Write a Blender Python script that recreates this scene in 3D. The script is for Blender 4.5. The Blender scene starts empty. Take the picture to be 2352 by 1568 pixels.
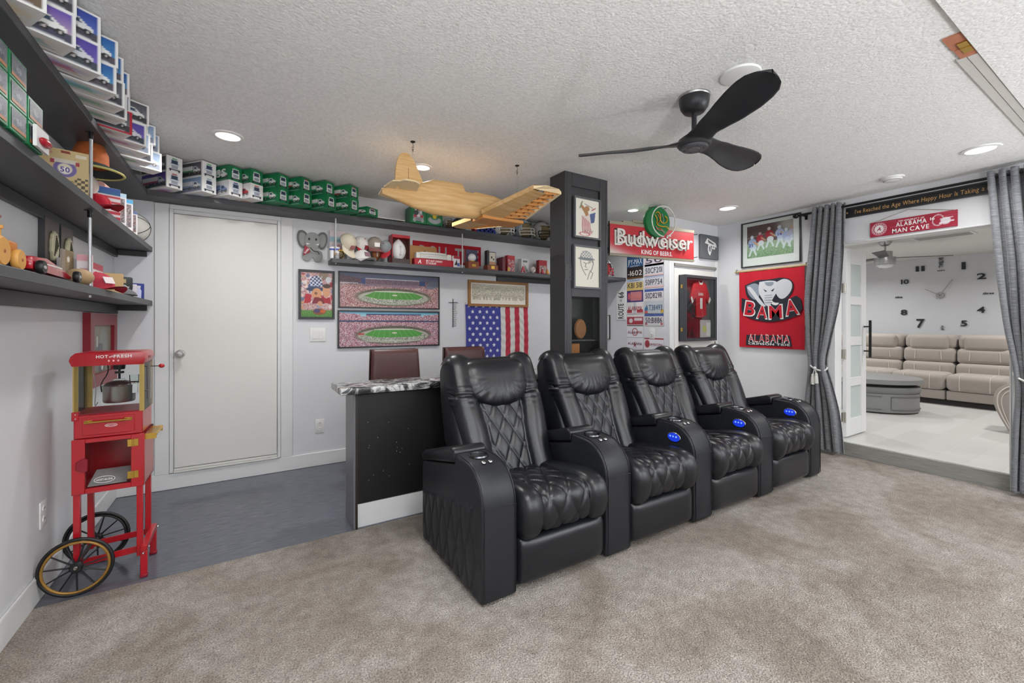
import bpy, bmesh, math, random
import numpy as np
from mathutils import Vector, Matrix

# ------------------------------------------------------------------ camera, world, exposure
S = bpy.context.scene
COL = S.collection
F_PX, YAW, CX, CY, CAMH = 981.3, 0.55547, 1176.0, 743.2, 1.25
cam_d = bpy.data.cameras.new('camera'); cam = bpy.data.objects.new('camera', cam_d); COL.objects.link(cam)
cam.location = (0, 0, CAMH); cam.rotation_euler = (math.pi / 2, 0, -YAW)
cam_d.sensor_width = 36; cam_d.lens = F_PX / 2352 * 36; cam_d.shift_y = (CY - 784) / 2352
cam_d.clip_start = 0.02
S.camera = cam
W = bpy.data.worlds.new('world'); S.world = W; W.use_nodes = True
W.node_tree.nodes['Background'].inputs[0].default_value = (0.9, 0.95, 1, 1)
W.node_tree.nodes['Background'].inputs[1].default_value = 0.3
S.view_settings.view_transform = 'Standard'; S.view_settings.look = 'None'
S.view_settings.gamma = 1; S.view_settings.use_curve_mapping = False
S.view_settings.exposure = 0.15
LAMP_W = 7.8            # watts of one recessed ceiling lamp
LIVING_W = 17.0
FILL_W = 82.0                # watts of one added fill lamp aimed at the ceiling

# room dimensions in metres (camera stands above the origin)
XL, XR, YB, YC, YF, ZC = -0.81, 4.85, 4.12, 3.09, -2.6, 2.43
XRET = 3.95              # return wall with the licence plates
YCARP = 2.70             # edge of the carpet
ZL = 0.125               # floor of the living room
XFAR, ZLC = 9.5, 2.32
random.seed(7); rng = np.random.default_rng(7)

# ------------------------------------------------------------------ pixel helpers (direction only; a plane gives the distance)
_fw = np.array([math.sin(YAW), math.cos(YAW), 0]); _rt = np.array([math.cos(YAW), -math.sin(YAW), 0]); _up = np.array([0, 0, 1.])
_C = np.array([0, 0, CAMH])
def ray(px, py): return _fw + _rt * (px - CX) / F_PX + _up * (CY - py) / F_PX
def onZ(px, py, z=0.0):
    d = ray(px, py); return _C + d * ((z - CAMH) / d[2])
def onY(px, py, y):
    d = ray(px, py); return _C + d * (y / d[1])
def onX(px, py, x):
    d = ray(px, py); return _C + d * (x / d[0])

# ------------------------------------------------------------------ materials
def lin(c):
    c = np.asarray(c, float)
    return np.where(c <= 0.04045, c / 12.92, ((c + 0.055) / 1.055) ** 2.4)
def hx(h): return tuple(int(h[i:i + 2], 16) / 255 for i in (0, 2, 4))
_M = {}
def mat(name, col=(.5, .5, .5), rough=.5, metal=0., spec=.5, bump=None, var=None, emit=None, alpha=None, trans=0., coat=0., sheen=0.):
    """col is sRGB. bump=(scale,strength,distance); var=(scale,amount) darkens and lightens with noise."""
    if name in _M: return _M[name]
    m = bpy.data.materials.new(name); m.use_nodes = True; _M[name] = m
    nt = m.node_tree; b = nt.nodes['Principled BSDF']
    if isinstance(col, str): col = hx(col)
    c = tuple(lin(col)) + (1,)
    b.inputs['Base Color'].default_value = c; b.inputs['Roughness'].default_value = rough
    b.inputs['Metallic'].default_value = metal; b.inputs['Specular IOR Level'].default_value = spec
    b.inputs['Transmission Weight'].default_value = trans; b.inputs['Coat Weight'].default_value = coat
    b.inputs['Sheen Weight'].default_value = sheen
    if alpha is not None: b.inputs['Alpha'].default_value = alpha
    if emit:
        b.inputs['Emission Color'].default_value = tuple(lin(emit[0] if not isinstance(emit[0], str) else hx(emit[0]))) + (1,)
        b.inputs['Emission Strength'].default_value = emit[1]
    tc = nt.nodes.new('ShaderNodeTexCoord')
    if var:
        n = nt.nodes.new('ShaderNodeTexNoise'); n.inputs['Scale'].default_value = var[0]; n.inputs['Detail'].default_value = 5
        nt.links.new(tc.outputs['Object'], n.inputs['Vector'])
        r = nt.nodes.new('ShaderNodeMapRange'); r.inputs[3].default_value = 1 - var[1]; r.inputs[4].default_value = 1 + var[1]
        nt.links.new(n.outputs['Fac'], r.inputs[0])
        h = nt.nodes.new('ShaderNodeHueSaturation'); h.inputs['Color'].default_value = c
        nt.links.new(r.outputs[0], h.inputs['Value']); nt.links.new(h.outputs[0], b.inputs['Base Color'])
    if bump:
        n = nt.nodes.new('ShaderNodeTexNoise'); n.inputs['Scale'].default_value = bump[0]; n.inputs['Detail'].default_value = 4
        nt.links.new(tc.outputs['Object'], n.inputs['Vector'])
        bp = nt.nodes.new('ShaderNodeBump'); bp.inputs['Strength'].default_value = bump[1]; bp.inputs['Distance'].default_value = bump[2]
        nt.links.new(n.outputs['Fac'], bp.inputs['Height']); nt.links.new(bp.outputs[0], b.inputs['Normal'])
    return m
def nodes_of(m): return m.node_tree, m.node_tree.nodes, m.node_tree.links, m.node_tree.nodes['Principled BSDF']
def ramp(nt, stops):
    r = nt.nodes.new('ShaderNodeValToRGB'); e = r.color_ramp.elements
    while len(e) > 1: e.remove(e[-1])
    for i, (p, c) in enumerate(stops):
        x = e[0] if i == 0 else e.new(p)
        x.position = p; x.color = tuple(lin(hx(c) if isinstance(c, str) else c)) + (1,)
    return r
def tex(nt, kind, scale, src, **kw):
    n = nt.nodes.new(kind); n.inputs['Scale'].default_value = scale
    for k, v in kw.items():
        if k in n.inputs: n.inputs[k].default_value = v
        else: setattr(n, k, v)
    nt.links.new(src, n.inputs['Vector']); return n
def mapped(nt, scale=(1, 1, 1), rot=(0, 0, 0)):
    tc = nt.nodes.new('ShaderNodeTexCoord'); mp = nt.nodes.new('ShaderNodeMapping')
    mp.inputs['Scale'].default_value = scale; mp.inputs['Rotation'].default_value = rot
    nt.links.new(tc.outputs['Object'], mp.inputs['Vector']); return mp.outputs[0]

WALL = mat('wall_paint', 'dcdde0', .55, bump=(60, .12, .002), var=(3, .015))
TRIM = mat('trim_paint', 'e3e4e4', .4, bump=(20, .03, .001))
DOORP = mat('door_paint', 'e4e3de', .42, bump=(8, .03, .002))
BLACKW = mat('black_wood', '3a3a3d', .42, bump=(35, .1, .002), var=(6, .12))
SHELF = mat('shelf_paint', '4b4c50', .45, bump=(30, .12, .002), var=(4, .12))
LEATHER = mat('black_leather', '17191e', .33, spec=.6, bump=(320, .12, .001), var=(9, .12))
LEATHER2 = mat('black_leather_side', '1f2126', .46, spec=.45, bump=(420, .12, .001))
BLACKM = mat('black_metal', '1c1c1e', .35, metal=.3)
BLACKP = mat('black_plastic', '1a1a1c', .45)
CHROME = mat('chrome', 'd4d4d6', .12, metal=1)
STEEL = mat('brushed_steel', 'b9b8b6', .3, metal=1)
NICKEL = mat('satin_nickel', 'b8b4a8', .3, metal=1)
BRASS = mat('brass', 'c8a24a', .3, metal=.9)
WHITEP = mat('white_plastic', 'e6e6e4', .4)
RED = mat('red_enamel', 'b00a1c', .3, spec=.6, coat=.3)
GLASS = mat('clear_glass', 'ffffff', .03)
def _gl():
    nt, n, l, b = nodes_of(GLASS); out = n['Material Output']
    tr = n.new('ShaderNodeBsdfTransparent'); tr.inputs[0].default_value = (.95, .97, .96, 1); gl = n.new('ShaderNodeBsdfGlossy'); gl.inputs['Roughness'].default_value = .03
    fr = n.new('ShaderNodeLayerWeight'); fr.inputs['Blend'].default_value = .12; mx = n.new('ShaderNodeMixShader')
    l.new(fr.outputs['Fresnel'], mx.inputs[0]); l.new(tr.outputs[0], mx.inputs[1]); l.new(gl.outputs[0], mx.inputs[2]); l.new(mx.outputs[0], out.inputs['Surface'])
_gl()
WHITEC = mat('white_card', 'e9e9e7', .5)
INK = mat('black_ink', '202022', .5)
WINK = mat('white_ink', 'ececea', .5)
CRIM = mat('crimson_ink', '9e1b32', .5)
GOLDINK = mat('tan_ink', 'd6a766', .5)

# printed surface: the colour sits in a colour attribute written by the painting code below
PRINT = mat('print', rough=.45)
_nt, _n, _l, _b = nodes_of(PRINT)
_a = _n.new('ShaderNodeAttribute'); _a.attribute_name = 'ink'; _l.new(_a.outputs['Color'], _b.inputs['Base Color'])
PRINTC = mat('cloth_print', rough=.85, bump=(500, .15, .001))
_nt, _n, _l, _b = nodes_of(PRINTC)
_a = _n.new('ShaderNodeAttribute'); _a.attribute_name = 'ink'; _l.new(_a.outputs['Color'], _b.inputs['Base Color'])

# ------------------------------------------------------------------ objects
def origin(o):
    v = Vector((0, 0, 0))
    while o is not None: v += o.location; o = o.parent
    return v
def tag(o, label=None, cat=None, group=None, kind=None):
    if label: o['label'] = label
    if cat: o['category'] = cat
    if group: o['group'] = group
    if kind: o['kind'] = kind
    return o
def thing(name, label, cat, loc=(0, 0, 0), rz=0., group=None):
    o = bpy.data.objects.new(name, None); COL.objects.link(o); o.empty_display_size = .05
    o.location = [float(x) for x in loc]; o.rotation_euler = (0, 0, rz)
    return tag(o, label, cat, group)
def copy_tree(o, parent=None):
    c = o.copy(); COL.objects.link(c); c.parent = parent
    for ch in list(o.children): copy_tree(ch, c)
    return c
def link_mesh(name, me, m, parent=None):
    if m is not None and not me.materials:
        for x in (m if isinstance(m, (list, tuple)) else [m]): me.materials.append(x)
    o = bpy.data.objects.new(name, me); COL.objects.link(o); o.parent = parent
    return o

class MB:
    """collects shapes and links them as one mesh object"""
    def __init__(s): s.v = []; s.f = []; s.mi = []; s.cur = 0
    def add(s, V, Fc):
        k = len(s.v); s.v += [tuple(map(float, p)) for p in V]
        s.f += [tuple(i + k for i in q) for q in Fc]; s.mi += [s.cur] * len(Fc); return s
    def box(s, x0, x1, y0, y1, z0, z1):
        V = [(x, y, z) for z in (z0, z1) for y in (y0, y1) for x in (x0, x1)]
        return s.add(V, [(0, 2, 3, 1), (4, 5, 7, 6), (0, 1, 5, 4), (2, 6, 7, 3), (0, 4, 6, 2), (1, 3, 7, 5)])
    def obox(s, c, sx, sy, sz, M=None):
        V = [Vector((x, y, z)) for z in (-sz / 2, sz / 2) for y in (-sy / 2, sy / 2) for x in (-sx / 2, sx / 2)]
        if M is not None: V = [M @ p for p in V]
        V = [p + Vector(c) for p in V]
        return s.add(V, [(0, 2, 3, 1), (4, 5, 7, 6), (0, 1, 5, 4), (2, 6, 7, 3), (0, 4, 6, 2), (1, 3, 7, 5)])
    def bar(s, p0, p1, w, h, up=(0, 0, 1)):
        p0, p1 = Vector(p0), Vector(p1); d = (p1 - p0); L = d.length; d.normalize()
        a = d.cross(Vector(up)); a.normalize(); b = a.cross(d)
        V = [p + a * (sx * w / 2) + b * (sy * h / 2) for p in (p0, p1) for sx, sy in ((-1, -1), (1, -1), (1, 1), (-1, 1))]
        return s.add(V, [(3, 2, 1, 0), (4, 5, 6, 7), (0, 1, 5, 4), (1, 2, 6, 5), (2, 3, 7, 6), (3, 0, 4, 7)])
    def tube(s, P, r, n=10, cap=True, closed=False):
        P = [Vector(p) for p in P]; m = len(P)
        R = r if isinstance(r, (list, tuple)) else [r] * m
        t0 = (P[1] - P[0]).normalized(); a = t0.orthogonal().normalized(); V = []
        for i, p in enumerate(P):
            if closed: t = (P[(i + 1) % m] - P[i - 1])
            else: t = (P[min(i + 1, m - 1)] - P[max(i - 1, 0)])
            t.normalize(); a = (a - t * a.dot(t)); a.normalize(); b = t.cross(a)
            V += [p + (a * math.cos(2 * math.pi * j / n) + b * math.sin(2 * math.pi * j / n)) * R[i] for j in range(n)]
        Fc = []
        for i in range(m if closed else m - 1):
            i2 = (i + 1) % m
            Fc += [(i * n + j, i * n + (j + 1) % n, i2 * n + (j + 1) % n, i2 * n + j) for j in range(n)]
        if cap and not closed: Fc += [tuple(range(n - 1, -1, -1)), tuple((m - 1) * n + j for j in range(n))]
        return s.add(V, Fc)
    def cyl(s, p0, p1, r, n=16, r2=None): return s.tube([p0, p1], [r, r if r2 is None else r2], n)
    def lathe(s, prof, c=(0, 0, 0), n=24, M=None, cap=True):
        """prof = [(radius, height)...] about local z"""
        V = []
        for r, h in prof:
            for j in range(n):
                a = 2 * math.pi * j / n; p = Vector((r * math.cos(a), r * math.sin(a), h))
                if M is not None: p = M @ p
                V.append(p + Vector(c))
        Fc = [(i * n + j, i * n + (j + 1) % n, (i + 1) * n + (j + 1) % n, (i + 1) * n + j) for i in range(len(prof) - 1) for j in range(n)]
        if cap: Fc += [tuple(range(n - 1, -1, -1)), tuple((len(prof) - 1) * n + j for j in range(n))]
        return s.add(V, Fc)
    def ell(s, c, rx, ry, rz, nu=20, nv=12, M=None, lo=-1., hi=1.):
        """ellipsoid between sin latitudes lo and hi"""
        a0, a1 = math.asin(lo), math.asin(hi); prof = []
        for i in range(nv + 1):
            a = a0 + (a1 - a0) * i / nv; prof.append((math.cos(a), math.sin(a)))
        Mm = Matrix.Diagonal((rx, ry, rz)).to_3x3()
        if M is not None: Mm = M.to_3x3() @ Mm
        return s.lathe([(max(r, 1e-4), h) for r, h in prof], c, nu, Mm)
    def prism(s, poly, d0, d1, plane='xz'):
        """poly in the plane, extruded along the third axis from d0 to d1"""
        n = len(poly)
        def P(a, b, d): return {'xz': (a, d, b), 'xy': (a, b, d), 'yz': (d, a, b)}[plane]
        V = [P(a, b, d0) for a, b in poly] + [P(a, b, d1) for a, b in poly]
        Fc = [tuple(range(n)), tuple(range(2 * n - 1, n - 1, -1))] + [(i, i + n, (i + 1) % n + n, (i + 1) % n) for i in range(n)]
        return s.add(V, Fc)
    def grid(s, P, flip=False, closeu=False):
        nu, nv = P.shape[:2]; V = P.reshape(-1, 3); Fc = []
        for i in range(nu - (0 if closeu else 1)):
            i2 = (i + 1) % nu
            for j in range(nv - 1):
                q = (i * nv + j, i2 * nv + j, i2 * nv + j + 1, i * nv + j + 1)
                Fc.append(q[::-1] if flip else q)
        return s.add(V, Fc)
    def shift(s, d): s.v = [tuple(a + b for a, b in zip(p, d)) for p in s.v]; return s
    def mesh(s, name):
        me = bpy.data.meshes.new(name); me.from_pydata(s.v, [], s.f); me.update()
        if max(s.mi, default=0): me.polygons.foreach_set('material_index', s.mi)
        return me
    def build(s, name, m, parent=None, bevel=0., seg=2, smooth=False, world=False, fixn=True):
        if world and parent is not None:
            o0 = origin(parent); s.shift((-o0.x, -o0.y, -o0.z))
        me = s.mesh(name)
        if fixn or bevel:
            bm = bmesh.new(); bm.from_mesh(me)
            if fixn: bmesh.ops.recalc_face_normals(bm, faces=bm.faces)
            if bevel:
                ed = [e for e in bm.edges if len(e.link_faces) == 2 and e.calc_face_angle(0) > .5]
                bmesh.ops.bevel(bm, geom=ed, offset=bevel, segments=seg, profile=.5, affect='EDGES', clamp_overlap=True)
            bm.to_mesh(me); bm.free()
        if smooth or bevel:
            me.polygons.foreach_set('use_smooth', [True] * len(me.polygons))
            if not smooth or smooth == 'auto':
                me.set_sharp_from_angle(angle=math.radians(40))
        me.update()
        return link_mesh(name, me, m, parent)

def struct(name, mb, m, parent=None, **kw):
    o = mb.build(name, m, parent, **kw)
    if parent is None: o['kind'] = 'structure'
    return o

# ------------------------------------------------------------------ lettering: glyph outlines are made once, strings are composed from them
GL = {}
def make_glyphs():
    todo = []
    for bold in (0, 1):
        for ch in "ABCDEFGHIJKLMNOPQRSTUVWXYZabcdefghijklmnopqrstuvwxyz0123456789-&'.:,!*=":
            cu = bpy.data.curves.new('g', 'FONT'); cu.body = ch; cu.size = 1; cu.resolution_u = 3; cu.offset = .022 * bold
            o = bpy.data.objects.new('g', cu); COL.objects.link(o); todo.append((ch, bold, o))
    dg = bpy.context.evaluated_depsgraph_get()
    for ch, bold, o in todo:
        me = bpy.data.meshes.new_from_object(o.evaluated_get(dg))
        V = np.array([v.co[:2] for v in me.vertices]) if me.vertices else np.zeros((0, 2))
        GL[(ch, bold)] = (V, [tuple(p.vertices) for p in me.polygons])
        bpy.data.meshes.remove(me)
    for ch, bold, o in todo:
        cu = o.data; bpy.data.objects.remove(o); bpy.data.curves.remove(cu)
make_glyphs()
def lettering(name, s, m, parent, cx, cz, h, width=None, y=0., bold=1, depth=.0, gap=.10, align='c', slant=0., arc=0., rot=0., stroke=None):
    """flat letters in the local xz plane, facing -y, at depth y; h = capital height, width = total width wanted"""
    V = []; Fc = []; x = 0.
    for ch in s:
        if ch == ' ': x += .32; continue
        g, f = GL[(ch, bold)]
        if not len(g): continue
        k = len(V); dx = x - g[:, 0].min()
        V += [(a + dx + slant * b, b) for a, b in g]; Fc += [tuple(i + k for i in q) for q in f]
        x += g[:, 0].max() - g[:, 0].min() + gap
    tot = max(x - gap, .01); sc = h / .7; sx = sc if width is None else width / tot
    A = np.array(V); X = (A[:, 0] - (tot / 2 if align == 'c' else 0)) * sx; Z = (A[:, 1] - .35) * sc
    if arc: Z = Z - arc * X * X
    if rot: X, Z = X * math.cos(rot) - Z * math.sin(rot), X * math.sin(rot) + Z * math.cos(rot)
    if depth:
        n = len(X)
        P = [(a + cx, y, b + cz) for a, b in zip(X, Z)] + [(a + cx, y - depth, b + cz) for a, b in zip(X, Z)]
        ed = {}
        for q in Fc:
            for i in range(len(q)):
                e = (q[i], q[(i + 1) % len(q)]); ed[e] = 1
        side = [(a, b, b + n, a + n) for (a, b) in ed if (b, a) not in ed]
        F2 = Fc + [tuple(i + n for i in q[::-1]) for q in Fc] + side
    else: P = [(a + cx, y, b + cz) for a, b in zip(X, Z)]; F2 = Fc
    mb = MB().add(P, F2); return mb.build(name, m, parent, fixn=bool(depth))

# ------------------------------------------------------------------ painted prints
def sm(a, b, x): t = np.clip((x - a) / (b - a), 0, 1); return t * t * (3 - 2 * t)
class CV:
    """a small painting: u to the right, v up, both 0..1"""
    def __init__(s, w, h, col='ffffff'):
        s.w, s.h = w, h
        s.u, s.v = np.meshgrid((np.arange(w)) / (w - 1), (np.arange(h)) / (h - 1))
        s.a = np.empty((h, w, 3)); s.a[:] = hx(col) if isinstance(col, str) else col
    def put(s, mask, col, al=1.):
        c = np.array(hx(col) if isinstance(col, str) else col); k = (np.clip(mask, 0, 1) * al)[..., None]
        s.a = s.a * (1 - k) + c * k; return s
    def rect(s, u0, v0, u1, v1, col, al=1.): return s.put(((s.u >= u0) & (s.u <= u1) & (s.v >= v0) & (s.v <= v1)).astype(float), col, al)
    def ell(s, cu, cv, ru, rv, col, al=1., soft=.12):
        d = np.sqrt(((s.u - cu) / ru) ** 2 + ((s.v - cv) / rv) ** 2); return s.put(1 - sm(1 - soft, 1 + soft, d), col, al)
    def ring(s, cu, cv, ru, rv, t, col, al=1.):
        d = np.sqrt(((s.u - cu) / ru) ** 2 + ((s.v - cv) / rv) ** 2); return s.put(1 - sm(t * .5, t, abs(d - 1)), col, al)
    def poly(s, P, col, al=1.):
        x, y = s.u, s.v; ins = np.zeros(x.shape, bool); n = len(P)
        for i in range(n):
            (x1, y1), (x2, y2) = P[i], P[(i + 1) % n]
            if y1 == y2: continue
            c = ((y1 > y) != (y2 > y)) & (x < (x2 - x1) * (y - y1) / (y2 - y1) + x1); ins ^= c
        return s.put(ins.astype(float), col, al)
    def line(s, u0, v0, u1, v1, t, col, al=1.):
        asp = s.w / s.h; ax, ay, bx, by = u0 * asp, v0, u1 * asp, v1; px, py = s.u * asp, s.v
        L = max((bx - ax) ** 2 + (by - ay) ** 2, 1e-9); k = np.clip(((px - ax) * (bx - ax) + (py - ay) * (by - ay)) / L, 0, 1)
        d = np.hypot(px - ax - k * (bx - ax), py - ay - k * (by - ay)); return s.put(1 - sm(t * .5, t, d), col, al)
    def grad(s, v0, v1, c0, c1, mask=None):
        t = np.clip((s.v - v0) / (v1 - v0), 0, 1)[..., None]; c = np.array(hx(c0)) * (1 - t) + np.array(hx(c1)) * t
        k = ((s.v >= v0) & (s.v <= v1)).astype(float)
        if mask is not None: k = k * mask
        s.a = s.a * (1 - k[..., None]) + c * k[..., None]; return s
    def speck(s, mask, cols, p=1.):
        idx = rng.integers(0, len(cols), (s.h, s.w)); C = np.array([hx(c) for c in cols])[idx]
        k = (mask * (rng.random((s.h, s.w)) < p)).astype(float)[..., None]; s.a = s.a * (1 - k) + C * k; return s
    def border(s, t, col):
        asp = s.w / s.h; m = (s.u < t / asp) | (s.u > 1 - t / asp) | (s.v < t) | (s.v > 1 - t); return s.put(m.astype(float), col)
    def mesh(s, name, w, h):
        me = bpy.data.meshes.new(name); nu, nv = s.w, s.h
        X = (s.u - .5) * w; Z = (s.v - .5) * h
        co = np.stack([X, np.zeros_like(X), Z], -1).reshape(-1, 3)
        i = np.arange(nv - 1)[:, None] * nu + np.arange(nu - 1)[None]; i = i.ravel()
        q = np.stack([i, i + 1, i + 1 + nu, i + nu], -1)
        me.from_pydata(co, [], q.tolist()); me.update()
        at = me.color_attributes.new('ink', 'FLOAT_COLOR', 'POINT')
        c = np.ones((nu * nv, 4)); c[:, :3] = lin(np.clip(s.a, 0, 1)).reshape(-1, 3)
        at.data.foreach_set('color', c.ravel().astype(np.float32)); return me
    def place(s, name, w, h, parent, x=0., y=0., z=0., rz=0., rx=0., m=None):
        o = link_mesh(name, s.mesh(name, w, h), m or PRINT, parent)
        o.location = (x, y, z); o.rotation_euler = (rx, 0, rz); return o
def ink_from(me, fn):
    """colour attribute on an arbitrary mesh from fn(coords Nx3)->Nx3 sRGB"""
    co = np.empty(len(me.vertices) * 3); me.vertices.foreach_get('co', co); co = co.reshape(-1, 3)
    at = me.color_attributes.new('ink', 'FLOAT_COLOR', 'POINT'); c = np.ones((len(co), 4)); c[:, :3] = lin(np.clip(fn(co), 0, 1))
    at.data.foreach_set('color', c.ravel().astype(np.float32))
FACE_BACK, FACE_RIGHT, FACE_LEFT = 0., -math.pi / 2, math.pi / 2     # rotation of a thing hung on the back, right or left wall
# ================================================================== THE SETTING
CARPET = mat('carpet', 'a79c92', .95, spec=.1, sheen=.2)
def _carpet():
    nt, n, l, b = nodes_of(CARPET); v = mapped(nt)
    fine = tex(nt, 'ShaderNodeTexNoise', 150, v, Detail=3, Roughness=.7)
    vor = tex(nt, 'ShaderNodeTexVoronoi', 165, v)
    mid = tex(nt, 'ShaderNodeTexNoise', 16, v, Detail=4, Roughness=.6)
    big = tex(nt, 'ShaderNodeTexNoise', 1.7, v, Detail=3, Roughness=.55, Distortion=.8)
    r1 = ramp(nt, [(.30, '6a625b'), (.40, 'a39a92'), (.52, 'c6beb6'), (.68, 'e6dfd8')]); l.new(fine.outputs['Fac'], r1.inputs[0])
    r2 = ramp(nt, [(.3, 'd4cfcb'), (.7, 'ffffff')]); l.new(mid.outputs['Fac'], r2.inputs[0])
    r3 = ramp(nt, [(.38, 'd6cfc7'), (.5, 'ece8e4'), (.62, 'ffffff')]); l.new(big.outputs['Fac'], r3.inputs[0])
    m1 = n.new('ShaderNodeMixRGB'); m1.blend_type = 'MULTIPLY'; m1.inputs[0].default_value = 1; l.new(r1.outputs[0], m1.inputs[1]); l.new(r2.outputs[0], m1.inputs[2])
    m2 = n.new('ShaderNodeMixRGB'); m2.blend_type = 'MULTIPLY'; m2.inputs[0].default_value = 1; l.new(m1.outputs[0], m2.inputs[1]); l.new(r3.outputs[0], m2.inputs[2])
    l.new(m2.outputs[0], b.inputs['Base Color'])
    ad = n.new('ShaderNodeMath'); ad.operation = 'SUBTRACT'; l.new(fine.outputs['Fac'], ad.inputs[0]); l.new(vor.outputs['Distance'], ad.inputs[1])
    bp = n.new('ShaderNodeBump'); bp.inputs['Strength'].default_value = .9; bp.inputs['Distance'].default_value = .012
    l.new(ad.outputs[0], bp.inputs['Height']); l.new(bp.outputs[0], b.inputs['Normal'])
_carpet()
PAINTFLOOR = mat('painted_floor', '5c5f68', .38, spec=.4)
def _pf():
    nt, n, l, b = nodes_of(PAINTFLOOR); v = mapped(nt, (2, 12, 1))
    a = tex(nt, 'ShaderNodeTexNoise', 6, v, Detail=6); r = ramp(nt, [(.3, '53565e'), (.7, '666974')]); l.new(a.outputs['Fac'], r.inputs[0]); l.new(r.outputs[0], b.inputs['Base Color'])
    r2 = ramp(nt, [(.3, (.3,) * 3), (.7, (.5,) * 3)]); l.new(a.outputs['Fac'], r2.inputs[0]); l.new(r2.outputs[0], b.inputs['Roughness'])
    bp = n.new('ShaderNodeBump'); bp.inputs['Strength'].default_value = .08; bp.inputs['Distance'].default_value = .003; l.new(a.outputs['Fac'], bp.inputs['Height']); l.new(bp.outputs[0], b.inputs['Normal'])
_pf()
POPCORN = mat('textured_ceiling', 'f0eee9', .9, spec=.2)
def _pc():
    nt, n, l, b = nodes_of(POPCORN); v = mapped(nt)
    a = tex(nt, 'ShaderNodeTexNoise', 62, v, Detail=5, Roughness=.65); c = tex(nt, 'ShaderNodeTexVoronoi', 85, v)
    r = ramp(nt, [(.35, 'e6e6e4'), (.6, 'f4f4f2')]); l.new(a.outputs['Fac'], r.inputs[0]); l.new(r.outputs[0], b.inputs['Base Color'])
    ad = n.new('ShaderNodeMath'); ad.operation = 'SUBTRACT'; l.new(a.outputs['Fac'], ad.inputs[0]); l.new(c.outputs['Distance'], ad.inputs[1])
    bp = n.new('ShaderNodeBump'); bp.inputs['Strength'].default_value = .22; bp.inputs['Distance'].default_value = .010; l.new(ad.outputs[0], bp.inputs['Height']); l.new(bp.outputs[0], b.inputs['Normal'])
_pc()
struct('floor', MB().box(XL, XR, YF, YCARP, -.1, 0).box(XRET, XR, YCARP, YC, -.1, 0), CARPET)
struct('floor_bar_area', MB().box(XL, XRET, YCARP, YB, -.1, -.004), PAINTFLOOR)
struct('ceiling', MB().box(XL - .1, XR + .12, YF - .1, YB + .1, ZC, ZC + .1), POPCORN)
struct('wall_left', MB().box(XL - .1, XL, YF, YB, -.1, ZC), WALL)
struct('wall_back', MB().box(XL - .1, XRET, YB, YB + .1, -.1, ZC), WALL)
struct('wall_return', MB().box(XRET, XRET + .1, YC + .1, YB + .1, -.1, ZC), WALL)
struct('wall_closet', MB().box(XRET, XR, YC, YC + .1, -.1, ZC), WALL)
struct('wall_front', MB().box(XL - .1, XR + .1, YF - .1, YF, -.1, ZC), WALL)
OY0, OY1, OZ = .74, 1.875, 2.02                    # the opening to the living room
struct('wall_right', MB().box(XR, XR + .12, OY1, YC + .1, -.1, ZC).box(XR, XR + .12, YF, OY0, -.1, ZC).box(XR, XR + .12, OY0, OY1, OZ, ZC), WALL)
bt, bh = .014, .115
def baseboard(name, mb): return struct(name, mb, TRIM, bevel=.004, seg=1)
baseboard('baseboard_back', MB().box(XL, XRET, YB - bt, YB, -.004, bh))
baseboard('baseboard_left', MB().box(XL, XL + bt, YF, YB - bt, -.004, bh))
baseboard('baseboard_right', MB().box(XR - bt, XR, OY1 + .02, YC - bt, 0, bh).box(XR - bt, XR, YF, OY0 - .02, 0, bh))
baseboard('baseboard_closet', MB().box(XRET, 4.0, YC - bt, YC, 0, bh))

# the white flush door under the shelf
d = MB().box(-.585, -.497, YB - .012, YB, bh, 2.155).box(.244, .335, YB - .012, YB, bh, 2.155).box(-.497, .244, YB - .012, YB, 2.118, 2.155)
struct('trim_1', d, TRIM, bevel=.003, seg=1)
dr = tag(bpy.data.objects.new('door_1', None), kind='structure'); COL.objects.link(dr); dr.location = (-.127, YB, 0)
MB().box(-.47, .217, YB - .016, YB, .155, 2.085).build('slab', DOORP, dr, world=True, bevel=.003, seg=1)
MB().box(-.497, -.472, YB - .022, YB, .12, 2.118).build('jamb', TRIM, dr, world=True, bevel=.003, seg=1)
MB().box(.219, .244, YB - .022, YB, .12, 2.118).build('jamb', TRIM, dr, world=True, bevel=.003, seg=1)
MB().box(-.472, .219, YB - .022, YB, 2.088, 2.118).build('head_jamb', TRIM, dr, world=True, bevel=.003, seg=1)
MB().box(-.472, .219, YB - .028, YB, .119, .132).box(-.47, .217, YB - .022, YB, .134, .149).build('threshold', DOORP, dr, world=True, bevel=.002, seg=1)
kn = MB().lathe([(.001, -.075), (.02, -.074), (.028, -.062), (.027, -.048), (.013, -.036), (.012, -.018), (.026, -.014), (.03, -.008), (.03, 0)], (0, 0, 0), 28, Matrix.Rotation(math.pi / 2, 3, 'X').inverted())
o = kn.build('door_knob', STEEL, dr, smooth='auto'); o.location = (-.431 + .127, -.016, 1.022)
o.rotation_euler = (0, 0, 0)

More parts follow.
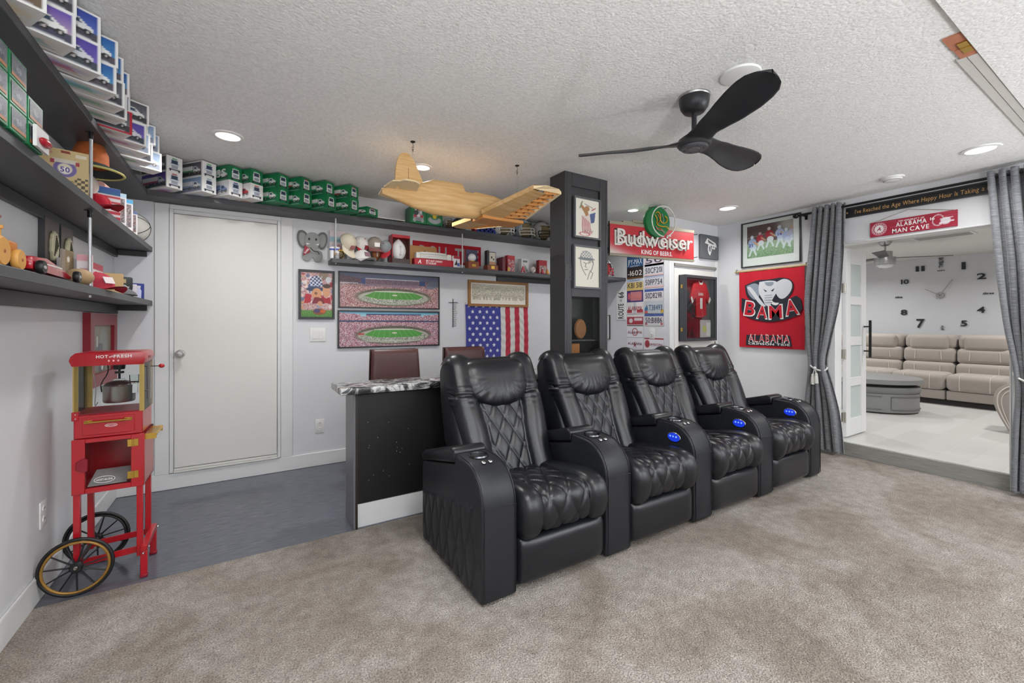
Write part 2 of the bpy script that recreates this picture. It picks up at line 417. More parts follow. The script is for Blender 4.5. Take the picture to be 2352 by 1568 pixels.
# the low white closet door on the right
d2 = tag(bpy.data.objects.new('door_2', None), kind='structure'); COL.objects.link(d2); d2.location = (4.4, YC, 0)
MB().box(4.03, 4.77, YC - .014, YC, .02, 1.868).build('slab', DOORP, d2, world=True, bevel=.003, seg=1)
for z in (.35, .99, 1.64): MB().box(4.772, 4.784, YC - .02, YC, z - .045, z + .045).cyl((4.778, YC - .022, z - .05), (4.778, YC - .022, z + .05), .006).build('hinge', NICKEL, d2, world=True)
MB().box(4.03, 4.8, YC - .022, YC, 1.895, 1.925).build('head_stop', mat('grey_gap', '8b8a84', .6), d2, world=True)
struct('trim_2', MB().box(3.952, 4.018, YC - .018, YC, 0, 2.0).box(4.79, 4.845, YC - .012, YC, 0, 2.0), TRIM, bevel=.003, seg=1)

# step and opening trim, living room shell
STEPW = mat('grey_step_wood', '8c8b87', .5)
def _st():
    nt, n, l, b = nodes_of(STEPW); v = mapped(nt, (1, 1.5, 30)); a = tex(nt, 'ShaderNodeTexNoise', 5, v, Detail=6, Distortion=.6)
    r = ramp(nt, [(.3, '7d7c78'), (.7, '9a9994')]); l.new(a.outputs['Fac'], r.inputs[0]); l.new(r.outputs[0], b.inputs['Base Color'])
_st()
struct('trim_3', MB().box(XR - .012, XR + .01, .735, 2.12, 0, ZL - .004), STEPW, bevel=.003, seg=1)
struct('trim_4', MB().box(XR - .016, XR + .13, OY1 - .012, OY1 + .0, ZL, OZ).box(XR - .016, XR + .13, OY0, OY0 + .012, ZL, OZ).box(XR - .016, XR + .13, OY0, OY1, OZ - .012, OZ)
       .box(XR - .016, XR, OY1, OY1 + .07, ZL, OZ + .05).box(XR - .016, XR, OY0 - .07, OY0, ZL, OZ + .05), TRIM, bevel=.003, seg=1)
LFLOOR = mat('pale_plank_floor', 'cfcecb', .28, spec=.45)
def _lf():
    nt, n, l, b = nodes_of(LFLOOR); v = mapped(nt, (1, 1, 1), (0, 0, 0))
    br = n.new('ShaderNodeTexBrick'); br.inputs['Scale'].default_value = 1; br.offset = .5
    br.inputs['Brick Width'].default_value = 1.2; br.inputs['Row Height'].default_value = .2; br.inputs['Mortar Size'].default_value = .0012
    br.inputs['Color1'].default_value = tuple(lin(hx('d6d5d2'))) + (1,); br.inputs['Color2'].default_value = tuple(lin(hx('cbcac6'))) + (1,); br.inputs['Mortar'].default_value = tuple(lin(hx('bdbcb8'))) + (1,)
    l.new(v, br.inputs['Vector']); l.new(br.outputs['Color'], b.inputs['Base Color'])
_lf()
LY0, LY1 = -1.2, 4.4
struct('floor_living', MB().box(XR + .01, XFAR, LY0, LY1, -.02, ZL), LFLOOR)
struct('wall_far', MB().box(XFAR, XFAR + .1, LY0, LY1, 0, ZLC), WALL)
struct('wall_living_left', MB().box(XR + .12, XFAR, LY1, LY1 + .1, 0, ZLC), WALL)
struct('wall_living_right', MB().box(XR + .12, XFAR, LY0 - .1, LY0, 0, ZLC), WALL)
struct('ceiling_living', MB().box(XR + .12, XFAR + .1, LY0 - .1, LY1 + .1, ZLC, ZLC + .1), mat('flat_ceiling', 'dedcd8', .8))

# ------------------------------------------------------------------ pillar with recessed front panels
PX0, PX1, PY0, PY1 = 2.08, 2.53, 2.58, 2.77
pil = tag(bpy.data.objects.new('wall_pillar', None), kind='structure'); COL.objects.link(pil); pil.location = (PX0, PY0, 0)
def pp(name, mb, m=BLACKW, bv=.002): return mb.build(name, m, pil, world=True, bevel=bv, seg=1)
pp('side_board', MB().box(PX0, PX0 + .02, PY0, PY1, 0, ZC)); pp('side_board', MB().box(PX1 - .02, PX1, PY0, PY1, 0, ZC))
pp('back_board', MB().box(PX0 + .02, PX1 - .02, PY1 - .02, PY1, 0, ZC))
pp('stile', MB().box(PX0 + .0205, PX0 + .07, PY0, PY0 + .018, 0, ZC)); pp('stile', MB().box(PX1 - .085, PX1 - .0205, PY0, PY0 + .018, 0, ZC))
pp('rail', MB().box(PX0 + .07, PX1 - .085, PY0, PY0 + .018, 2.325, ZC)); pp('rail', MB().box(PX0 + .07, PX1 - .085, PY0, PY0 + .018, 1.462, 1.53)); pp('rail', MB().box(PX0 + .07, PX1 - .085, PY0, PY0 + .018, 0, .93))
pp('panel', MB().box(PX0 + .07, PX1 - .085, PY0 + .018, PY0 + .03, 1.47, ZC))
for x0, x1 in ((PX0 + .001, PX0 + .069), (PX1 - .084, PX1 - .001)):
    g = pp('splice_plate', MB().box(x0, x1, PY0 - .004, PY0, 1.585, 1.715), BLACKW, .001)
    for z in (1.61, 1.65, 1.69): MB().cyl(((x0 + x1) / 2 + .012, PY0 - .006, z), ((x0 + x1) / 2 + .012, PY0 - .003, z), .0035, 8).build('nail_head', BLACKP, g, world=True)
pp('niche_lining', MB().box(PX0 + .0205, PX1 - .0205, PY1 - .032, PY1 - .0205, .93, 1.47).box(PX0 + .0205, PX1 - .0205, PY0 + .03, PY1 - .021, .92, .94).box(PX0 + .0205, PX1 - .0205, PY0 + .03, PY1 - .021, 1.462, 1.475), BLACKP, 0)
pp('niche_shelf', MB().box(PX0 + .025, PX1 - .025, PY0 + .04, PY1 - .04, 1.11, 1.122), BLACKW)
o = pp('niche_glass', MB().box(PX0 + .072, PX1 - .087, PY0 + .012, PY0 + .015, .935, 1.458), GLASS, 0)

# ------------------------------------------------------------------ ceiling hatch at the upper right
ht = thing('ceiling_hatch', 'ceiling hatch panel with brass hinge on an exposed wood block, upper right', 'hatch', (2.9, 0, ZC))
MB().box(1.3, 4.6, -.05, .507, 2.417, 2.4295).build('panel', POPCORN, ht, world=True, bevel=.003, seg=1)
MB().box(2.69, 4.6, .5085, .54, 2.421, 2.4295).build('frame_strip', mat('dusty_white', 'cfccc6', .6, var=(9, .06)), ht, world=True)
MB().box(2.69, 4.6, .543, .575, 2.423, 2.4295).build('frame_strip', mat('dusty_white'), ht, world=True)
w1 = mat('raw_wood', 'b9765a', .7, var=(25, .25))
MB().box(2.45, 2.585, .508, .565, 2.424, 2.4299).build('wood_block', w1, ht, world=True); MB().box(2.59, 2.688, .508, .56, 2.422, 2.4299).build('wood_block', w1, ht, world=True)
MB().box(2.53, 2.64, .51, .54, 2.4195, 2.4225).cyl((2.587, .51, 2.419), (2.587, .54, 2.419), .003, 8).build('hinge', BRASS, ht, world=True)

# ------------------------------------------------------------------ recessed lamps (each carries its own light)
LENS = mat('lamp_lens', 'ffffff', .5, emit=('fff8ee', 2.2)); RINGM = mat('lamp_ring', 'e8e8e6', .5)
def lamp(x, y, z, r, watts, label, group='recessed ceiling lamps', shown=True, col=(1, .995, .985)):
    if shown:
        t = thing('recessed_lamp', label, 'ceiling lamp', (x, y, z), 0, group)
        MB().lathe([(r * .86, -.006), (r * .9, -.010), (r * 1.12, -.007), (r * 1.15, 0)], n=36, cap=False).build('trim_ring', RINGM, t, smooth='auto')
        MB().lathe([(.001, -.0065), (r * .88, -.0065), (r * .88, -.001)], n=36).build('lens', LENS, t)
    L = bpy.data.lights.new('lamp_light', 'AREA'); L.shape = 'DISK'; L.size = r * 1.7; L.energy = watts; L.color = col; L.spread = math.radians(155)
    lo = bpy.data.objects.new('lamp_light', L); COL.objects.link(lo); lo.location = (x, y, z - .011)
lamp(-.10, 3.217, ZC, .075, LAMP_W, 'lit recessed lamp over the white flush door')
lamp(1.122, 3.087, ZC, .062, LAMP_W, 'small lit recessed lamp behind the wooden model aeroplane')
lamp(3.40, 3.10, ZC, .06, LAMP_W, 'small lit recessed lamp left of the round green neon')
lamp(4.163, 2.54, ZC, .085, LAMP_W, 'lit recessed lamp above the framed football print')
lamp(4.213, .782, ZC, .085, LAMP_W, 'lit recessed lamp near the happy hour board')
for x, y in ((-.1, .9), (.8, .9), (1.0, -.6), (2.9, -.6), (4.2, -1.2), (-.1, -1.6), (2.3, -1.9)):
    lamp(x, y, ZC, .075, LAMP_W, 'lit recessed lamp in the ceiling above and behind the camera')
for x, y in ((6.2, .7), (6.2, 3.2), (8.2, .9), (8.2, 3.2)):
    lamp(x, y, ZLC, .085, LIVING_W, 'recessed lamp in the living room ceiling', 'living room lamps', col=(1, .995, .985))
t = thing('ceiling_disc', 'unlit white round ceiling cover behind the fan blade', 'ceiling cover', (1.985, 1.15, ZC))
MB().lathe([(.001, -.012), (.07, -.012), (.085, -.008), (.088, 0)], n=36).build('cover', WHITEP, t, smooth='auto')
t = thing('smoke_detector', 'white round smoke detector on the ceiling before the happy hour board', 'smoke detector', (4.43, 1.313, ZC))
MB().lathe([(.001, -.03), (.045, -.03), (.06, -.022), (.062, -.012), (.075, -.011), (.078, 0)], n=36).build('housing', WHITEP, t, smooth='auto')
MB().lathe([(.052, -.0285), (.056, -.0265)], n=36, cap=False).build('vent_ring', mat('grey_plastic', 'a9a9a8', .5), t)

# two unseen uplighters added behind the camera to brighten the ceiling
def uplighter(x, y, watts, lab):
    t = thing('added_fill_lamp', lab, 'added fill lamp', (x, y, 0))
    MB().lathe([(.001, 0), (.14, 0), (.14, .015), (.02, .03), (.012, .05)], n=28).build('base', BLACKM, t, smooth='auto')
    MB().cyl((0, 0, .03), (0, 0, .98), .012, 12).build('pole', BLACKM, t)
    MB().lathe([(.012, .96), (.06, .99), (.15, 1.06), (.155, 1.06), (.062, .98), (.02, .95)], n=32).build('shade', WHITEP, t, smooth='auto')
    MB().lathe([(.001, 1.045), (.13, 1.045), (.13, 1.04), (.001, 1.04)], n=32).build('diffuser', LENS, t)
    L = bpy.data.lights.new('added_uplight', 'AREA'); L.shape = 'DISK'; L.size = .24; L.energy = watts; L.color = (.96, .985, 1)
    lo = bpy.data.objects.new('added_uplight', L); COL.objects.link(lo); lo.location = (x, y, 1.052); lo.rotation_euler = (math.pi, 0, 0)
uplighter(.2, -1.5, FILL_W * 1.15, 'added unseen fill lamp with black pole and white bowl behind the camera')
uplighter(3.9, -1.9, FILL_W, 'added unseen fill lamp with white bowl by the right wall behind the camera')
# ================================================================== RECLINERS
def chaikin(P, k=3, closed=False):
    P = np.array(P, float)
    for _ in range(k):
        A, B = P[:-1], P[1:]
        Q = np.empty((2 * len(A), P.shape[1])); Q[0::2] = .75 * A + .25 * B; Q[1::2] = .25 * A + .75 * B
        P = np.vstack([P[:1], Q, P[-1:]])
    return P
def resample(P, n):
    d = np.r_[0, np.cumsum(np.linalg.norm(np.diff(P, axis=0), axis=1))]; s = np.linspace(0, d[-1], n)
    return np.stack([np.interp(s, d, P[:, k]) for k in range(P.shape[1])], -1), s
def displaced(B, D):
    """B: nu x nv x 3 base surface, D: nu x nv offset along the normal"""
    du = np.gradient(B, axis=0); dv = np.gradient(B, axis=1); N = np.cross(du, dv); N /= np.linalg.norm(N, axis=-1, keepdims=True) + 1e-9
    return B + N * D[..., None]
def groove(a, w=.07): return np.exp(-((((a + .5) % 1) - .5) / w) ** 2)
def quilt(x, s, px, ps, depth=.007, puff=.007, w=.06):
    a = x / px + s / ps; b = x / px - s / ps; g = np.maximum(groove(a, w), groove(b, w))
    p = np.abs(np.sin(np.pi * a) * np.sin(np.pi * b)) ** .6
    return -depth * g + puff * p
PITCH, ARMW, CHW = .742, .185, .2785
CXR = ARMW + CHW                                   # centre of the seat in local x
def seat_grid():
    prof, s = resample(chaikin([(.56, .385), (.45, .405), (.22, .445), (.04, .465), (-.03, .425), (-.038, .345), (-.01, .262), (.06, .252)], 4), 96)
    nu = 84; u = np.linspace(-1, 1, nu); U, Sg = np.meshgrid(u, s, indexing='ij')
    X = CXR + U * CHW; Y = np.broadcast_to(prof[:, 0], X.shape).copy(); Z = np.broadcast_to(prof[:, 1], X.shape).copy()
    fall = np.clip((np.abs(U) - .8) / .2, 0, 1) ** 2
    cy, cz = .25, .36
    Y += (cy - Y) * fall * .22; Z += (cz - Z) * fall * .3
    B = np.stack([X, Y, Z], -1); au = np.abs(U); ce = 1 - sm(.47, .53, au)
    D = ce * quilt((X - CXR), Sg, .112, .20) - .013 * np.exp(-((au - .52) / .035) ** 2) + .02 * np.sin(np.clip((au - .52) / .46, 0, 1) * np.pi)
    D += .0025 * np.sin(Sg * 46 + 3 * np.sin(U * 7)) * sm(.86, 1, au)
    return displaced(B, -D)
BACKP, BACKS = resample(chaikin([(.44, .36), (.50, .49), (.58, .68), (.665, .86), (.715, .985), (.755, 1.03), (.80, 1.035), (.835, 1.015)], 4), 110)
def back_base(U, V):
    """U -1..1 across, V arc length from the seat up"""
    Y = np.interp(V, BACKS, BACKP[:, 0]); Z = np.interp(V, BACKS, BACKP[:, 1]); t = V / BACKS[-1]
    hw = .285 + .03 * sm(.1, .6, t); return np.stack([CXR + U * hw, Y, Z], -1)
def back_grid():
    u = np.linspace(-1, 1, 90); U, Sg = np.meshgrid(u, BACKS, indexing='ij'); B = back_base(U, Sg); t = Sg / BACKS[-1]; au = np.abs(U)
    fall = np.clip((au - .84) / .16, 0, 1) ** 2; B[..., 1] += fall * .07 * (1 - sm(.80, .93, t)); B[..., 2] -= fall * .03 * sm(.8, .95, t)
    hwc = .40 + .10 * (1 - sm(0, .6, t)) * 0 + .06 * sm(.3, .65, t)
    ce = 1 - sm(hwc - .02, hwc + .03, au)
    D = ce * quilt(B[..., 0] - CXR, Sg, .098, .18) * (1 - sm(.62, .68, t)) - .014 * np.exp(-((au - hwc - .02) / .03) ** 2) * (1 - sm(.7, .75, t))
    bol = np.sin(np.clip((au - hwc) / (1 - hwc), 0, 1) * np.pi)
    D += .045 * bol * (.65 + .35 * (1 - sm(.55, .8, t)))
    crease = np.exp(-((t - .60 - .03 * (au - .5)) / .012) ** 2) * sm(hwc, hwc + .1, au); D -= .012 * crease
    wr = np.exp(-((t - .60) / .07) ** 2) * sm(hwc, hwc + .1, au); D += .003 * wr * np.sin(t * 150 + U * 5)
    D += .004 * np.sin(U * 9 + t * 17) * bol * .4
    return displaced(B, D)
def head_grid():
    nr, na = 26, 96; r = np.linspace(0, 1, nr); a = np.linspace(0, 2 * np.pi, na); R, A = np.meshgrid(r, a, indexing='ij')
    c, s_ = np.cos(A), np.sin(A); n = np.where(s_ > 0, 5., 2.3)
    k = (np.abs(c) ** n + np.abs(s_) ** n) ** (-1 / n)
    uu = R * k * c; vv = R * k * s_
    V = BACKS[-1] * .715 + np.where(vv > 0, vv * .145, vv * .165); U = uu * .70
    B = back_base(U, V); th = .062 * (1 - R ** 3.2) ** .55
    wr = .0035 * np.sin(A * 26 + np.sin(A * 7) * 2) * sm(.35, .8, R) * (1 - sm(.93, 1, R)) * np.clip(-s_ + .45, 0, 1)
    wr += .002 * np.sin(U * 60) * np.clip(-vv, 0, 1)
    ups = np.array([0, -.93, .30]); B = B + (th + wr)[..., None] * ups
    B[..., 1] += .012 * 0
    return B
ARC = [(.002 + .175 * (1 - math.cos(a)), .425 + .178 * math.sin(a)) for a in np.linspace(0, math.pi / 2, 9)]
def arm_profile():
    return [(.004, .012), (0, .10)] + ARC + [(.292, .608), (.30, .555), (.745, .452), (.752, .40), (.752, .05), (.745, .012)]
def add_arm(root, x0, outer, oval):
    prof = arm_profile()
    a = MB().prism([(y, z) for y, z in prof], x0 + .001, x0 + ARMW - .001, 'yz').build('armrest', LEATHER2, root, bevel=.014, seg=3)
    MB().prism([(.298, .560), (.296, .618), (.33, .632), (.72, .520), (.752, .50), (.752, .455)], x0 - .001, x0 + ARMW + .001, 'yz').build('armrest_lid', LEATHER, root, bevel=.014, seg=3)
    # front roll panel, a touch proud with a seam
    for sx in (x0 + .012, x0 + ARMW - .012):
        MB().tube([(sx, .0 - .001, .03), (sx, -.001, .425)] + [(sx, y - .002, z + .002) for y, z in ARC[1:]] + [(sx, .28, .609)], .0022, 6).build('piping', LEATHER, a)
    MB().tube([(x0 + .008, -.0012, .44), (x0 + ARMW - .008, -.0012, .43)], .0018, 6).build('seam', LEATHER2, a)
    cx_ = x0 + ARMW / 2
    cup = MB().lathe([(.038, -.05), (.0385, .0), (.040, .006), (.048, .0065), (.051, .0)], (cx_, .215, .606), 32, cap=False).lathe([(.001, -.05), (.038, -.05)], (cx_, .215, .606), 32, cap=False)
    cup.build('cup_holder', mat('dark_chrome', '6b6d72', .18, metal=1), root, smooth='auto')
    bt_ = MB()
    for dx in (-.018, .018): bt_.lathe([(.001, .004), (.007, .004), (.010, .002), (.011, 0)], (cx_ + dx, .125, .6), 16, Matrix.Rotation(.35, 3, 'X'))
    bt_.build('recline_buttons', CHROME, root, smooth='auto')
    if outer:
        ny, nz = 120, 90; yy = np.linspace(.05, .735, ny); zz = np.linspace(0, 1, nz); Yg, T = np.meshgrid(yy, zz, indexing='ij')
        top = .445 - .15 * np.clip(Yg / .7, 0, 1) ** 1.1; Z = .02 + T * (top - .02); e = sm(0, .04, T) * sm(0, .05, 1 - T) * sm(0, .03, (Yg - .05)) * sm(0, .03, .735 - Yg)
        D = e * (.006 + quilt(Yg, Z, .105, .34, .006, .007, .05))
        B = np.stack([np.full_like(Z, x0 + .001) - D, Yg, Z], -1)
        MB().grid(B, flip=True).build('quilted_panel', LEATHER2, root, smooth=True, fixn=False)
    if oval:
        M = Matrix.Rotation(math.pi / 2, 3, 'Y').inverted()
        p = MB().ell((x0 + .001, .152, .514), .006, .052, .034, 28, 8).build('control_panel', CHROME, root, smooth=True)
        MB().ell((x0 - .002, .152, .514), .006, .046, .028, 28, 8).build('lit_face', mat('blue_glow', '0a1a6a', .3, emit=('2148ff', .55)), p, smooth=True)
        for dy in (-.022, 0, .022): MB().ell((x0 - .007, .152 + dy, .514 + .006), .002, .007, .006, 10, 6).build('button', mat('blue_button', '8fb4ff', .3, emit=('7fa6ff', .6)), p)
LABR = ['black quilted leather recliner with diamond stitched outer side, nearest the bar end',
        'black quilted leather recliner, second in the row from the granite bar end',
        'black quilted leather recliner, third in the row from the granite bar end',
        'black quilted leather recliner at the curtain end of the row, beside the red banner']
shared = {}
def recliner(i):
    t = thing('recliner', LABR[i], 'recliner', (.87 + PITCH * i, 1.65, 0), 0, 'row of theatre recliners')
    def sh(name, maker, m):
        if name not in shared: o = maker(); o.parent = t; shared[name] = o
        else:
            o = shared[name].copy(); COL.objects.link(o); o.parent = t
        return o
    sh('seat', lambda: MB().grid(seat_grid(), flip=True).build('seat', LEATHER, None, smooth=True, fixn=False), LEATHER)
    sh('backrest', lambda: MB().grid(back_grid(), flip=True).build('backrest', LEATHER, None, smooth=True, fixn=False), LEATHER)
    sh('headrest', lambda: MB().grid(head_grid()).build('headrest', LEATHER, None, smooth=True, fixn=True), LEATHER)
    def shell():
        p = [(.535, .50), (.56, .56), (.66, .80), (.735, .97), (.765, 1.02), (.83, 1.015), (.875, .95), (.86, .80), (.80, .56), (.78, .50)]
        return MB().prism(p, CXR - .312, CXR + .312, 'yz').build('back_shell', LEATHER2, None, bevel=.03, seg=3)
    sh('back_shell', shell, LEATHER2)
    def foot():
        nu, nv = 40, 30; U, V = np.meshgrid(np.linspace(-1, 1, nu), np.linspace(-1, 1, nv), indexing='ij')
        b = (1 - np.abs(U) ** 10) ** .3 * (1 - np.abs(V) ** 6) ** .35
        B = np.stack([CXR + U * .272, .07 - .085 * b, .142 + V * .112], -1); return MB().grid(B, flip=False).build('footrest', LEATHER, None, smooth=True, fixn=False)
    sh('footrest', foot, LEATHER)
    sh('base', lambda: MB().box(ARMW + .004, ARMW + 2 * CHW - .004, .06, .76, .02, .40).box(ARMW + .004, ARMW + 2 * CHW - .004, .58, .80, .3, .56).build('base', BLACKP, None), BLACKP)
    if i == 0: add_arm(t, 0, True, False)
    add_arm(t, PITCH, False, i > 0)
    return t
for i in range(4): recliner(i)

# ================================================================== BAR, COUNTER, STOOLS
GRANITE = mat('granite', '555558', .15, spec=.6)
def _gr():
    nt, n, l, b = nodes_of(GRANITE); v = mapped(nt, (1, 2.2, 1), (0, 0, .5))
    a = tex(nt, 'ShaderNodeTexNoise', 7, v, Detail=8, Roughness=.7, Distortion=2.2); r = ramp(nt, [(.36, '17171a'), (.46, '3d3d41'), (.52, '9a9a9a'), (.58, 'dcdcdb'), (.66, '4a4a4e')]); l.new(a.outputs['Fac'], r.inputs[0]); l.new(r.outputs[0], b.inputs['Base Color'])
_gr()
bar = thing('bar_cabinet', 'long black panelled bar front with white kickboard behind the recliners', 'bar', (.55, 2.72, 0))
MB().box(.565, 2.075, 2.735, 2.93, .14, .822).box(2.535, 3.94, 2.735, 2.93, .14, .822).box(2.075, 2.535, 2.78, 2.93, .14, .822).build('body', mat('bar_black', '131315', .35, spec=.4), bar, world=True)
MB().box(.575, 2.075, 2.722, 2.735, .145, .815).build('front_panel', mat('bar_panel', '19191b', .4, bump=(25, .06, .002)), bar, world=True, bevel=.002, seg=1)
MB().box(.548, .563, 2.712, 2.94, -.004, .822).build('end_panel', mat('bar_end', '6a6b6f', .3, spec=.5), bar, world=True, bevel=.002, seg=1)
MB().box(.563, .575, 2.712, 2.735, -.004, .822).build('corner_strip', mat('bar_strip', '2c2620', .4), bar, world=True)
MB().box(2.535, 3.94, 2.722, 2.735, .145, .815).build('front_panel', mat('bar_panel'), bar, world=True, bevel=.002, seg=1)
MB().box(.575, 2.075, 2.728, 2.92, -.004, .14).build('kickboard', TRIM, bar, world=True, bevel=.002, seg=1)
MB().box(2.535, 3.94, 2.728, 2.92, -.004, .14).build('kickboard', TRIM, bar, world=True, bevel=.002, seg=1)
sc = MB()
for k in range(16): x, z = .62 + .34 * random.random(), .25 + .45 * random.random(); sc.box(x, x + .004, 2.7213, 2.7222, z, z + .004 * (1 + random.random()))
tag(sc.build('scuffs', mat('scuff', '8d8d8d', .7), bar, world=True), kind='stuff')
ct = MB().prism([(.468, 2.665), (2.07, 2.665), (2.07, 2.78), (2.54, 2.78), (2.54, 2.665), (3.94, 2.665), (3.94, 2.99), (.468, 2.99)], .824, .866, 'xy').build('granite_countertop', GRANITE, None, bevel=.008, seg=2)
tag(ct, 'black and white granite countertop with rough edge on the black bar', 'countertop')
MAROON = mat('maroon_leather', '4e2c2b', .4, spec=.5, bump=(300, .1, .001), var=(5, .15))
def stool(x, lab):
    t = thing('bar_stool', lab, 'bar stool', (x, 3.32, -.004), 0, 'maroon bar stools')
    nu, nv = 30, 30; U, V = np.meshgrid(np.linspace(-1, 1, nu), np.linspace(-1, 1, nv), indexing='ij'); b = ((1 - np.abs(U) ** 14) * (1 - np.abs(V) ** 14)) ** .4
    hw = .195 + .012 * (-V)
    A = np.stack([U * hw, -.03 - .02 * b + .02 * V, .80 + .255 * V], -1); Bk = A.copy(); Bk[..., 1] = .03 + .02 * b + .02 * V
    MB().grid(A, flip=False).grid(Bk, flip=True).build('backrest', MAROON, t, smooth=True, fixn=False)
    P = [(-.20, 0, .56), (-.185, .02, 1.045), (.185, .02, 1.045), (.20, 0, .56)]
    MB().tube([P[0], P[1], P[2], P[3]], .008, 8).build('piping', mat('maroon_pipe', '3a2524', .35), t, smooth=True)
    MB().box(-.2, .2, 0, .4, .56, .63).build('seat', MAROON, t, bevel=.025, seg=3)
    for sx in (-1, 1):
        for y in (.03, .37): MB().bar((sx * .18, y, .56), (sx * .2, y + (.02 if y > .1 else -.01), 0), .035, .035, (0, 1, 0)).build('leg', BLACKW, t)
    for y in (.03, .37): MB().bar((-.19, y, .2), (.19, y, .2), .02, .03).build('stretcher', BLACKW, t)
stool(.985, 'maroon leather bar stool back fully in view behind the granite counter')
stool(1.585, 'maroon leather bar stool mostly hidden behind the nearest recliner')
# ================================================================== POPCORN CART
pc = thing('popcorn_cart', 'red retro popcorn cart with glass case, kettle and black spoked wheels', 'popcorn machine', (-.56, 2.89, -.004))
REDM = RED; REDP = mat('red_inner', '7d0d1c', .4); DKRED = mat('dark_red', '8b1228', .35)
def pb(name, mb, m, par=None, **kw): return mb.build(name, m, par or pc, world=True, **kw)
x0, x1, y0, y1 = -.692, -.432, 2.772, 3.01
# lower cabinet
cab = pb('cabinet', MB().box(x0, x0 + .008, y0, y1, .452, .706).box(x1 - .008, x1, y0, y1, .452, .706).box(x0, x1, y1 - .008, y1, .452, .706).box(x0, x1, y0, y1, .452, .46).box(x0, x1, y0, y1, .698, .706), REDM, bevel=.002, seg=1)
dd = pb('cabinet_door', MB().box(x0, x0 + .046, y0 - .012, y0, .45, .708).box(x1 - .05, x1, y0 - .012, y0, .45, .708).box(x0 + .046, x1 - .05, y0 - .012, y0, .45, .474).box(x0 + .046, x1 - .05, y0 - .012, y0, .688, .708), REDM, bevel=.002, seg=1)
pb('window', MB().box(x0 + .044, x1 - .048, y0 - .008, y0 - .005, .472, .69), GLASS, dd)
for z in (.512, .668): pb('hinge', MB().box(x1 - .062, x1 - .022, y0 - .0155, y0 - .012, z - .017, z + .017).cyl((x1 - .042, y0 - .016, z - .017), (x1 - .042, y0 - .016, z + .017), .004, 8), BRASS, dd)
pb('latch', MB().prism([(x0 + .018, .57), (x0 + .045, .555), (x0 + .058, .56), (x0 + .058, .615), (x0 + .045, .62), (x0 + .018, .605)], y0 - .024, y0 - .012), DKRED, dd, bevel=.002, seg=1)
lf = pb('leaflet', MB().obox((-.575, 2.87, .492), .14, .15, .004, Matrix.Rotation(.25, 3, 'X')), mat('grey_paper', 'b9b4b8', .6))
nb = pb('lettering_badge', MB().tube([(-.578 + .037 * math.cos(a), y0 - .0086, .507 + .015 * math.sin(a)) for a in np.linspace(0, 2 * math.pi, 33)[:-1]], .0012, 6, closed=True), WINK, dd)
lettering('lettering', 'NOSTALGIA', WINK, dd, -.578 + .56, .507 + .004, .0085, .058, y=y0 - .0086 - 2.89)
# drawer section with the brass handle
dx0, dx1 = x0 + .004, x1 - .008
dw = pb('drawer_front', MB().box(dx0, dx1, y0 + .002, y1 - .004, .708, .818), REDM, bevel=.003, seg=1)
pb('panel_edge', MB().box(dx0 + .03, dx1 - .03, y0 - .002, y0 + .002, .722, .806), REDM, dw, bevel=.002, seg=1)
for dx in (.052, .195): pb('handle_mount', MB().box(dx0 + dx - .014, dx0 + dx + .014, y0 - .006, y0 - .002, .778, .793).cyl((dx0 + dx, y0 - .016, .785), (dx0 + dx, y0 - .004, .785), .005, 10), BRASS, dw)
pb('handle', MB().cyl((dx0 + .04, y0 - .016, .785), (dx0 + .207, y0 - .016, .785), .0042, 10), BRASS, dw, smooth='auto')
pb('badge', MB().tube([(dx0 + .132 + .022 * math.cos(a), y0 - .0025, .762 + .007 * math.sin(a)) for a in np.linspace(0, 2 * math.pi, 25)[:-1]], .001, 6, closed=True), WINK, dw)
lettering('lettering', 'NOSTALGIA', WINK, dw, dx0 + .132 + .56, .762 + .004, .005, .034, y=y0 - .003 - 2.89)
pb('side_label', MB().box(x0 - .002, x0 + .022, y0 - .004, y0 + .03, .795, .836), REDM, bevel=.002, seg=1)
for z in (.805, .825): pb('rivet', MB().ell((x0 + .012, y0 - .005, z), .003, .0015, .003, 10, 6), CHROME)
# glass case
gz0, gz1 = .818, 1.052
for gx in (dx0 + .006, dx1 - .004):
    for gy in (y0 + .008, y1 - .012): pb('corner_post', MB().box(gx - .009, gx + .009, gy - .004, gy + .004, gz0, gz1), mat('gold_post', 'b99a55', .4, metal=.25))
pb('glass_pane', MB().box(dx0 + .002, dx1 - .002, y0 + .002, y0 + .004, gz0, gz1), GLASS)
pb('glass_pane', MB().box(dx0 - .004, dx0 - .001, y0 + .01, y1 - .012, gz0, gz1), GLASS); pb('glass_pane', MB().box(dx1 + .002, dx1 + .005, y0 + .01, y1 - .012, gz0, gz1), GLASS)
pb('case_floor', MB().box(dx0, dx1, y0 + .006, y1 - .008, gz0, gz0 + .006), DKRED)
kx, ky = -.548, 2.885
kt = pb('kettle', MB().lathe([(.001, .858), (.058, .858), (.062, .864), (.063, .938), (.066, .942), (.062, .943)], (kx, ky, 0), 36), STEEL, smooth='auto')
pb('kettle_lid', MB().ell((kx, ky, .938), .06, .06, .028, 28, 8, lo=0), mat('lid_dark', '6a5a5c', .3, metal=.8), kt, smooth=True)
pb('lid_hinge', MB().box(kx - .02, kx + .02, ky - .012, ky + .012, .964, .972).box(kx - .066, kx + .066, ky - .008, ky + .008, .941, .946), STEEL, kt)
pb('stirrer_rod', MB().cyl((kx, ky, .955), (kx, ky, 1.02), .005, 12).lathe([(.018, 1.0), (.019, 1.004), (.018, 1.01)], (kx, ky, 0), 20).lathe([(.022, 1.02), (.024, 1.036), (.026, 1.052)], (kx, ky, 0), 20), BLACKM, smooth='auto')
pb('oil_cup', MB().lathe([(.016, .95), (.018, .992), (.0195, .992), (.0175, .948)], (kx + .062, ky - .03, 0), 20), GLASS, smooth='auto')
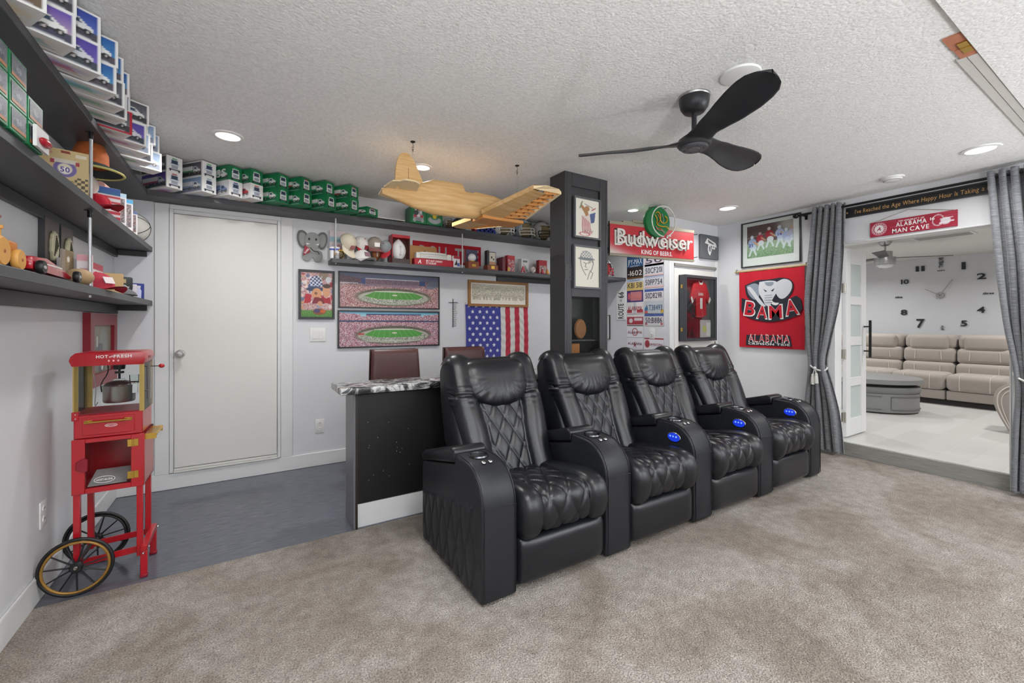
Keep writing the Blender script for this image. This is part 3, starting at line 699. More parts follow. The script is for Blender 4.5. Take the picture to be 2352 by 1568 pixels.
pb('cup_bracket', MB().tube([(kx + .062 + .02 * math.cos(a), ky - .03 + .02 * math.sin(a), .955) for a in np.linspace(0, 6.28, 17)[:-1]], .0025, 6, closed=True).box(kx + .05, kx + .075, ky - .03, ky - .02, .90, .955), CHROME)
pb('kettle_wire', MB().tube(chaikin([(kx - .055, ky + .05, 1.05), (kx - .05, ky + .05, 1.0), (kx - .075, ky + .02, .95), (kx - .066, ky, .91)], 3), .0028, 6), BLACKP, smooth=True)
pb('kettle_wire', MB().tube(chaikin([(kx - .10, ky + .02, 1.0), (kx - .09, ky + .02, .93), (kx - .10, ky + .03, .83), (kx - .08, ky, .86)], 3), .0022, 6), mat('grey_cable', '9a9a9a', .4), smooth=True)
# hood
hp = [(dx0 - .004, 1.05), (dx1 + .002, 1.05), (dx1 + .012, 1.078), (dx1 + .004, 1.104), (dx1 - .008, 1.112), (dx0 + .008, 1.112), (dx0 - .008, 1.096), (dx0 - .014, 1.076)]
hood = pb('hood', MB().prism(hp, y0 - .008, y1 + .004), REDM, bevel=.0015, seg=2)
lettering('lettering', 'HOT', WINK, hood, -.587 + .56, 1.093 + .004, .014, .042, y=y0 - .0086 - 2.89)
lettering('lettering', 'and', WINK, hood, -.556 + .56, 1.0925 + .004, .008, .014, y=y0 - .0086 - 2.89, rot=.3)
lettering('lettering', 'FRESH', WINK, hood, -.513 + .56, 1.093 + .004, .014, .066, y=y0 - .0086 - 2.89)
for k in range(3): pb('diamond_light', MB().prism([(-.563 + k * .017 + a * .0045, 1.072 + b * .0055) for a, b in ((1, 0), (0, 1), (-1, 0), (0, -1))], y0 - .0095, y0 - .0082), mat('pink_lens', 'f2b9bd', .3), hood)
for k in range(2): pb('side_switch', MB().box(dx1 + .006, dx1 + .013, 2.85 + k * .035, 2.872 + k * .035, 1.074, 1.086), DKRED, hood)
# crank with the red knob
ck = pb('crank', MB().tube([(dx1 + .012, 2.90, .86), (dx1 + .014, 2.90, 1.03)], .002, 8).tube([(dx1 + .0, 2.90, .905), (dx1 + .02, 2.86, .905)], .002, 8).tube([(dx1 + .012, 2.90, 1.028), (dx1 + .05, 2.88, 1.03)], .0024, 8), STEEL)
pb('knob', MB().ell((dx1 + .06, 2.875, 1.03), .013, .013, .011, 18, 10), RED, ck, smooth=True)
# side handle, frame, legs
pb('side_handle', MB().grid(np.array([[(-.43 + .045 * math.sin(a) + (.0 if k < 2 else 0), (2.785, 2.97)[k], .695 - .022 * (1 - math.cos(a * 1.0)) + .012 * a) for a in np.linspace(0, 2.6, 14)] for k in (0, 1)])).box(-.432, -.388, 2.783, 2.786, .672, .70).box(-.432, -.388, 2.969, 2.972, .672, .70), BRASS, smooth='auto')
for lx in (x0 + .014, x1 - .02):
    for ly in (y0 + .014, y1 - .014): pb('leg', MB().box(lx - .012, lx + .012, ly - .012, ly + .012, .10, .455), REDM, bevel=.002, seg=1)
for ly in (y0 + .014, y1 - .014): pb('side_rail', MB().bar((x0 + .012, ly + .013, .115), (x1 - .004, ly + .013, .128), .006, .03), REDM)
pb('axle', MB().cyl((-.672, 2.73, .133), (-.672, 3.075, .133), .008, 12), BLACKM)
pb('cross_bar', MB().box(-.447, -.420, 2.752, 3.03, .128, .156), REDM, bevel=.003, seg=1)
for ly in (2.768, 3.014):
    ft = pb('foot', MB().box(-.447, -.420, ly - .014, ly + .014, .0, .128), REDM, bevel=.003, seg=1)
    pb('foot_cap', MB().box(-.449, -.418, ly - .016, ly + .016, -.003, .012), DKRED, ft, bevel=.003, seg=1)
    pb('bolt', MB().ell((-.434, ly - .018, .118), .006, .005, .006, 12, 6), CHROME, ft); pb('bolt', MB().ell((-.416, ly, .14), .006, .005, .005, 12, 6), CHROME, ft)
GOLDP = mat('gold_paint', '9c7434', .4, metal=.3)
def wheel(wx, wy, r, gold):
    hub = pb('wheel', MB().tube([(wx + r * math.cos(a), wy, r + r * math.sin(a) + .001) for a in np.linspace(0, 2 * math.pi, 49)[:-1]], .0075, 8, closed=True), BLACKP, smooth=True)
    if gold: pb('gold_rim', MB().tube([(wx + (r - .012) * math.cos(a), wy - .004, r + (r - .012) * math.sin(a)) for a in np.linspace(0, 2 * math.pi, 49)[:-1]], .006, 8, closed=True), GOLDP, hub, smooth=True)
    else: pb('inner_rim', MB().tube([(wx + (r - .012) * math.cos(a), wy, r + (r - .012) * math.sin(a)) for a in np.linspace(0, 2 * math.pi, 49)[:-1]], .006, 8, closed=True), BLACKP, hub, smooth=True)
    for k in range(11):
        a = 2 * math.pi * (k + .3) / 11; pb('spoke', MB().cyl((wx + .018 * math.cos(a), wy, r + .018 * math.sin(a)), (wx + (r - .014) * math.cos(a), wy, r + (r - .014) * math.sin(a)), .0042, 8, .0032), BLACKP, hub, smooth='auto')
    M = Matrix.Rotation(math.pi / 2, 3, 'X')
    pb('hub', MB().lathe([(.001, .014), (.018, .013), (.024, .006), (.024, -.006), (.018, -.012), (.001, -.012)], (wx, wy, r), 24, M), BLACKP, hub, smooth='auto')
    pb('hub_nut', MB().lathe([(.001, .017), (.006, .017), (.009, .013)], (wx, wy, r), 14, M), CHROME, hub)
wheel(-.669, 2.738, .126, True); wheel(-.669, 3.06, .126, False)

# ================================================================== CEILING FAN
fx, fy = 1.975, 1.387
FANB = mat('fan_black', '2e2f32', .36, spec=.4); FANL = mat('fan_black_under', '2a2b2e', .5, spec=.4)
fan = thing('ceiling_fan', 'matte black three blade propeller ceiling fan on a downrod', 'ceiling fan', (fx, fy, ZC))
MB().lathe([(.04, -.088), (.052, -.082), (.068, -.058), (.074, -.03), (.074, -.012)], n=36).build('canopy', FANB, fan, smooth='auto')
MB().lathe([(.076, -.012), (.079, -.006), (.079, 0)], n=36).build('canopy_ring', STEEL, fan, smooth='auto')
MB().lathe([(.013, -.20), (.013, -.085)], n=16).lathe([(.024, -.205), (.021, -.185), (.013, -.178)], n=20).build('downrod', FANB, fan, smooth='auto')
MB().lathe([(.001, -.268), (.03, -.267), (.075, -.262), (.085, -.25), (.078, -.225), (.05, -.205), (.024, -.196), (.001, -.196)], n=40).build('motor_housing', FANB, fan, smooth='auto')
cp = MB().lathe([(.001, -.2735), (.062, -.2735), (.067, -.268), (.067, -.262)], n=40).build('hub_plate', mat('fan_plate', '4a4b4f', .4), fan, smooth='auto')
MB().lathe([(.001, -.2765), (.024, -.2765), (.028, -.273)], n=28).build('hub_cap', mat('fan_cap', '5a5b5f', .3), cp, smooth='auto')
for k in range(6):
    a = k * math.pi / 3; MB().lathe([(.001, -.276), (.004, -.276), (.005, -.273)], (.046 * math.cos(a), .046 * math.sin(a), 0), 10).build('screw', BLACKP, cp)
def blade(ang):
    n, mth = 46, 17; R = .605; tt = np.sin(np.linspace(0, math.pi / 2, n)); d = np.array([math.cos(ang), math.sin(ang), 0]); tn = np.array([-math.sin(ang), math.cos(ang), 0])
    half = np.interp(tt, [0, .12, .25, .4, .55, .7, .82, .9, .96, .99, 1], [.075, .060, .052, .060, .074, .083, .083, .075, .055, .03, .004])
    pit = np.radians(np.interp(tt, [0, .15, .35, 1], [4, 14, 24, 19])); zz = np.interp(tt, [0, .2, .5, 1], [-.235, -.238, -.242, -.232]); sweep = np.interp(tt, [0, .3, .7, 1], [0, -.012, .01, .02])
    top = np.zeros((n, mth, 3)); bot = np.zeros((n, mth, 3))
    for i in range(n):
        for j, c in enumerate(np.linspace(-1, 1, mth)):
            th = .013 * (1 - c * c) ** .5 * (1 - .5 * tt[i]) * (1.6 if tt[i] < .2 else 1) + .0012
            camb = .012 * (1 - c * c) * sm(.1, .4, tt[i])
            p = d * (R * tt[i]) + tn * (c * half[i] * math.cos(pit[i]) + sweep[i]) + np.array([0, 0, zz[i] - c * half[i] * math.sin(pit[i]) + camb])
            top[i, j] = p + [0, 0, th / 2]; bot[i, j] = p - [0, 0, th / 2]
    P = np.concatenate([top, bot[:, ::-1]], 1); P = np.concatenate([P, P[:, :1]], 1)
    MB().grid(P).build('blade', FANB, fan, smooth=True)
for k in (126, 240, 0): blade(math.radians(k))

# ================================================================== MODEL AEROPLANE
BALSA = mat('balsa', 'd8a860', .55, spec=.3)
def _ba():
    nt, n, l, b = nodes_of(BALSA); v = mapped(nt, (1.2, 8, 14)); a = tex(nt, 'ShaderNodeTexNoise', 5, v, Detail=6); r = ramp(nt, [(.3, 'cda266'), (.5, 'd9b078'), (.72, 'e2c08c')]); l.new(a.outputs['Fac'], r.inputs[0]); l.new(r.outputs[0], b.inputs['Base Color'])
_ba()
BALSA2 = mat('light_balsa', 'ecd3a8', .6, var=(20, .08)); PLY = mat('orange_ply', 'c98a47', .55, var=(18, .12))
ap = thing('model_aeroplane', 'bare balsa wood model aeroplane with open wing ribs hanging from the ceiling', 'model aeroplane', (1.3, 2.69, 2.1))
Y0 = 2.69
def aero(name, mb, m=BALSA, par=None, **kw): return mb.build(name, m, par or ap, world=True, **kw)
xs = np.array([.715, .74, .80, .92, 1.05, 1.25, 1.272, 1.34, 1.36, 1.5, 1.64, 1.70]); tz = np.array([2.088, 2.10, 2.115, 2.150, 2.205, 2.212, 2.165, 2.160, 2.172, 2.165, 2.135, 2.11])
bz = np.array([2.062, 2.052, 2.035, 2.00, 1.975, 1.98, 1.982, 1.986, 1.988, 1.998, 2.015, 2.03]); hw = np.array([.006, .016, .028, .042, .054, .062, .062, .063, .063, .062, .056, .05])
P = np.zeros((len(xs), 25, 3))
for i in range(len(xs)):
    for j in range(25):
        a = 2 * math.pi * j / 24; c, s_ = math.cos(a), math.sin(a); k = (abs(c) ** 2.6 + abs(s_) ** 2.6) ** (-1 / 2.6)
        P[i, j] = (xs[i], Y0 + hw[i] * k * c, (tz[i] + bz[i]) / 2 + (tz[i] - bz[i]) / 2 * k * s_)
fu = aero('fuselage', MB().grid(P).add([P[-1].mean(0)] + [tuple(q) for q in P[-1]], [(0, j + 1, j + 2) for j in range(24)]), smooth='auto')
def flat(poly, y, t): return MB().prism(poly, y - t / 2, y + t / 2)
fin = aero('tail_fin', flat(chaikin([(.80, 2.11), (.795, 2.2), (.81, 2.30), (.84, 2.345), (.89, 2.345), (.925, 2.30), (.965, 2.21), (.99, 2.16), (.985, 2.14), (.86, 2.10)], 2).tolist(), Y0, .014), bevel=.003, seg=1)
aero('hinge_line', MB().box(.882, .884, Y0 - .0085, Y0 + .0085, 2.15, 2.25), mat('dark_line', '6b4c28', .7), fin)
for sgn, nm in ((-1, 'near'), (1, 'far')):
    pl = [(.935, Y0 + sgn * .01), (.90, Y0 + sgn * .18), (.86, Y0 + sgn * .215), (.80, Y0 + sgn * .215), (.775, Y0 + sgn * .19), (.79, Y0 + sgn * .10), (.82, Y0 + sgn * .01)]
    aero('tailplane', MB().prism(pl, 2.098, 2.108, 'xy'), BALSA2, bevel=.003, seg=1)
    aero('elevator_stub', MB().prism([(.72, Y0 + sgn * .02), (.79, Y0 + sgn * .02), (.785, Y0 + sgn * .19), (.735, Y0 + sgn * .16)], 2.096, 2.104, 'xy'), BALSA2)
def wing(rootY, tipY, rz, tzp, rc, tc, nm):
    def pt(t, c, dz=0.):
        xa = rc[0] + (rc[1] - rc[0]) * c; xb = tc[0] + (tc[1] - tc[0]) * c; return (xa + (xb - xa) * t, rootY + (tipY - rootY) * t, rz + (tzp - rz) * t + dz)
    def th(c): return .045 * (1 - abs(2 * c - .8) ** 2 * .55)
    n = 14
    A = np.array([[pt(t, c, th(c) / 2) for c in np.linspace(0, .46, n)] for t in np.linspace(0, 1, 12)]); B = np.array([[pt(t, c, -th(c) / 2) for c in np.linspace(0, .46, n)] for t in np.linspace(0, 1, 12)])
    L = np.concatenate([A[:, ::-1], B], 1); w = aero('wing', MB().grid(L), BALSA, smooth='auto')
    for k in range(8):
        t = .03 + .93 * k / 7; q = [pt(t, c, th(c) / 2 * .92) for c in np.linspace(.44, 1, 8)] + [pt(t, c, -th(c) / 2 * .92) for c in np.linspace(1, .44, 8)]
        V = [(a, b - .003, c) for a, b, c in q] + [(a, b + .003, c) for a, b, c in q]; m = len(q)
        aero('rib', MB().add(V, [tuple(range(m)), tuple(range(2 * m - 1, m - 1, -1))] + [(i, i + m, (i + 1) % m + m, (i + 1) % m) for i in range(m)]), PLY, w)
    for c in (.62, .80): aero('spar', MB().bar(pt(0, c, .0), pt(1, c, .0), .005, th(c) * .35), PLY, w)
    for c, s2 in ((.99, .012),): aero('edge_strip', MB().bar(pt(0, c), pt(1, c), s2, .02), BALSA2, w)
    aero('wing_tip', MB().add([pt(1, c, dz) for dz in (.01, -.01) for c in (0, 1)] + [(pt(1, .35)[0], tipY + (tipY - rootY) * .09, tzp + .012), (pt(1, .85)[0], tipY + (tipY - rootY) * .05, tzp + .012)], [(0, 1, 5, 4), (2, 4, 5, 3), (0, 4, 2), (1, 3, 5)]), BALSA2, w)
wing(2.61, 2.15, 2.02, 2.085, (1.37, 1.74), (1.49, 1.70), 'near'); wing(2.77, 3.17, 2.01, 2.045, (1.37, 1.74), (1.40, 1.62), 'far')
aero('wing_centre', MB().box(1.38, 1.72, 2.61, 2.77, 1.98, 2.005), PLY, bevel=.004, seg=1)
aero('tail_wheel', MB().lathe([(.001, .006), (.014, .006), (.016, 0), (.014, -.006), (.001, -.006)], (.935, Y0, 1.972), 16, Matrix.Rotation(math.pi / 2, 3, 'X')).cyl((.935, Y0, 1.972), (.955, Y0, 2.01), .003, 6), BLACKP)
def hook(x, y, zend, lab):
    t = thing('ceiling_hook', lab, 'hook', (x, y, ZC), 0, 'hooks holding the aeroplane')
    MB().lathe([(.001, -.006), (.012, -.006), (.016, -.002), (.016, 0)], n=20).build('plate', BLACKM, t, smooth='auto')
    MB().tube(chaikin([(0, 0, -.004), (0, 0, -.02), (.007, 0, -.03), (0, 0, -.04), (-.006, 0, -.033)], 3), .0014, 6).build('hook', BLACKM, t)
    for k in range(2): MB().tube([(.006 * math.cos(a) * (1 - k), .006 * math.cos(a) * k, -.047 - k * .012 + .009 * math.sin(a)) for a in np.linspace(0, 6.28, 13)[:-1]], .0013, 6, closed=True).build('chain_link', BLACKM, t)
    MB().cyl((0, 0, -.066), (0, 0, zend - ZC), .0007, 5).build('line', mat('fishing_line', '777777', .4), t)
hook(.914, 2.692, 2.16, 'black ceiling hook and line above the tail fin of the aeroplane'); hook(1.714, 2.688, 2.09, 'black ceiling hook and line above the nose of the aeroplane')
# ================================================================== WALL-HUNG THINGS
FRAMEB = mat('black_frame', '26272a', .35)
def hang(name, label, cat, P0, P1, face, group=None):
    """a thing at the middle of the box between two wall points (left-top, right-bottom as seen); returns thing, width, height"""
    P0, P1 = np.array(P0), np.array(P1); c = (P0 + P1) / 2
    w = math.hypot(P1[0] - P0[0], P1[1] - P0[1]); h = abs(P0[2] - P1[2])
    return thing(name, label, cat, c, face, group), w, h
def frame4(t, w, h, fw, d, m, name='frame', y=0.):
    b = MB(); b.prism([(-w / 2, -h / 2), (w / 2, -h / 2), (w / 2 - fw, -h / 2 + fw), (-w / 2 + fw, -h / 2 + fw)], y, y - d).prism([(-w / 2, h / 2), (-w / 2 + fw, h / 2 - fw), (w / 2 - fw, h / 2 - fw), (w / 2, h / 2)], y, y - d)
    b.prism([(-w / 2, -h / 2), (-w / 2 + fw, -h / 2 + fw), (-w / 2 + fw, h / 2 - fw), (-w / 2, h / 2)], y, y - d).prism([(w / 2, -h / 2), (w / 2, h / 2), (w / 2 - fw, h / 2 - fw), (w / 2 - fw, -h / 2 + fw)], y, y - d)
    return b.build(name, m, t)
def backing(t, w, h, y, m, name='backing'): return MB().box(-w / 2, w / 2, y - .004, y, -h / 2, h / 2).build(name, m, t)
def wB(px, py): return onY(px, py, YB)
def wR(px, py): return onX(px, py, XR)
def wL(px, py): return onX(px, py, XL)

# ---- stadium panoramas
def stadium(cv, day):
    u, v = cv.u, cv.v
    crowd = ['b98a8c', '9c4a54', 'd8c8c6', '8f3c46', 'c49a94', '5c3a48', 'e2d6d2', '7c3a44', 'a87a76'] if not day else ['c48a96', 'a85264', 'dccdd2', '8f4052', 'cfa4a8', '6e4a62', 'e8e0e4', '4c4a6c', 'b06a78']
    cv.speck(np.ones_like(u), crowd)
    cv.put(sm(.62, .95, v) * (0 if day else .75), '50506a')
    if day:
        cv.put((v > .86).astype(float), '8fc4dc'); cv.grad(.86, 1, 'a9d2e0', '5fa6c4')
        st = ((v > .74) & (v < .93) & (np.abs(u - .53) < .28)) | ((v > .74) & (v < .97 - .25 * u) & (u < .2)) | ((v > .74) & (v < .72 + .22 * u) & (u > .83))
        cv.speck(st.astype(float), crowd); cv.rect(.25, .9, .81, .935, '2b3a6b'); cv.rect(0, .70, 1, .745, '2c3656'); cv.speck(((v > .70) & (v < .745)).astype(float), ['2c3656', '55608a'], .5)
    else:
        cv.grad(.86, 1, '6c7088', '5a607c'); st = (v > .62) & (v < .86) & (np.abs(u - .5) < .29); cv.speck(st.astype(float), ['8f6f7c', '77627a', 'a98d93', '6b5b74']); cv.rect(.24, .845, .79, .875, 'dde0ea')
        cv.rect(0, .69, .17, .72, 'c9c6cc'); cv.poly([(.85, .62), (.93, .62), (1, .7), (1, .88), (.9, .86)], '777d8c'); cv.rect(.17, .7, .24, .86, '4a5f93'); cv.rect(.79, .7, .85, .86, '46578a')
        cv.speck(((u < .2) & (v > .72) & (v < .95 - .5 * u)).astype(float), ['6b5560', '8a6c74', '574a58'])
    x = (u - .52)
    cv.ell(.53, .32, .38, .27, '3c4a30', .75, .1); cv.ell(.53, .30, .36, .22, 'c9c4b8', .8, .05); cv.speck((((u - .53) / .34) ** 2 + ((v - .27) / .17) ** 2 < 1).astype(float), ['dfe3da', '9aa592', '6f7f68', 'c4b9ae', '3e5a3a'], .9)
    g = '4d9a3f' if day else '4b8f36'
    F_ = [(.225, .33), (.33, .475), (.72, .475), (.83, .36), (.77, .26), (.36, .25)]; cv.poly(F_, g)
    for k in range(9): a = .34 + .046 * k; cv.line(a, .475, .30 + .062 * k, .26, .006, '8fc070', .8)
    cv.ell(.53, .38, .028, .022, 'e6d6d0', .9); cv.line(.33, .48, .72, .48, .012, 'e9e9e4', .8)
    if day: cv.poly([(.16, .34), (.225, .33), (.24, .37), (.19, .385)], 'b43a3c'); cv.ell(.53, .15, .46, .02, 'd9d5d2', .5)
    return cv
for nm, day, a, b, lab in (('stadium_panorama', 0, (776.4, 622), (1008, 711), 'framed panorama of a full football stadium under a dusk sky, upper of two'), ('stadium_panorama', 1, (775, 711.8), (1007.8, 793), 'framed panorama of a full football stadium under blue sky, lower of two')):
    t, w, h = hang(nm, lab, 'picture', wB(*a), wB(*b), FACE_BACK, 'stadium panoramas'); t.rotation_euler.z = 0
    frame4(t, w, h, .012, .022, FRAMEB); backing(t, w - .01, h - .01, -.002, BLACKP); stadium(CV(250, 90), day).place('print', w - .022, h - .022, t, 0, -.012, 0)
# ---- football collage poster
t, w, h = hang('collage_poster', 'black framed colourful football collage poster below the elephant cutout', 'poster', wB(685, 618), wB(768, 733), 0)
frame4(t, w, h, .02, .022, FRAMEB); backing(t, w - .01, h - .01, -.002, BLACKP)
cv = CV(96, 140, 'c9a7a2'); u, v = cv.u, cv.v
cv.speck(np.ones_like(u), ['b8464f', 'd8b4ad', 'e9dcd6', '7a86a8', 'c98d55', 'a23743', 'dcd9dc'])
for _ in range(60): cv.ell(rng.random(), .2 + .75 * rng.random(), .03 + .05 * rng.random(), .02 + .04 * rng.random(), ['c0414c', 'e8e2de', '8793b3', 'd2a06a', 'a32a38', 'efd9d0', '5d6a90'][rng.integers(7)], .8)
cv.ell(.72, .92, .16, .08, '9b8574'); cv.ell(.87, .84, .09, .07, 'dfe2e8')
cv.poly([(.22, .66), (.30, .86), (.42, .93), (.58, .91), (.66, .80), (.72, .69), (.48, .66)], '3d4d78')
ck = ((np.floor(u * 16 + v * 3) + np.floor(v * 24 - u * 2)) % 2 > 0) & (v > .69) & (v < .92) & (np.abs(u - .47) < .2); cv.put(ck.astype(float), 'e6e8ef', .9)
cv.ell(.46, .62, .3, .05, '33405f'); cv.ell(.5, .52, .16, .13, 'd49a72'); cv.ell(.47, .53, .05, .03, '8a5a44'); cv.ell(.52, .44, .07, .012, '9a5a48')
cv.ell(.80, .58, .12, .13, 'd59b76'); cv.ell(.82, .70, .13, .05, '4d3a34'); cv.poly([(.62, .5), (.8, .42), (.92, .46), (.95, .3), (.7, .32)], 'a82334')
cv.poly([(.1, .3), (.3, .32), (.34, .5), (.14, .52)], 'b62838'); cv.poly([(.34, .3), (.75, .3), (.7, .42), (.42, .44)], '7d2430'); cv.ell(.6, .3, .08, .06, 'd19a78')
cv.grad(0, .15, '3f7a35', '6f9a4c'); cv.speck((v < .16).astype(float), ['3a6e30', '79a552', '55873c'], .6); cv.ell(.58, .12, .2, .07, '8a4a2c'); cv.ell(.5, .14, .1, .05, '3f3f7c', .8); cv.ell(.7, .13, .09, .04, 'd0622c', .8)
cv.place('print', w - .038, h - .038, t, 0, -.012, 0)
# ---- grey elephant cutout with a red pennant (plain animal shape)
t = thing('elephant_cutout', 'grey painted elephant shaped wall cutout with red BAMA pennant', 'wall plaque', (.489, YB, 1.93), 0)
G1 = mat('elephant_grey', '8f918f', .5); G2 = mat('elephant_dark', '5f605e', .5)
def sil(P, y0, y1, m, name, par=None, k=2): return MB().prism(chaikin(P + [P[0]], k)[:-1].tolist() if k else P, y0, y1).build(name, m, par or t, bevel=.0)
bd = sil([(-.07, -.03), (.07, -.03), (.085, -.08), (.075, -.135), (.015, -.14), (.01, -.10), (-.01, -.10), (-.02, -.135), (-.075, -.13), (-.085, -.08)], -.006, -.02, G1, 'body')
for sg in (-1, 1):
    e = sil([(sg * .04, .03), (sg * .035, .10), (sg * .075, .135), (sg * .115, .125), (sg * .125, .06), (sg * .105, -.01), (sg * .065, -.03)], -.006, -.018, G2, 'ear'); sil([(sg * .05, .04), (sg * .05, .09), (sg * .08, .115), (sg * .105, .10), (sg * .11, .05), (sg * .09, 0), (sg * .065, -.01)], -.018, -.021, G1, 'inner_ear', e)
hd = sil([(-.055, .0), (-.065, .06), (-.04, .11), (.0, .122), (.04, .11), (.062, .06), (.05, .0), (.02, -.035), (.03, -.06), (.0, -.07), (-.02, -.04)], -.012, -.027, G1, 'head')
for sg in (-1, 1):
    MB().ell((sg * .028, -.028, .058), .008, .003, .011, 12, 6).build('eye', INK, hd); sil([(sg * .02, .015), (sg * .05, .022), (sg * .045, .008)], -.027, -.031, WINK, 'tusk', hd, 0)
MB().tube(chaikin([(-.02, -.03, -.015), (.01, -.033, -.05), (.045, -.033, -.045), (.05, -.033, -.07)], 3), .003, 6).build('trunk_line', INK, hd)
pn = sil([(-.075, -.09), (-.02, -.055), (-.03, -.02), (-.062, .0)], -.028, -.031, CRIM, 'pennant', hd, 0); lettering('lettering', 'BAMA', WINK, pn, -.047, -.047, .016, .052, y=-.0316, rot=.95)
# ---- switch and outlets
def plate(name, lab, cat, c, face, kind):
    t = thing(name, lab, cat, c, face)
    w, h = (.128, .122) if kind == 'switch2' else (.075, .122)
    p = MB().box(-w / 2, w / 2, -.006, 0, -h / 2, h / 2).build('cover_plate', WHITEP, t, bevel=.002, seg=2)
    if kind == 'switch2':
        for x in (-.024, .024): MB().box(x - .0165, x + .0165, -.008, -.005, -.034, .034).build('rocker', WHITEP, t, bevel=.001, seg=1)
    elif kind == 'toggle':
        MB().box(-.005, .005, -.018, -.005, -.004, .012).build('toggle', WHITEP, t); 
        for z in (-.03, .03): MB().cyl((0, -.0065, z), (0, -.005, z), .003, 8).build('screw', STEEL, t)
    else:
        for z in (-.025, .025):
            s_ = MB().lathe([(.001, .0085), (.0165, .0085), (.0175, .006)], (0, 0, z), 20, Matrix.Rotation(math.pi / 2, 3, 'X')).build('socket', WHITEP, t)
            for x in (-.006, .006): MB().box(x - .001, x + .001, -.0092, -.0085, z - .002, z + .006).build('slot', INK, s_)
plate('light_switch', 'white double rocker light switch left of the stadium panoramas', 'light switch', (.533, YB, 1.153), 0, 'switch2')
plate('wall_outlet', 'white wall outlet between the flush door and the bar', 'outlet', (.55, YB, .343), 0, 'outlet')
plate('wall_outlet', 'white wall outlet low on the left wall behind the cart wheels', 'outlet', (XL, 2.845, .365), FACE_LEFT, 'outlet')
plate('light_switch', 'white single toggle switch plate among the licence plates', 'light switch', onX(1498, 766, XRET), FACE_RIGHT, 'toggle')
# ---- metal word cross
t = thing('metal_cross', 'thin black metal cross with script words on the back wall', 'wall cross', (1.829, YB, 1.36), 0)
MB().box(-.003, .003, -.008, -.002, -.148, .15).build('upright', BLACKM, t); MB().box(-.05, .052, -.0085, -.002, .108, .113).build('crossbar', BLACKM, t)
for k in range(11):
    z = .088 - .0222 * k; L = .026 + .012 * random.random() + (.016 if k == 4 else 0)
    MB().tube([(.004 + L * s_, -.005, z + .0055 * math.sin(s_ * (9 + 3 * random.random()) + k)) for s_ in np.linspace(0, 1, 14)], .0014, 5).build('script_word', BLACKM, t)
# ---- crowd photograph in oak frame
t, w, h = hang('crowd_photograph', 'wide sepia group photograph in an oak frame above the flag', 'picture', wB(1074, 642), wB(1211, 706), 0)
OAK = mat('oak_frame', '9a6a35', .45, var=(30, .15)); frame4(t, w, h, .028, .024, OAK); backing(t, w - .01, h - .01, -.002, WHITEC)
cv = CV(130, 52, 'e9e3d2'); u, v = cv.u, cv.v
m = ((v > .30) & (v < .93)); cv.put(m.astype(float), 'cfc7b2'); cv.speck((m & (v > .38) & (v < .86)).astype(float), ['c9c1ac', 'a79f8c', 'e6dfcc', '8b8576', 'd8d0bc'], .85); cv.speck((m & (v > .8)).astype(float), ['cbc3ae', 'b9b19c', 'ddd5c2'], .7)
cv.rect(.03, .40, .97, .42, '8d8674', .6)
for k, (a, b) in enumerate(((.04, .18), (.22, .25), (.27, .3), (.33, .37), (.40, .52), (.56, .58), (.61, .64), (.67, .7), (.74, .83), (.87, .97))): cv.speck(((u > a) & (u < b) & (v > .2) & (v < .37)).astype(float), ['a09a88', 'c6bfae', '85806f', 'd8d1bf'], .9)
cv.border(.06, 'f1ece0'); cv.place('print', w - .05, h - .05, t, 0, -.01, 0)
# ---- flag hung vertically
t = thing('national_flag', 'stars and stripes flag hung vertically under the oak framed photograph', 'flag', (2.372, YB, 1.46), 0)
fw_, fh_ = .80, 1.28; cv = CV(160, 256, 'd9d7d2'); u, v = cv.u, cv.v
sidx = np.floor(u * 13).astype(int); red = ((12 - sidx) % 2 == 0); cv.put(red.astype(float), 'bb3347'); can = (u < 7 / 13) & (v > .46); cv.put(can.astype(float), '45499a')
for r in range(11):
    n = 5 if r % 2 == 0 else 4
    for k in range(n):
        cu = (.055 + .107 * k + (0 if n == 5 else .053)); cvv = .985 - .0475 * r; dx, dz = (u - cu) * fw_, (v - cvv) * fh_
        rr = np.hypot(dx, dz); th = np.arctan2(dx, dz); star = rr < .0195 * (.52 + .48 * np.abs(np.cos(th * 2.5)) ** 2.2)
        cv.put((star & can).astype(float), 'e8e8ee')
me = cv.mesh('cloth', fw_, fh_); co = np.empty(len(me.vertices) * 3); me.vertices.foreach_get('co', co); co = co.reshape(-1, 3)
co[:, 1] = -.008 - .003 * np.sin(co[:, 2] * 70 + 3 * np.sin(co[:, 0] * 20)) * (co[:, 0] > .03) - .003 * np.sin(co[:, 0] * 25); co[:, 0] += .006 * np.sin(co[:, 2] * 6); me.vertices.foreach_set('co', co.ravel()); me.polygons.foreach_set('use_smooth', [True] * len(me.polygons)); me.update()
o = link_mesh('cloth', me, PRINTC, t); o.location = (0, 0, -fh_ / 2)
for sg in (-1, 1): MB().box(sg * .40 - .016, sg * .40 + .016, -.012, -.004, -.005, .022).build('corner_tab', WHITEC, t); 
for sg in (-1, 1): MB().ell((sg * .40, -.013, .009), .005, .004, .005, 10, 6).build('push_pin', INK, t)
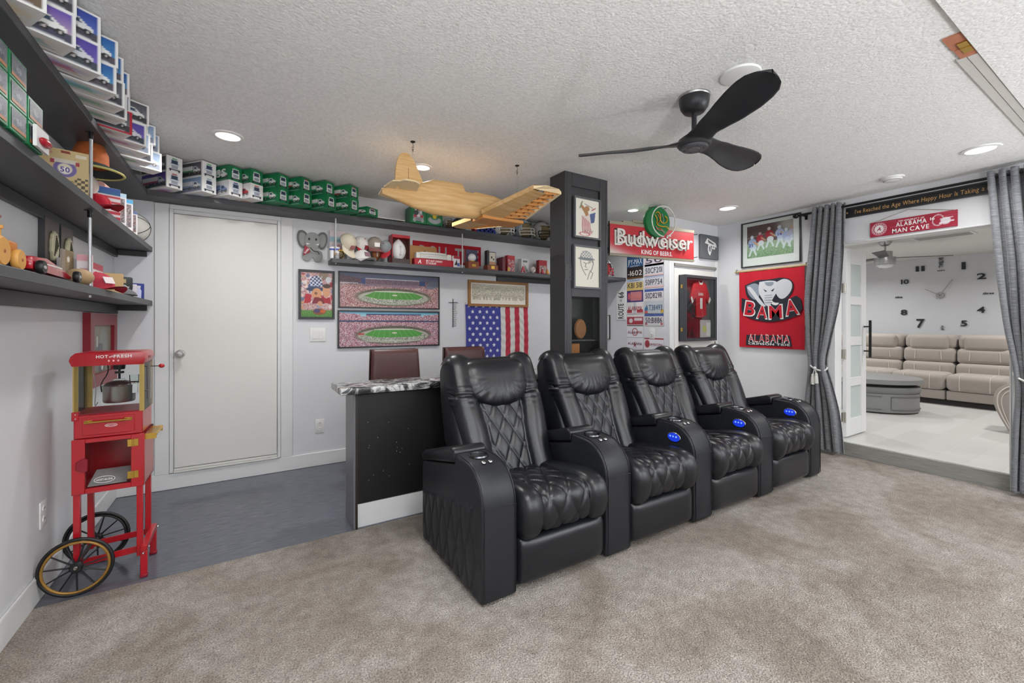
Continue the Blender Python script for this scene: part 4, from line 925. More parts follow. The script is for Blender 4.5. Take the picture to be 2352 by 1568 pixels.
# ---- red framed picture on the left wall, in the corner
t = thing('red_framed_picture', 'red framed boat picture in the corner beside the popcorn cart', 'picture', (XL, 3.72, 1.09), FACE_LEFT)
frame4(t, .60, .45, .075, .035, mat('dark_red_frame', '8c1226', .35)); backing(t, .59, .44, -.004, BLACKP)
cv = CV(60, 44, '8f8a7c'); cv.grad(0, 1, '7d7a6d', '97907f'); cv.ell(.62, .55, .2, .4, '9ba3a0', .8); cv.poly([(.2, .32), (.55, .38), (.58, .6), (.3, .62), (.22, .5)], '6a6c70'); cv.rect(.28, .55, .34, .75, 'cfcfcd'); cv.poly([(.1, .25), (.6, .28), (.55, .36), (.15, .33)], '74726a'); cv.ell(.5, .1, .15, .07, '57555a'); cv.ell(.55, .13, .05, .08, 'd8d6d8')
cv.place('print', .46, .31, t, 0, -.016, 0)
# ---- two frames on the pillar
for (a, b, lab, kind) in (((1316, 449), (1377, 553), 'grey framed drawing of a figure wrapped in a striped flag, upper on the pillar', 0), ((1315, 561), (1377, 665), 'grey framed ink portrait drawing of a man in a houndstooth hat, lower on the pillar', 1)):
    A, B = onY(*a, PY0 - .004), onY(*b, PY0 - .004); t, w, h = hang('pillar_frame', lab, 'picture', A, B, 0, 'frames on the pillar'); t.location.y = PY0
    frame4(t, w, h, .014, .024, mat('grey_frame', '5b5c5f', .4)); backing(t, w - .01, h - .01, -.002, WHITEC)
    cv = CV(64, 104, 'e3ded0'); u, v = cv.u, cv.v
    if kind == 0:
        cv.poly([(.3, .55), (.55, .62), (.66, .48), (.6, .3), (.75, .14), (.5, .05), (.3, .12), (.25, .3)], 'd9c9c2')
        for k in range(6): cv.line(.3 + .06 * k, .55 - .03 * k, .32 + .07 * k, .1, .012, 'a8464c', .8)
        cv.poly([(.6, .62), (.85, .7), (.8, .42), (.66, .38)], '4a5a86'); cv.poly([(.22, .9), (.36, .8), (.52, .72), (.56, .6), (.45, .55), (.36, .66), (.24, .78)], 'a97c52'); cv.ell(.5, .76, .1, .07, 'a97c52'); cv.line(.3, .93, .2, .75, .02, '7c8b6a'); cv.line(.4, .88, .72, .80, .012, '777266'); cv.line(.7, .74, .84, .8, .02, 'b5636a'); cv.ring(.4, .08, .2, .05, .2, 'b5545c', .8)
        for k in range(5): cv.line(.3 + .1 * k, .14, .34 + .1 * k, .19, .01, '8f8b82')
    else:
        cv.poly([(.2, .72), (.3, .9), (.5, .92), (.68, .86), (.75, .72), (.5, .74)], '8d8f92'); ck = ((np.floor(u * 18) + np.floor(v * 26)) % 2 > 0) & (v > .74) & (v < .9) & (u > .27) & (u < .7); cv.put(ck.astype(float), 'd9d6cb'); cv.ell(.48, .71, .34, .035, '77797c')
        for P in ([(.24, .68), (.26, .55), (.34, .42), (.46, .3)], [(.70, .7), (.76, .6), (.7, .46), (.6, .36), (.52, .2)], [(.36, .62), (.44, .6)], [(.52, .61), (.6, .62)], [(.47, .6), (.42, .52), (.48, .5)], [(.4, .44), (.54, .45)], [(.62, .42), (.74, .36), (.66, .22)], [(.7, .66), (.76, .66), (.75, .57)]):
            for i in range(len(P) - 1): cv.line(*P[i], *P[i + 1], .012, '6f6d68', .9)
        cv.ell(.62, .66, .06, .05, '8a877f', .6)
    cv.place('print', w - .026, h - .026, t, 0, -.012, 0)
# things standing in the pillar niche
o = MB().lathe([(.001, .012), (.055, .012), (.062, 0), (.055, -.012), (.001, -.012)], n=28, M=Matrix.Rotation(math.pi / 2, 3, 'X') @ Matrix.Diagonal((1, 1.35, 1))).build('wooden_oval', mat('carved_wood', '8a5527', .5, var=(30, .3)), None, smooth='auto'); o.location = (2.33, 2.69, 1.122 + .085); tag(o, 'oval carved wooden plaque on the pillar niche shelf', 'ornament')
o = MB().box(-.045, .045, -.02, .02, 0, .15).build('wooden_block', mat('block_wood', 'a3642e', .5, var=(20, .25)), None, bevel=.004, seg=1); o.location = (2.26, 2.685, .94); tag(o, 'upright wooden block below the shelf in the pillar niche', 'ornament')
o = MB().box(-.03, .03, -.002, .002, 0, .16).build('paper_card', mat('grey_card', 'c9c2bd', .6), None); o.location = (2.19, 2.70, .94); tag(o, 'pale card leaning at the left of the pillar niche', 'card')

# ---- licence plates on the return wall
PLATES = []
def lplate(px0, px1, py, hgt, bgc, text, ink, lab, deco=None, tsize=.062, sub=None):
    A, B = onX(px0, py - hgt / 2, XRET), onX(px1, py - hgt / 2, XRET); zc = onX((px0 + px1) / 2, py, XRET)[2]; h = .142
    P0 = (XRET, A[1], zc + h / 2); P1 = (XRET, B[1], zc - h / 2); t, w, h = hang('licence_plate', lab, 'licence plate', P0, P1, FACE_RIGHT, 'licence plates beside the closet')
    cv = CV(44, 22, bgc)
    if deco: deco(cv)
    MB().box(-w / 2, w / 2, -.0035, -.001, -h / 2, h / 2).build('plate', STEEL, t, bevel=.0015, seg=1); cv.place('print', w - .004, h - .004, t, 0, -.0042, 0)
    if text: lettering('lettering', text, mat('plate_ink_' + ink, ink, .4), t, 0, -.004, tsize, w * .86, y=-.0062, bold=0, depth=.0012)
    if sub: lettering('lettering', sub[0], mat('plate_ink_' + sub[1], sub[1], .4), t, 0, sub[2], .016, w * .6, y=-.005)
def d_top(c, k=.8): return lambda cv: cv.rect(0, k, 1, 1, c)
def d_bama(cv): cv.grad(.7, 1, 'cfcdd2', '8f9bb8'); cv.rect(0, 0, 1, .14, 'dcb6b4')
a0, a1, b0, b1 = 1440.5, 1478, 1480.5, 1525
lplate(a0, a1, 600, 26, '2f5a86', 'JPY-MAX', 'dfe6ee', 'blue licence plate reading JPY-MAX under the neon sign', sub=('KENTUCKY', 'c9d6e4', -.055))
lplate(a0, a1, 626, 26, '2e2a2a', '-1602', 'e9e6df', 'black licence plate reading 1602', lambda cv: cv.rect(0, 0, 1, .14, '6b4a2a'))
lplate(a0, a1, 654, 26, 'd9bd77', 'KBI 518', '3f4450', 'yellow Kansas licence plate reading KBI 518', d_top('b9c4d6', .76), sub=('KANSAS', '4b5f8a', .054))
lplate(a0, a1, 680, 24, '4a3a78', 'ORANGE', 'e08a80', 'purple and orange novelty licence plate', lambda cv: (cv.rect(.22, .12, .92, .88, 'c77f86'), cv.rect(.06, .2, .2, .8, 'c9506a')), .04)
lplate(a0, a1, 707, 25, 'e6dfe0', 'ALABAMA', 'a8323f', 'red and white ALABAMA souvenir licence plate', lambda cv: (cv.rect(.02, .06, .32, .34, 'b3414c'), cv.rect(.62, .06, .98, .34, 'b3414c'), cv.rect(.4, 0, .58, 1, 'c6c6cb')), .05)
lplate(a0, a1, 735, 24, 'e2dcdd', '', '333333', 'crimson and white licence plate frame between the ALABAMA plates', lambda cv: (cv.rect(0, .14, 1, .8, 'a83242'), cv.rect(.45, .45, .95, .7, 'dccfd2'), cv.ell(.25, .45, .12, .2, 'ddd2d4'), cv.rect(0, 0, 1, .05, '444444')))
lplate(a0, a1, 762, 25, 'e9e8ee', 'ALABAMA', '8f3a48', 'white card plate with small crimson ALABAMA lettering', lambda cv: cv.ring(.5, .5, .16, .3, .2, 'b05a66'), .03)
lplate(a0, a1, 788, 25, 'e9e8ee', 'ALABAMA', '7d3a46', 'white card plate with ALABAMA over a crimson letter, lowest of its column', lambda cv: cv.poly([(.4, .05), (.5, .7), (.6, .05), (.5, .3)], 'a84452'), .03)
lplate(b0, b1, 596, 26, 'cfc3cb', '50', '454a58', 'pale licence plate mostly hidden behind the neon sign', d_bama)
lplate(b0, b1, 619, 26, 'c6c4ca', '50CF201', '4a4e58', 'pale licence plate reading 50CF201', d_bama); lplate(b0, b1, 646, 26, 'c6c4ca', '50FP754', '4a4e58', 'pale licence plate reading 50FP754', d_bama)
lplate(b0, b1, 677, 26, 'd3cfd2', '50D829R', '474b58', 'white and blue licence plate reading 50D829R', d_top('4a5f9e', .8)); lplate(b0, b1, 705, 26, 'bcc3c8', 'AT38493', '3f5a86', 'grey licence plate with a yellow flower reading AT38493', lambda cv: (cv.ell(.92, .15, .08, .15, 'c9a63a'), cv.ell(.08, .3, .08, .25, '4f86b5'), cv.rect(0, 0, .18, .2, 'c0605a')))
lplate(b0, b1, 734, 26, 'd3cfd2', '50:B886', '474b58', 'white and blue licence plate reading 50 B886, lowest of its column', lambda cv: (cv.rect(0, .8, 1, 1, '4a5f9e'), cv.rect(.04, .06, .16, .2, 'b5444c'), cv.rect(.84, .06, .96, .2, 'b5444c')))
lplate(b0, b1, 790, 25, 'e6e5ea', 'CRIMSON', 'a0606a', 'white card with a small crimson helmet below the toggle switch', lambda cv: (cv.ell(.15, .5, .13, .32, 'b23a48'), cv.rect(0, .9, 1, 1, 'b0525e')), .026)
t, w, h = hang('route_sign', 'white vertical ROUTE 66 sign left of the licence plates', 'sign', (XRET, 3.865, 1.66), (XRET, 3.715, 1.30), FACE_RIGHT)
MB().box(-w / 2, w / 2, -.008, 0, -h / 2, h / 2).build('board', WHITEC, t); lettering('lettering', 'ROUTE', INK, t, .0, -.075, .085, .185, y=-.0086, rot=math.pi / 2); lettering('lettering', '66', INK, t, 0, .125, .085, .075, y=-.0086, rot=math.pi / 2); lettering('lettering', 'US', INK, t, 0, .055, .03, .03, y=-.0086, rot=math.pi / 2)
t, w, h = hang('blank_print', 'thin black framed blank print beside the pillar', 'picture', (XRET, 4.08, 1.36), (XRET, 3.98, 1.05), FACE_RIGHT); frame4(t, w, h, .006, .015, FRAMEB); backing(t, w, h, -.002, WHITEC)

# ---- jersey shadow box on the closet door
t = thing('shadow_box', 'dark framed shadow box with a small red football jersey on the closet door', 'shadow box', (4.395, YC - .014, 1.425), 0)
w, h, D = .585, .74, .085
MB().box(-w / 2, w / 2, -.012, -.001, -h / 2, h / 2).build('back_panel', mat('slate_felt', '6a6f73', .8), t); frame4(t, w, h, .03, D, mat('box_frame', '3c3f44', .4)); MB().box(-w / 2 + .028, w / 2 - .028, -D + .012, -D + .009, -h / 2 + .028, h / 2 - .028).build('glass', GLASS, t)
for z in (-.24, .24): MB().box(-w / 2 - .003, -w / 2, -.05, -.03, z - .02, z + .02).build('latch', BRASS, t)
cl = MB().box(-.255, .10, -.02, -.012, -.335, .33).build('crimson_cloth', mat('crimson_cloth', '6d1522', .85), t); lettering('lettering', 'A', INK, cl, -.2, -.07, .13, .1, y=-.0206); lettering('lettering', 'B', INK, cl, -.06, -.03, .13, .09, y=-.0206); lettering('lettering', 'MA', INK, cl, -.13, -.27, .1, .16, y=-.0206); 
MB().prism([(-.255, -.02), (-.16, .22), (-.08, .05), (-.12, -.06)], -.024, -.0205).build('dark_fold', mat('navy_cloth', '20252c', .8), cl)
jp = [(-.03, -.10), (-.045, .12), (-.075, .10), (-.12, .06), (-.145, .12), (-.085, .285), (.0, .31), (.03, .298), (.06, .298), (.09, .31), (.15, .285), (.235, .10), (.20, .06), (.165, .10), (.14, .12), (.15, -.08), (.06, -.105)]
j = MB().prism(jp, -.045, -.022).build('jersey', mat('jersey_red', 'c62a34', .85, bump=(400, .2, .001)), t, bevel=.006, seg=2)
for P in ([(-.14, .115), (-.118, .055), (-.095, .08), (-.122, .135)], [(.232, .105), (.2, .055), (.18, .08), (.21, .14)], [(.005, .312), (.03, .296), (.06, .296), (.085, .312), (.07, .275), (.02, .275)]): MB().prism(P, -.048, -.044).build('white_trim', WINK, j)
lettering('lettering', 'BAMA', WINK, j, .045, .165, .034, .09, y=-.0462); lettering('lettering', '1', WINK, j, .05, .06, .12, .045, y=-.0462)
bg = MB().box(.06, .255, -.03, -.014, -.335, -.13).build('plastic_bag', mat('clear_bag', 'c9cccd', .25), t, bevel=.004, seg=1); MB().box(.10, .17, -.0315, -.030, -.27, -.20).build('yellow_note', mat('yellow_note', 'c4cf7a', .6), bg); MB().box(.165, .25, -.0315, -.030, -.32, -.16).build('papers', WHITEC, bg)
# ---- grey plaque with a bird emblem
t, w, h = hang('bird_plaque', 'small grey square plaque with white bird emblem near the corner', 'wall plaque', (4.48, YC, 2.295), (4.825, YC, 2.015), 0)
MB().box(-w / 2, w / 2, -.035, 0, -h / 2, h / 2).build('board', mat('plaque_grey', '63676a', .6), t, bevel=.004, seg=1)
def em(P, m, y): MB().prism([((a - .5) * w, (.5 - b) * h) for a, b in P], y, y - .001).build('emblem', m, t)
em([(.34, .14), (.80, .30), (.86, .42), (.84, .5), (.74, .44), (.78, .56), (.70, .58), (.62, .54), (.50, .86), (.42, .80), (.36, .62), (.40, .40), (.20, .36)], WINK, -.035)
em([(.36, .20), (.74, .36), (.64, .38), (.40, .32)], mat('plaque_grey'), -.0362); em([(.42, .52), (.50, .44), (.46, .70), (.42, .66)], mat('plaque_grey'), -.0362); em([(.54, .44), (.60, .44), (.52, .70), (.49, .68)], mat('plaque_grey'), -.0362); em([(.64, .44), (.70, .46), (.70, .52), (.65, .52)], mat('plaque_grey'), -.0362)

# ---- neon beer sign hung from the ceiling
sl = math.radians(-8); t = thing('neon_sign', 'red hanging neon sign reading Budweiser King of Beers with round green emblem', 'neon sign', (3.465, 2.897, 2.065), sl)
w, h = 1.08, .33
REDS = mat('sign_red', 'b9202c', .3); BGE = mat('sign_beige', '9a917c', .45)
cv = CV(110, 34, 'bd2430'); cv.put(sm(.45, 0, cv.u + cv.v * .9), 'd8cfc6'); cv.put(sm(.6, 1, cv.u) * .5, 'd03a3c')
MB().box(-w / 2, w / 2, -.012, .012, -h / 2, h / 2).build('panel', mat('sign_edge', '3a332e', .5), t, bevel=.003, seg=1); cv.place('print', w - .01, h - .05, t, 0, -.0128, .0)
MB().box(-w / 2, w / 2, -.016, -.008, h / 2 - .028, h / 2).build('top_rail', BGE, t); MB().box(-w / 2, w / 2, -.016, -.008, -h / 2, -h / 2 + .022).build('bottom_rail', BGE, t)
for k, (a, b, z) in enumerate(((-.38, .1, .016), (-.26, .1, .034), (.2, .36, .012))): MB().box(a, b, -.012, .008, h / 2, h / 2 + z).build('step_crest', BGE, t)
TUBE = mat('neon_tube', 'e6e3dc', .15, spec=.7)
lettering('lettering', 'Budweiser', INK, t, .0, .02, .15, .97, y=-.0136, bold=1); lettering('neon_letters', 'Budweiser', TUBE, t, .012, .026, .145, .96, y=-.03, bold=0, depth=.012); lettering('neon_letters', 'Budweiser', TUBE, t, -.006, .012, .148, .965, y=-.018, bold=0, depth=.004); lettering('lettering', 'KING OF BEERS.', WINK, t, .04, -.105, .042, .40, y=-.0136)
DG = mat('sign_green', '1f7a44', .35); M = Matrix.Rotation(math.pi / 2, 3, 'X')
em_ = MB().lathe([(.001, .03), (.150, .03), (.155, .02), (.155, -.01), (.001, -.01)], (.02, -.02, .20), 40, M).build('green_disc', DG, t, smooth='auto')
MB().tube([(.045 + .15 * math.cos(a), -.10, .195 + .15 * math.sin(a)) for a in np.linspace(-1.3, 4.7, 44)], .006, 8).build('neon_ring', TUBE, em_, smooth=True)
AMB = mat('amber_tube', 'd9a21e', .2); ORN = mat('orange_tube', 'b4642a', .2); 
for P, m in (([(-.05, .08), (-.02, .10), (.02, .06), (.0, .02), (.04, -.02), (.09, .0), (.10, .04), (.07, .06)], AMB), ([(-.06, .06), (-.03, .02), (-.04, -.03), (.02, -.05), (.09, -.04), (.12, -.07)], AMB), ([(-.02, .07), (.01, .02), (-.02, -.02)], ORN), ([(.03, .08), (.05, .03), (.04, -.01)], mat('grey_tube', '8f8b86', .2)), ([(-.05, -.05), (-.02, -.09), (.03, -.08), (.06, -.11)], mat('pink_tube', 'b98a84', .2)), ([(-.04, -.08), (.0, -.06), (.04, -.09)], ORN)):
    Q = chaikin([(a + .03, -.06, b + .20) for a, b in P], 3); MB().tube(Q, .005, 7).build('emblem_tube', m, em_, smooth=True)
for x, zt in ((-.06, .34), (.10, .34)): MB().tube([(x, -.005, .28), (x, -.005, zt), (x + .05, -.02, zt + .012)], .004, 6).cyl((x + .01, 0, zt + .002), (x + .01, 0, ZC - 2.065), .0015, 5).build('hanger', BLACKM, t)
for sx, z in ((-1, .12), (-1, -.1), (1, .12), (1, -.12)): MB().tube([(sx * w / 2, 0, z), (sx * (w / 2 + .05), -.01, z + .01)], .004, 6).build('standoff', BLACKM, t)

# ---- framed football print and banner on the right wall
A, B = wR(1704.5, 515), wR(1841, 601); t, w, h = hang('football_print', 'black framed painting of football players above the red banner', 'picture', A, B, FACE_RIGHT)
frame4(t, w, h, .012, .022, FRAMEB); backing(t, w - .01, h - .01, -.002, WHITEC, 'mat_board')
cv = CV(120, 88, '5c4a48'); u, v = cv.u, cv.v
cv.speck((v > .45).astype(float), ['5c4a48', '6d4a4a', '4a4444', '75504f'], .8); cv.grad(0, .45, '5c8a5c', 'b3c2a6'); cv.speck((v < .45).astype(float), ['7c9c74', '9cb494', 'b9c7ac'], .5); cv.line(0, .62, .55, .72, .012, 'b9aaa4', .7); cv.ell(.95, .9, .25, .25, 'd8d6d2', .7, .6)
def player(x, z, s, body, pants, helm):
    cv.ell(x, z + .10 * s, .085 * s, .12 * s, body); cv.ell(x + .02 * s, z - .05 * s, .07 * s, .09 * s, pants); cv.line(x - .01 * s, z - .08 * s, x - .06 * s, z - .26 * s, .035 * s, 'dfe4ea'); cv.line(x + .03 * s, z - .08 * s, x + .08 * s, z - .25 * s, .035 * s, 'dfe4ea'); cv.line(x + .03 * s, z + .12 * s, x + .12 * s, z + .02 * s, .03 * s, 'd3a383'); cv.ell(x - .005, z + .26 * s, .035 * s, .05 * s, helm)
player(.12, .36, 1.1, 'aab6dc', 'cdd6ea', 'dfe3ee'); player(.3, .48, .95, 'b3283a', 'e3e4e8', 'c9a3a8'); player(.5, .56, 1.05, 'b3283a', 'e6e8ea', 'e8dcdc'); player(.72, .54, 1.1, 'b4bce0', 'c3cde6', 'dde0ec'); player(.86, .46, 1., 'a9b2da', 'c7d0e8', 'dde0ec'); player(.97, .5, 1., 'b8b4d0', 'c9cfe0', 'c9a08c')
cv.place('print', w * .78, h * .70, t, -.005, -.009, .028); pr_ = t
lettering('lettering', '21', mat('player_ink', '4a4fa0', .5), t, -.205, -.01, .035, .05, y=-.0098, slant=-.1); lettering('lettering', '14', mat('player_ink'), t, .105, .068, .03, .04, y=-.0098)
MB().box(-w / 2 + .011, w / 2 - .011, -.021, -.019, -h / 2 + .011, h / 2 - .011).build('glass', GLASS, t)
A, B = wR(1701, 622), wR(1851, 803); t, w, h = hang('team_banner', 'red fabric banner with elephant emblem reading BAMA and ALABAMA on a rod', 'banner', A, B, FACE_RIGHT)
nu, nv = 60, 70; cv = CV(nu, nv, 'c3172c'); me = cv.mesh('cloth', w, h); co = np.empty(len(me.vertices) * 3); me.vertices.foreach_get('co', co); co = co.reshape(-1, 3)
co[:, 1] = -.024 - .004 * np.sin(co[:, 0] * 38 + 2 * np.sin(co[:, 2] * 3)) * np.clip(co[:, 2] + .35, .1, 1) * 1.2; me.vertices.foreach_set('co', co.ravel()); me.polygons.foreach_set('use_smooth', [True] * len(me.polygons)); me.update(); link_mesh('cloth', me, PRINTC, t)
MB().cyl((-w / 2 - .05, -.022, h / 2 - .012), (w / 2 + .03, -.022, h / 2 - .012), .012, 12).build('rod', mat('pale_dowel', 'c9b48a', .6), t, smooth='auto')
for sx in (-w / 2 - .03, w / 2 + .015): MB().tube([(sx, 0, h / 2 + .012), (sx, -.03, h / 2 + .012), (sx, -.034, h / 2 - .01)], .003, 6).build('hook', BLACKM, t)
NAVY = mat('banner_navy', '232833', .7); BRED = mat('banner_red', 'c3172c', .7); SILV = mat('banner_silver', 'cfd3d8', .7); GRYB = mat('banner_grey', '8d97a5', .7)
def bs(P, m, y, name='emblem', k=2): Q = chaikin(P + [P[0]], k)[:-1].tolist() if k else P; return MB().prism([(a * w, b * h) for a, b in Q], y, y - .0008).build(name, m, t)
bs([(-.40, .30), (-.20, .36), (0, .35), (.2, .37), (.36, .31), (.34, .16), (.2, .06), (.06, .0), (-.1, .0), (-.26, .08), (-.38, .16)], NAVY, -.031); bs([(-.37, .29), (-.22, .33), (-.12, .25), (-.2, .08), (-.34, .17)], GRYB, -.0325); bs([(.1, .31), (.22, .355), (.34, .30), (.32, .18), (.18, .08), (.08, .18)], SILV, -.0325)
bs([(-.16, .33), (0, .34), (.13, .32), (.12, .2), (.04, .1), (.02, .03), (-.06, .02), (-.1, .1), (-.18, .2)], SILV, -.034); bs([(-.36, .27), (-.30, .29), (-.12, .08), (-.04, .01), (-.14, .03), (-.26, .16)], SILV, -.0352); bs([(.02, .12), (.06, .06), (.16, .06), (.10, .02), (.02, .05)], WINK, -.0352)
for k in range(4): bs([(-.08 + .0 * k, .16 - .03 * k), (.05, .16 - .03 * k), (.04, .152 - .03 * k), (-.07, .152 - .03 * k)], GRYB, -.0352, k=0)
bs([(-.1, .24), (-.04, .21), (-.06, .20)], NAVY, -.0352, k=0); bs([(.08, .24), (.02, .21), (.05, .20)], NAVY, -.0352, k=0); bs([(-.08, .32), (.08, .32), (.04, .27), (-.04, .27)], GRYB, -.0352)
bs([(-.45, .14), (-.25, .08), (0, .05), (.25, .09), (.44, .15), (.49, -.07), (.25, -.15), (0, -.18), (-.25, -.15), (-.46, -.07)], NAVY, -.0335, k=1)
for k, (ch, cx_, cz_, hh, ww, rt) in enumerate((('B', -.31, .0, .16, .12, -.16), ('A', -.115, -.045, .145, .115, -.06), ('M', .09, -.05, .145, .14, .05), ('A', .32, .0, .16, .13, .16))):
    lettering('lettering', ch, WINK, t, cx_ * w, cz_ * h, hh + .012, ww + .012, y=-.0345, rot=rt); lettering('lettering', ch, BRED, t, cx_ * w, cz_ * h, hh - .012, ww - .012, y=-.0352, rot=rt)
bs([(-.37, -.34), (.30, -.34), (.33, -.47), (-.38, -.47)], NAVY, -.0325, k=0); lettering('lettering', 'ALABAMA', WINK, t, -.02 * w, -.38 * h, .085, w * .64, y=-.0335); lettering('lettering', 'ALABAMA', BRED, t, -.02 * w, -.38 * h, .072, w * .62, y=-.0342, bold=0); lettering('lettering', 'CRIMSON TIDE', WINK, t, -.02 * w, -.45 * h, .022, w * .64, y=-.0335)
# ================================================================== SHELVES
SX, SY = -.598, 3.91                     # front edges of the left and the back shelves
ZS1, ZS2, ZS3, ZB1 = 1.421, 1.820, 2.196, 1.812
def shelf(lab, boards, ledgers=(), cat='shelf', loc=(0, 0, 0)):
    t = thing('wall_shelf', lab, cat, loc, 0, 'dark wall shelves')
    for b in boards: MB().box(*b).build('board', SHELF, t, world=True, bevel=.002, seg=1)
    for b in ledgers:
        g = MB().box(*b).build('ledger', BLACKW, t, world=True, bevel=.002, seg=1)
    return t
s1 = shelf('lowest dark wall shelf on the left wall', [(XL + .001, SX, .8, YB - .001, ZS1 - .036, ZS1)], [(XL + .001, XL + .02, .8, YB - .001, ZS1 - .10, ZS1 - .037), (XL + .02, SX - .03, YB - .02, YB - .001, ZS1 - .075, ZS1 - .037)], loc=(XL, 2.5, ZS1))
s2 = shelf('middle dark wall shelf on the left wall', [(XL + .001, SX, .8, YB - .001, ZS2 - .036, ZS2)], [(XL + .001, XL + .02, .8, YB - .001, ZS2 - .09, ZS2 - .037), (XL + .02, SX - .03, YB - .02, YB - .001, ZS2 - .075, ZS2 - .037)], loc=(XL, 2.5, ZS2))
s3 = shelf('topmost dark shelf on the left wall stacked with toy truck boxes', [(XL + .001, SX, .8, YB - .001, ZS3 - .036, ZS3)], loc=(XL, 2.5, ZS3))
s4 = shelf('long dark shelf near the ceiling on the back wall', [(SX + .001, XRET - .001, SY, YB - .001, ZS3 - .038, ZS3)], loc=(1.5, YB, ZS3))
s5 = shelf('dark memorabilia shelf on the back wall above the stadium panoramas', [(.618, 3.3, SY, YB - .001, ZB1 - .038, ZB1), (3.301, XRET - .001, 3.71, YB - .001, ZB1 - .038, ZB1)], [(2.35, 3.3, YB - .02, YB - .001, ZB1 - .09, ZB1 - .039)], loc=(2, YB, ZB1))
ROD = mat('rod_sleeve', 'c9cbcf', .3, metal=.5)
def rod(t, x, y, z0, z1, top=True):
    r = MB().cyl((x, y, z0), (x, y, z1), .0065, 12).build('support_rod', ROD, t, world=True, smooth='auto')
    if top: MB().cyl((x, y, z1 - .035), (x, y, z1 - .001), .009, 12).box(x - .02, x + .008, y - .004, y + .004, z1 - .004, z1 - .001).build('bracket', BLACKM, r, world=True)
    MB().cyl((x, y, z0 - .048), (x, y, z0 - .037), .006, 10).build('rod_nut', ROD, r, world=True)
rod(s2, SX - .03, 2.775, ZS2, ZS3 - .036); rod(s1, SX - .03, 2.757, ZS1, ZS2 - .036)
rod(s4, .651, SY + .02, ZS3, ZC, False); rod(s5, .651, SY + .02, ZB1, ZS3 - .038, False); rod(s5, 1.849, SY + .02, ZB1, ZS3 - .038, False)

# ================================================================== TOY TRUCK BOXES
def truck_side(style):
    sky0, sky1, road, body, c2, bord = style; cv = CV(48, 24, sky0); cv.grad(0, 1, sky1, sky0)
    for k in range(10): x = rng.random(); cv.rect(x, .3, x + .04, .45 + .25 * rng.random(), sky0, .35)
    cv.rect(0, 0, 1, .34, road); cv.poly([(.05, .35), (.06, .72), (.66, .72), (.68, .35)], body); cv.rect(.06, .38, .66, .47, c2); cv.poly([(.69, .33), (.69, .66), (.80, .66), (.86, .5), (.93, .47), (.93, .33)], body); cv.poly([(.72, .5), (.72, .62), (.79, .62), (.82, .5)], '39506a'); cv.rect(.06, .28, .92, .34, '26262b')
    for x in (.16, .26, .55, .74, .87): cv.ell(x, .28, .042, .085, '1d1d20'); cv.ell(x, .28, .02, .042, 'c9c2c2')
    cv.rect(.4, .07, .9, .12, 'b9b9c2', .7); cv.border(.07, bord); return cv
def truck_front(style):
    sky0, sky1, road, body, c2, bord = style; cv = CV(26, 26, bord)
    cv.poly([(.22, .18), (.2, .5), (.28, .84), (.72, .84), (.8, .5), (.78, .18)], body if bord != 'e9e9e7' else 'd3d8e2'); cv.poly([(.27, .55), (.32, .78), (.68, .78), (.73, .55)], '2f4058'); cv.rect(.3, .25, .7, .45, 'a4a8b4'); cv.rect(.15, .16, .85, .22, '55585f'); cv.ell(.25, .34, .05, .05, 'f2f2ea'); cv.ell(.75, .34, .05, .05, 'f2f2ea'); cv.ell(.22, .14, .06, .09, '222226'); cv.ell(.78, .14, .06, .09, '222226'); cv.rect(.35, .84, .65, .88, c2); return cv
GRN = '14794a'
STY = {'night': ('2a3f96', '6d86c8', '4a4a55', 'e3e6e6', '3f9a5c', 'e9e9e7'), 'dusk': ('5b45a8', 'd9c3b4', '45485a', 'eceeea', '6fa0a8', 'e9e9e7'), 'grey': ('4a4a52', '8d8f96', '3f4046', 'e9ecea', '57a26c', 'e9e9e7'), 'blue': ('2356a0', '57a9cf', '55505a', 'eef0f0', '4f9f86', 'e9e9e7'), 'pale': ('7d9cc4', 'cfdbe6', '8a94a8', 'f0f2f2', '9db7cf', 'ededeb'), 'gold': ('b98a5a', 'e8c07a', '6b5a4a', 'f0d9a0', 'c9703a', 'e9e9e7'), 'redb': ('4a4a52', '8d8f96', '3f4046', 'e9ecea', 'b84a5a', 'c01830'), 'purp': ('4b3f9a', '8a76c4', '3f4a52', 'd8dce0', 'b84a5a', 'e9e9e7'),
       'green': (GRN, '1c9a5c', '0f6a40', 'eef1ee', '3fae74', GRN), 'greenr': (GRN, '1c9a5c', '0f6a40', 'eef1ee', 'b8323f', GRN), 'wred': ('e6e6e4', 'efefed', 'dededc', 'c0323c', 'd86a5c', 'e9e9e7'), 'navyw': ('e8e8e6', 'dfe4ec', 'd6d6d6', '7f93bf', '4a5f9a', 'e9e9e7')}
_bm = {}
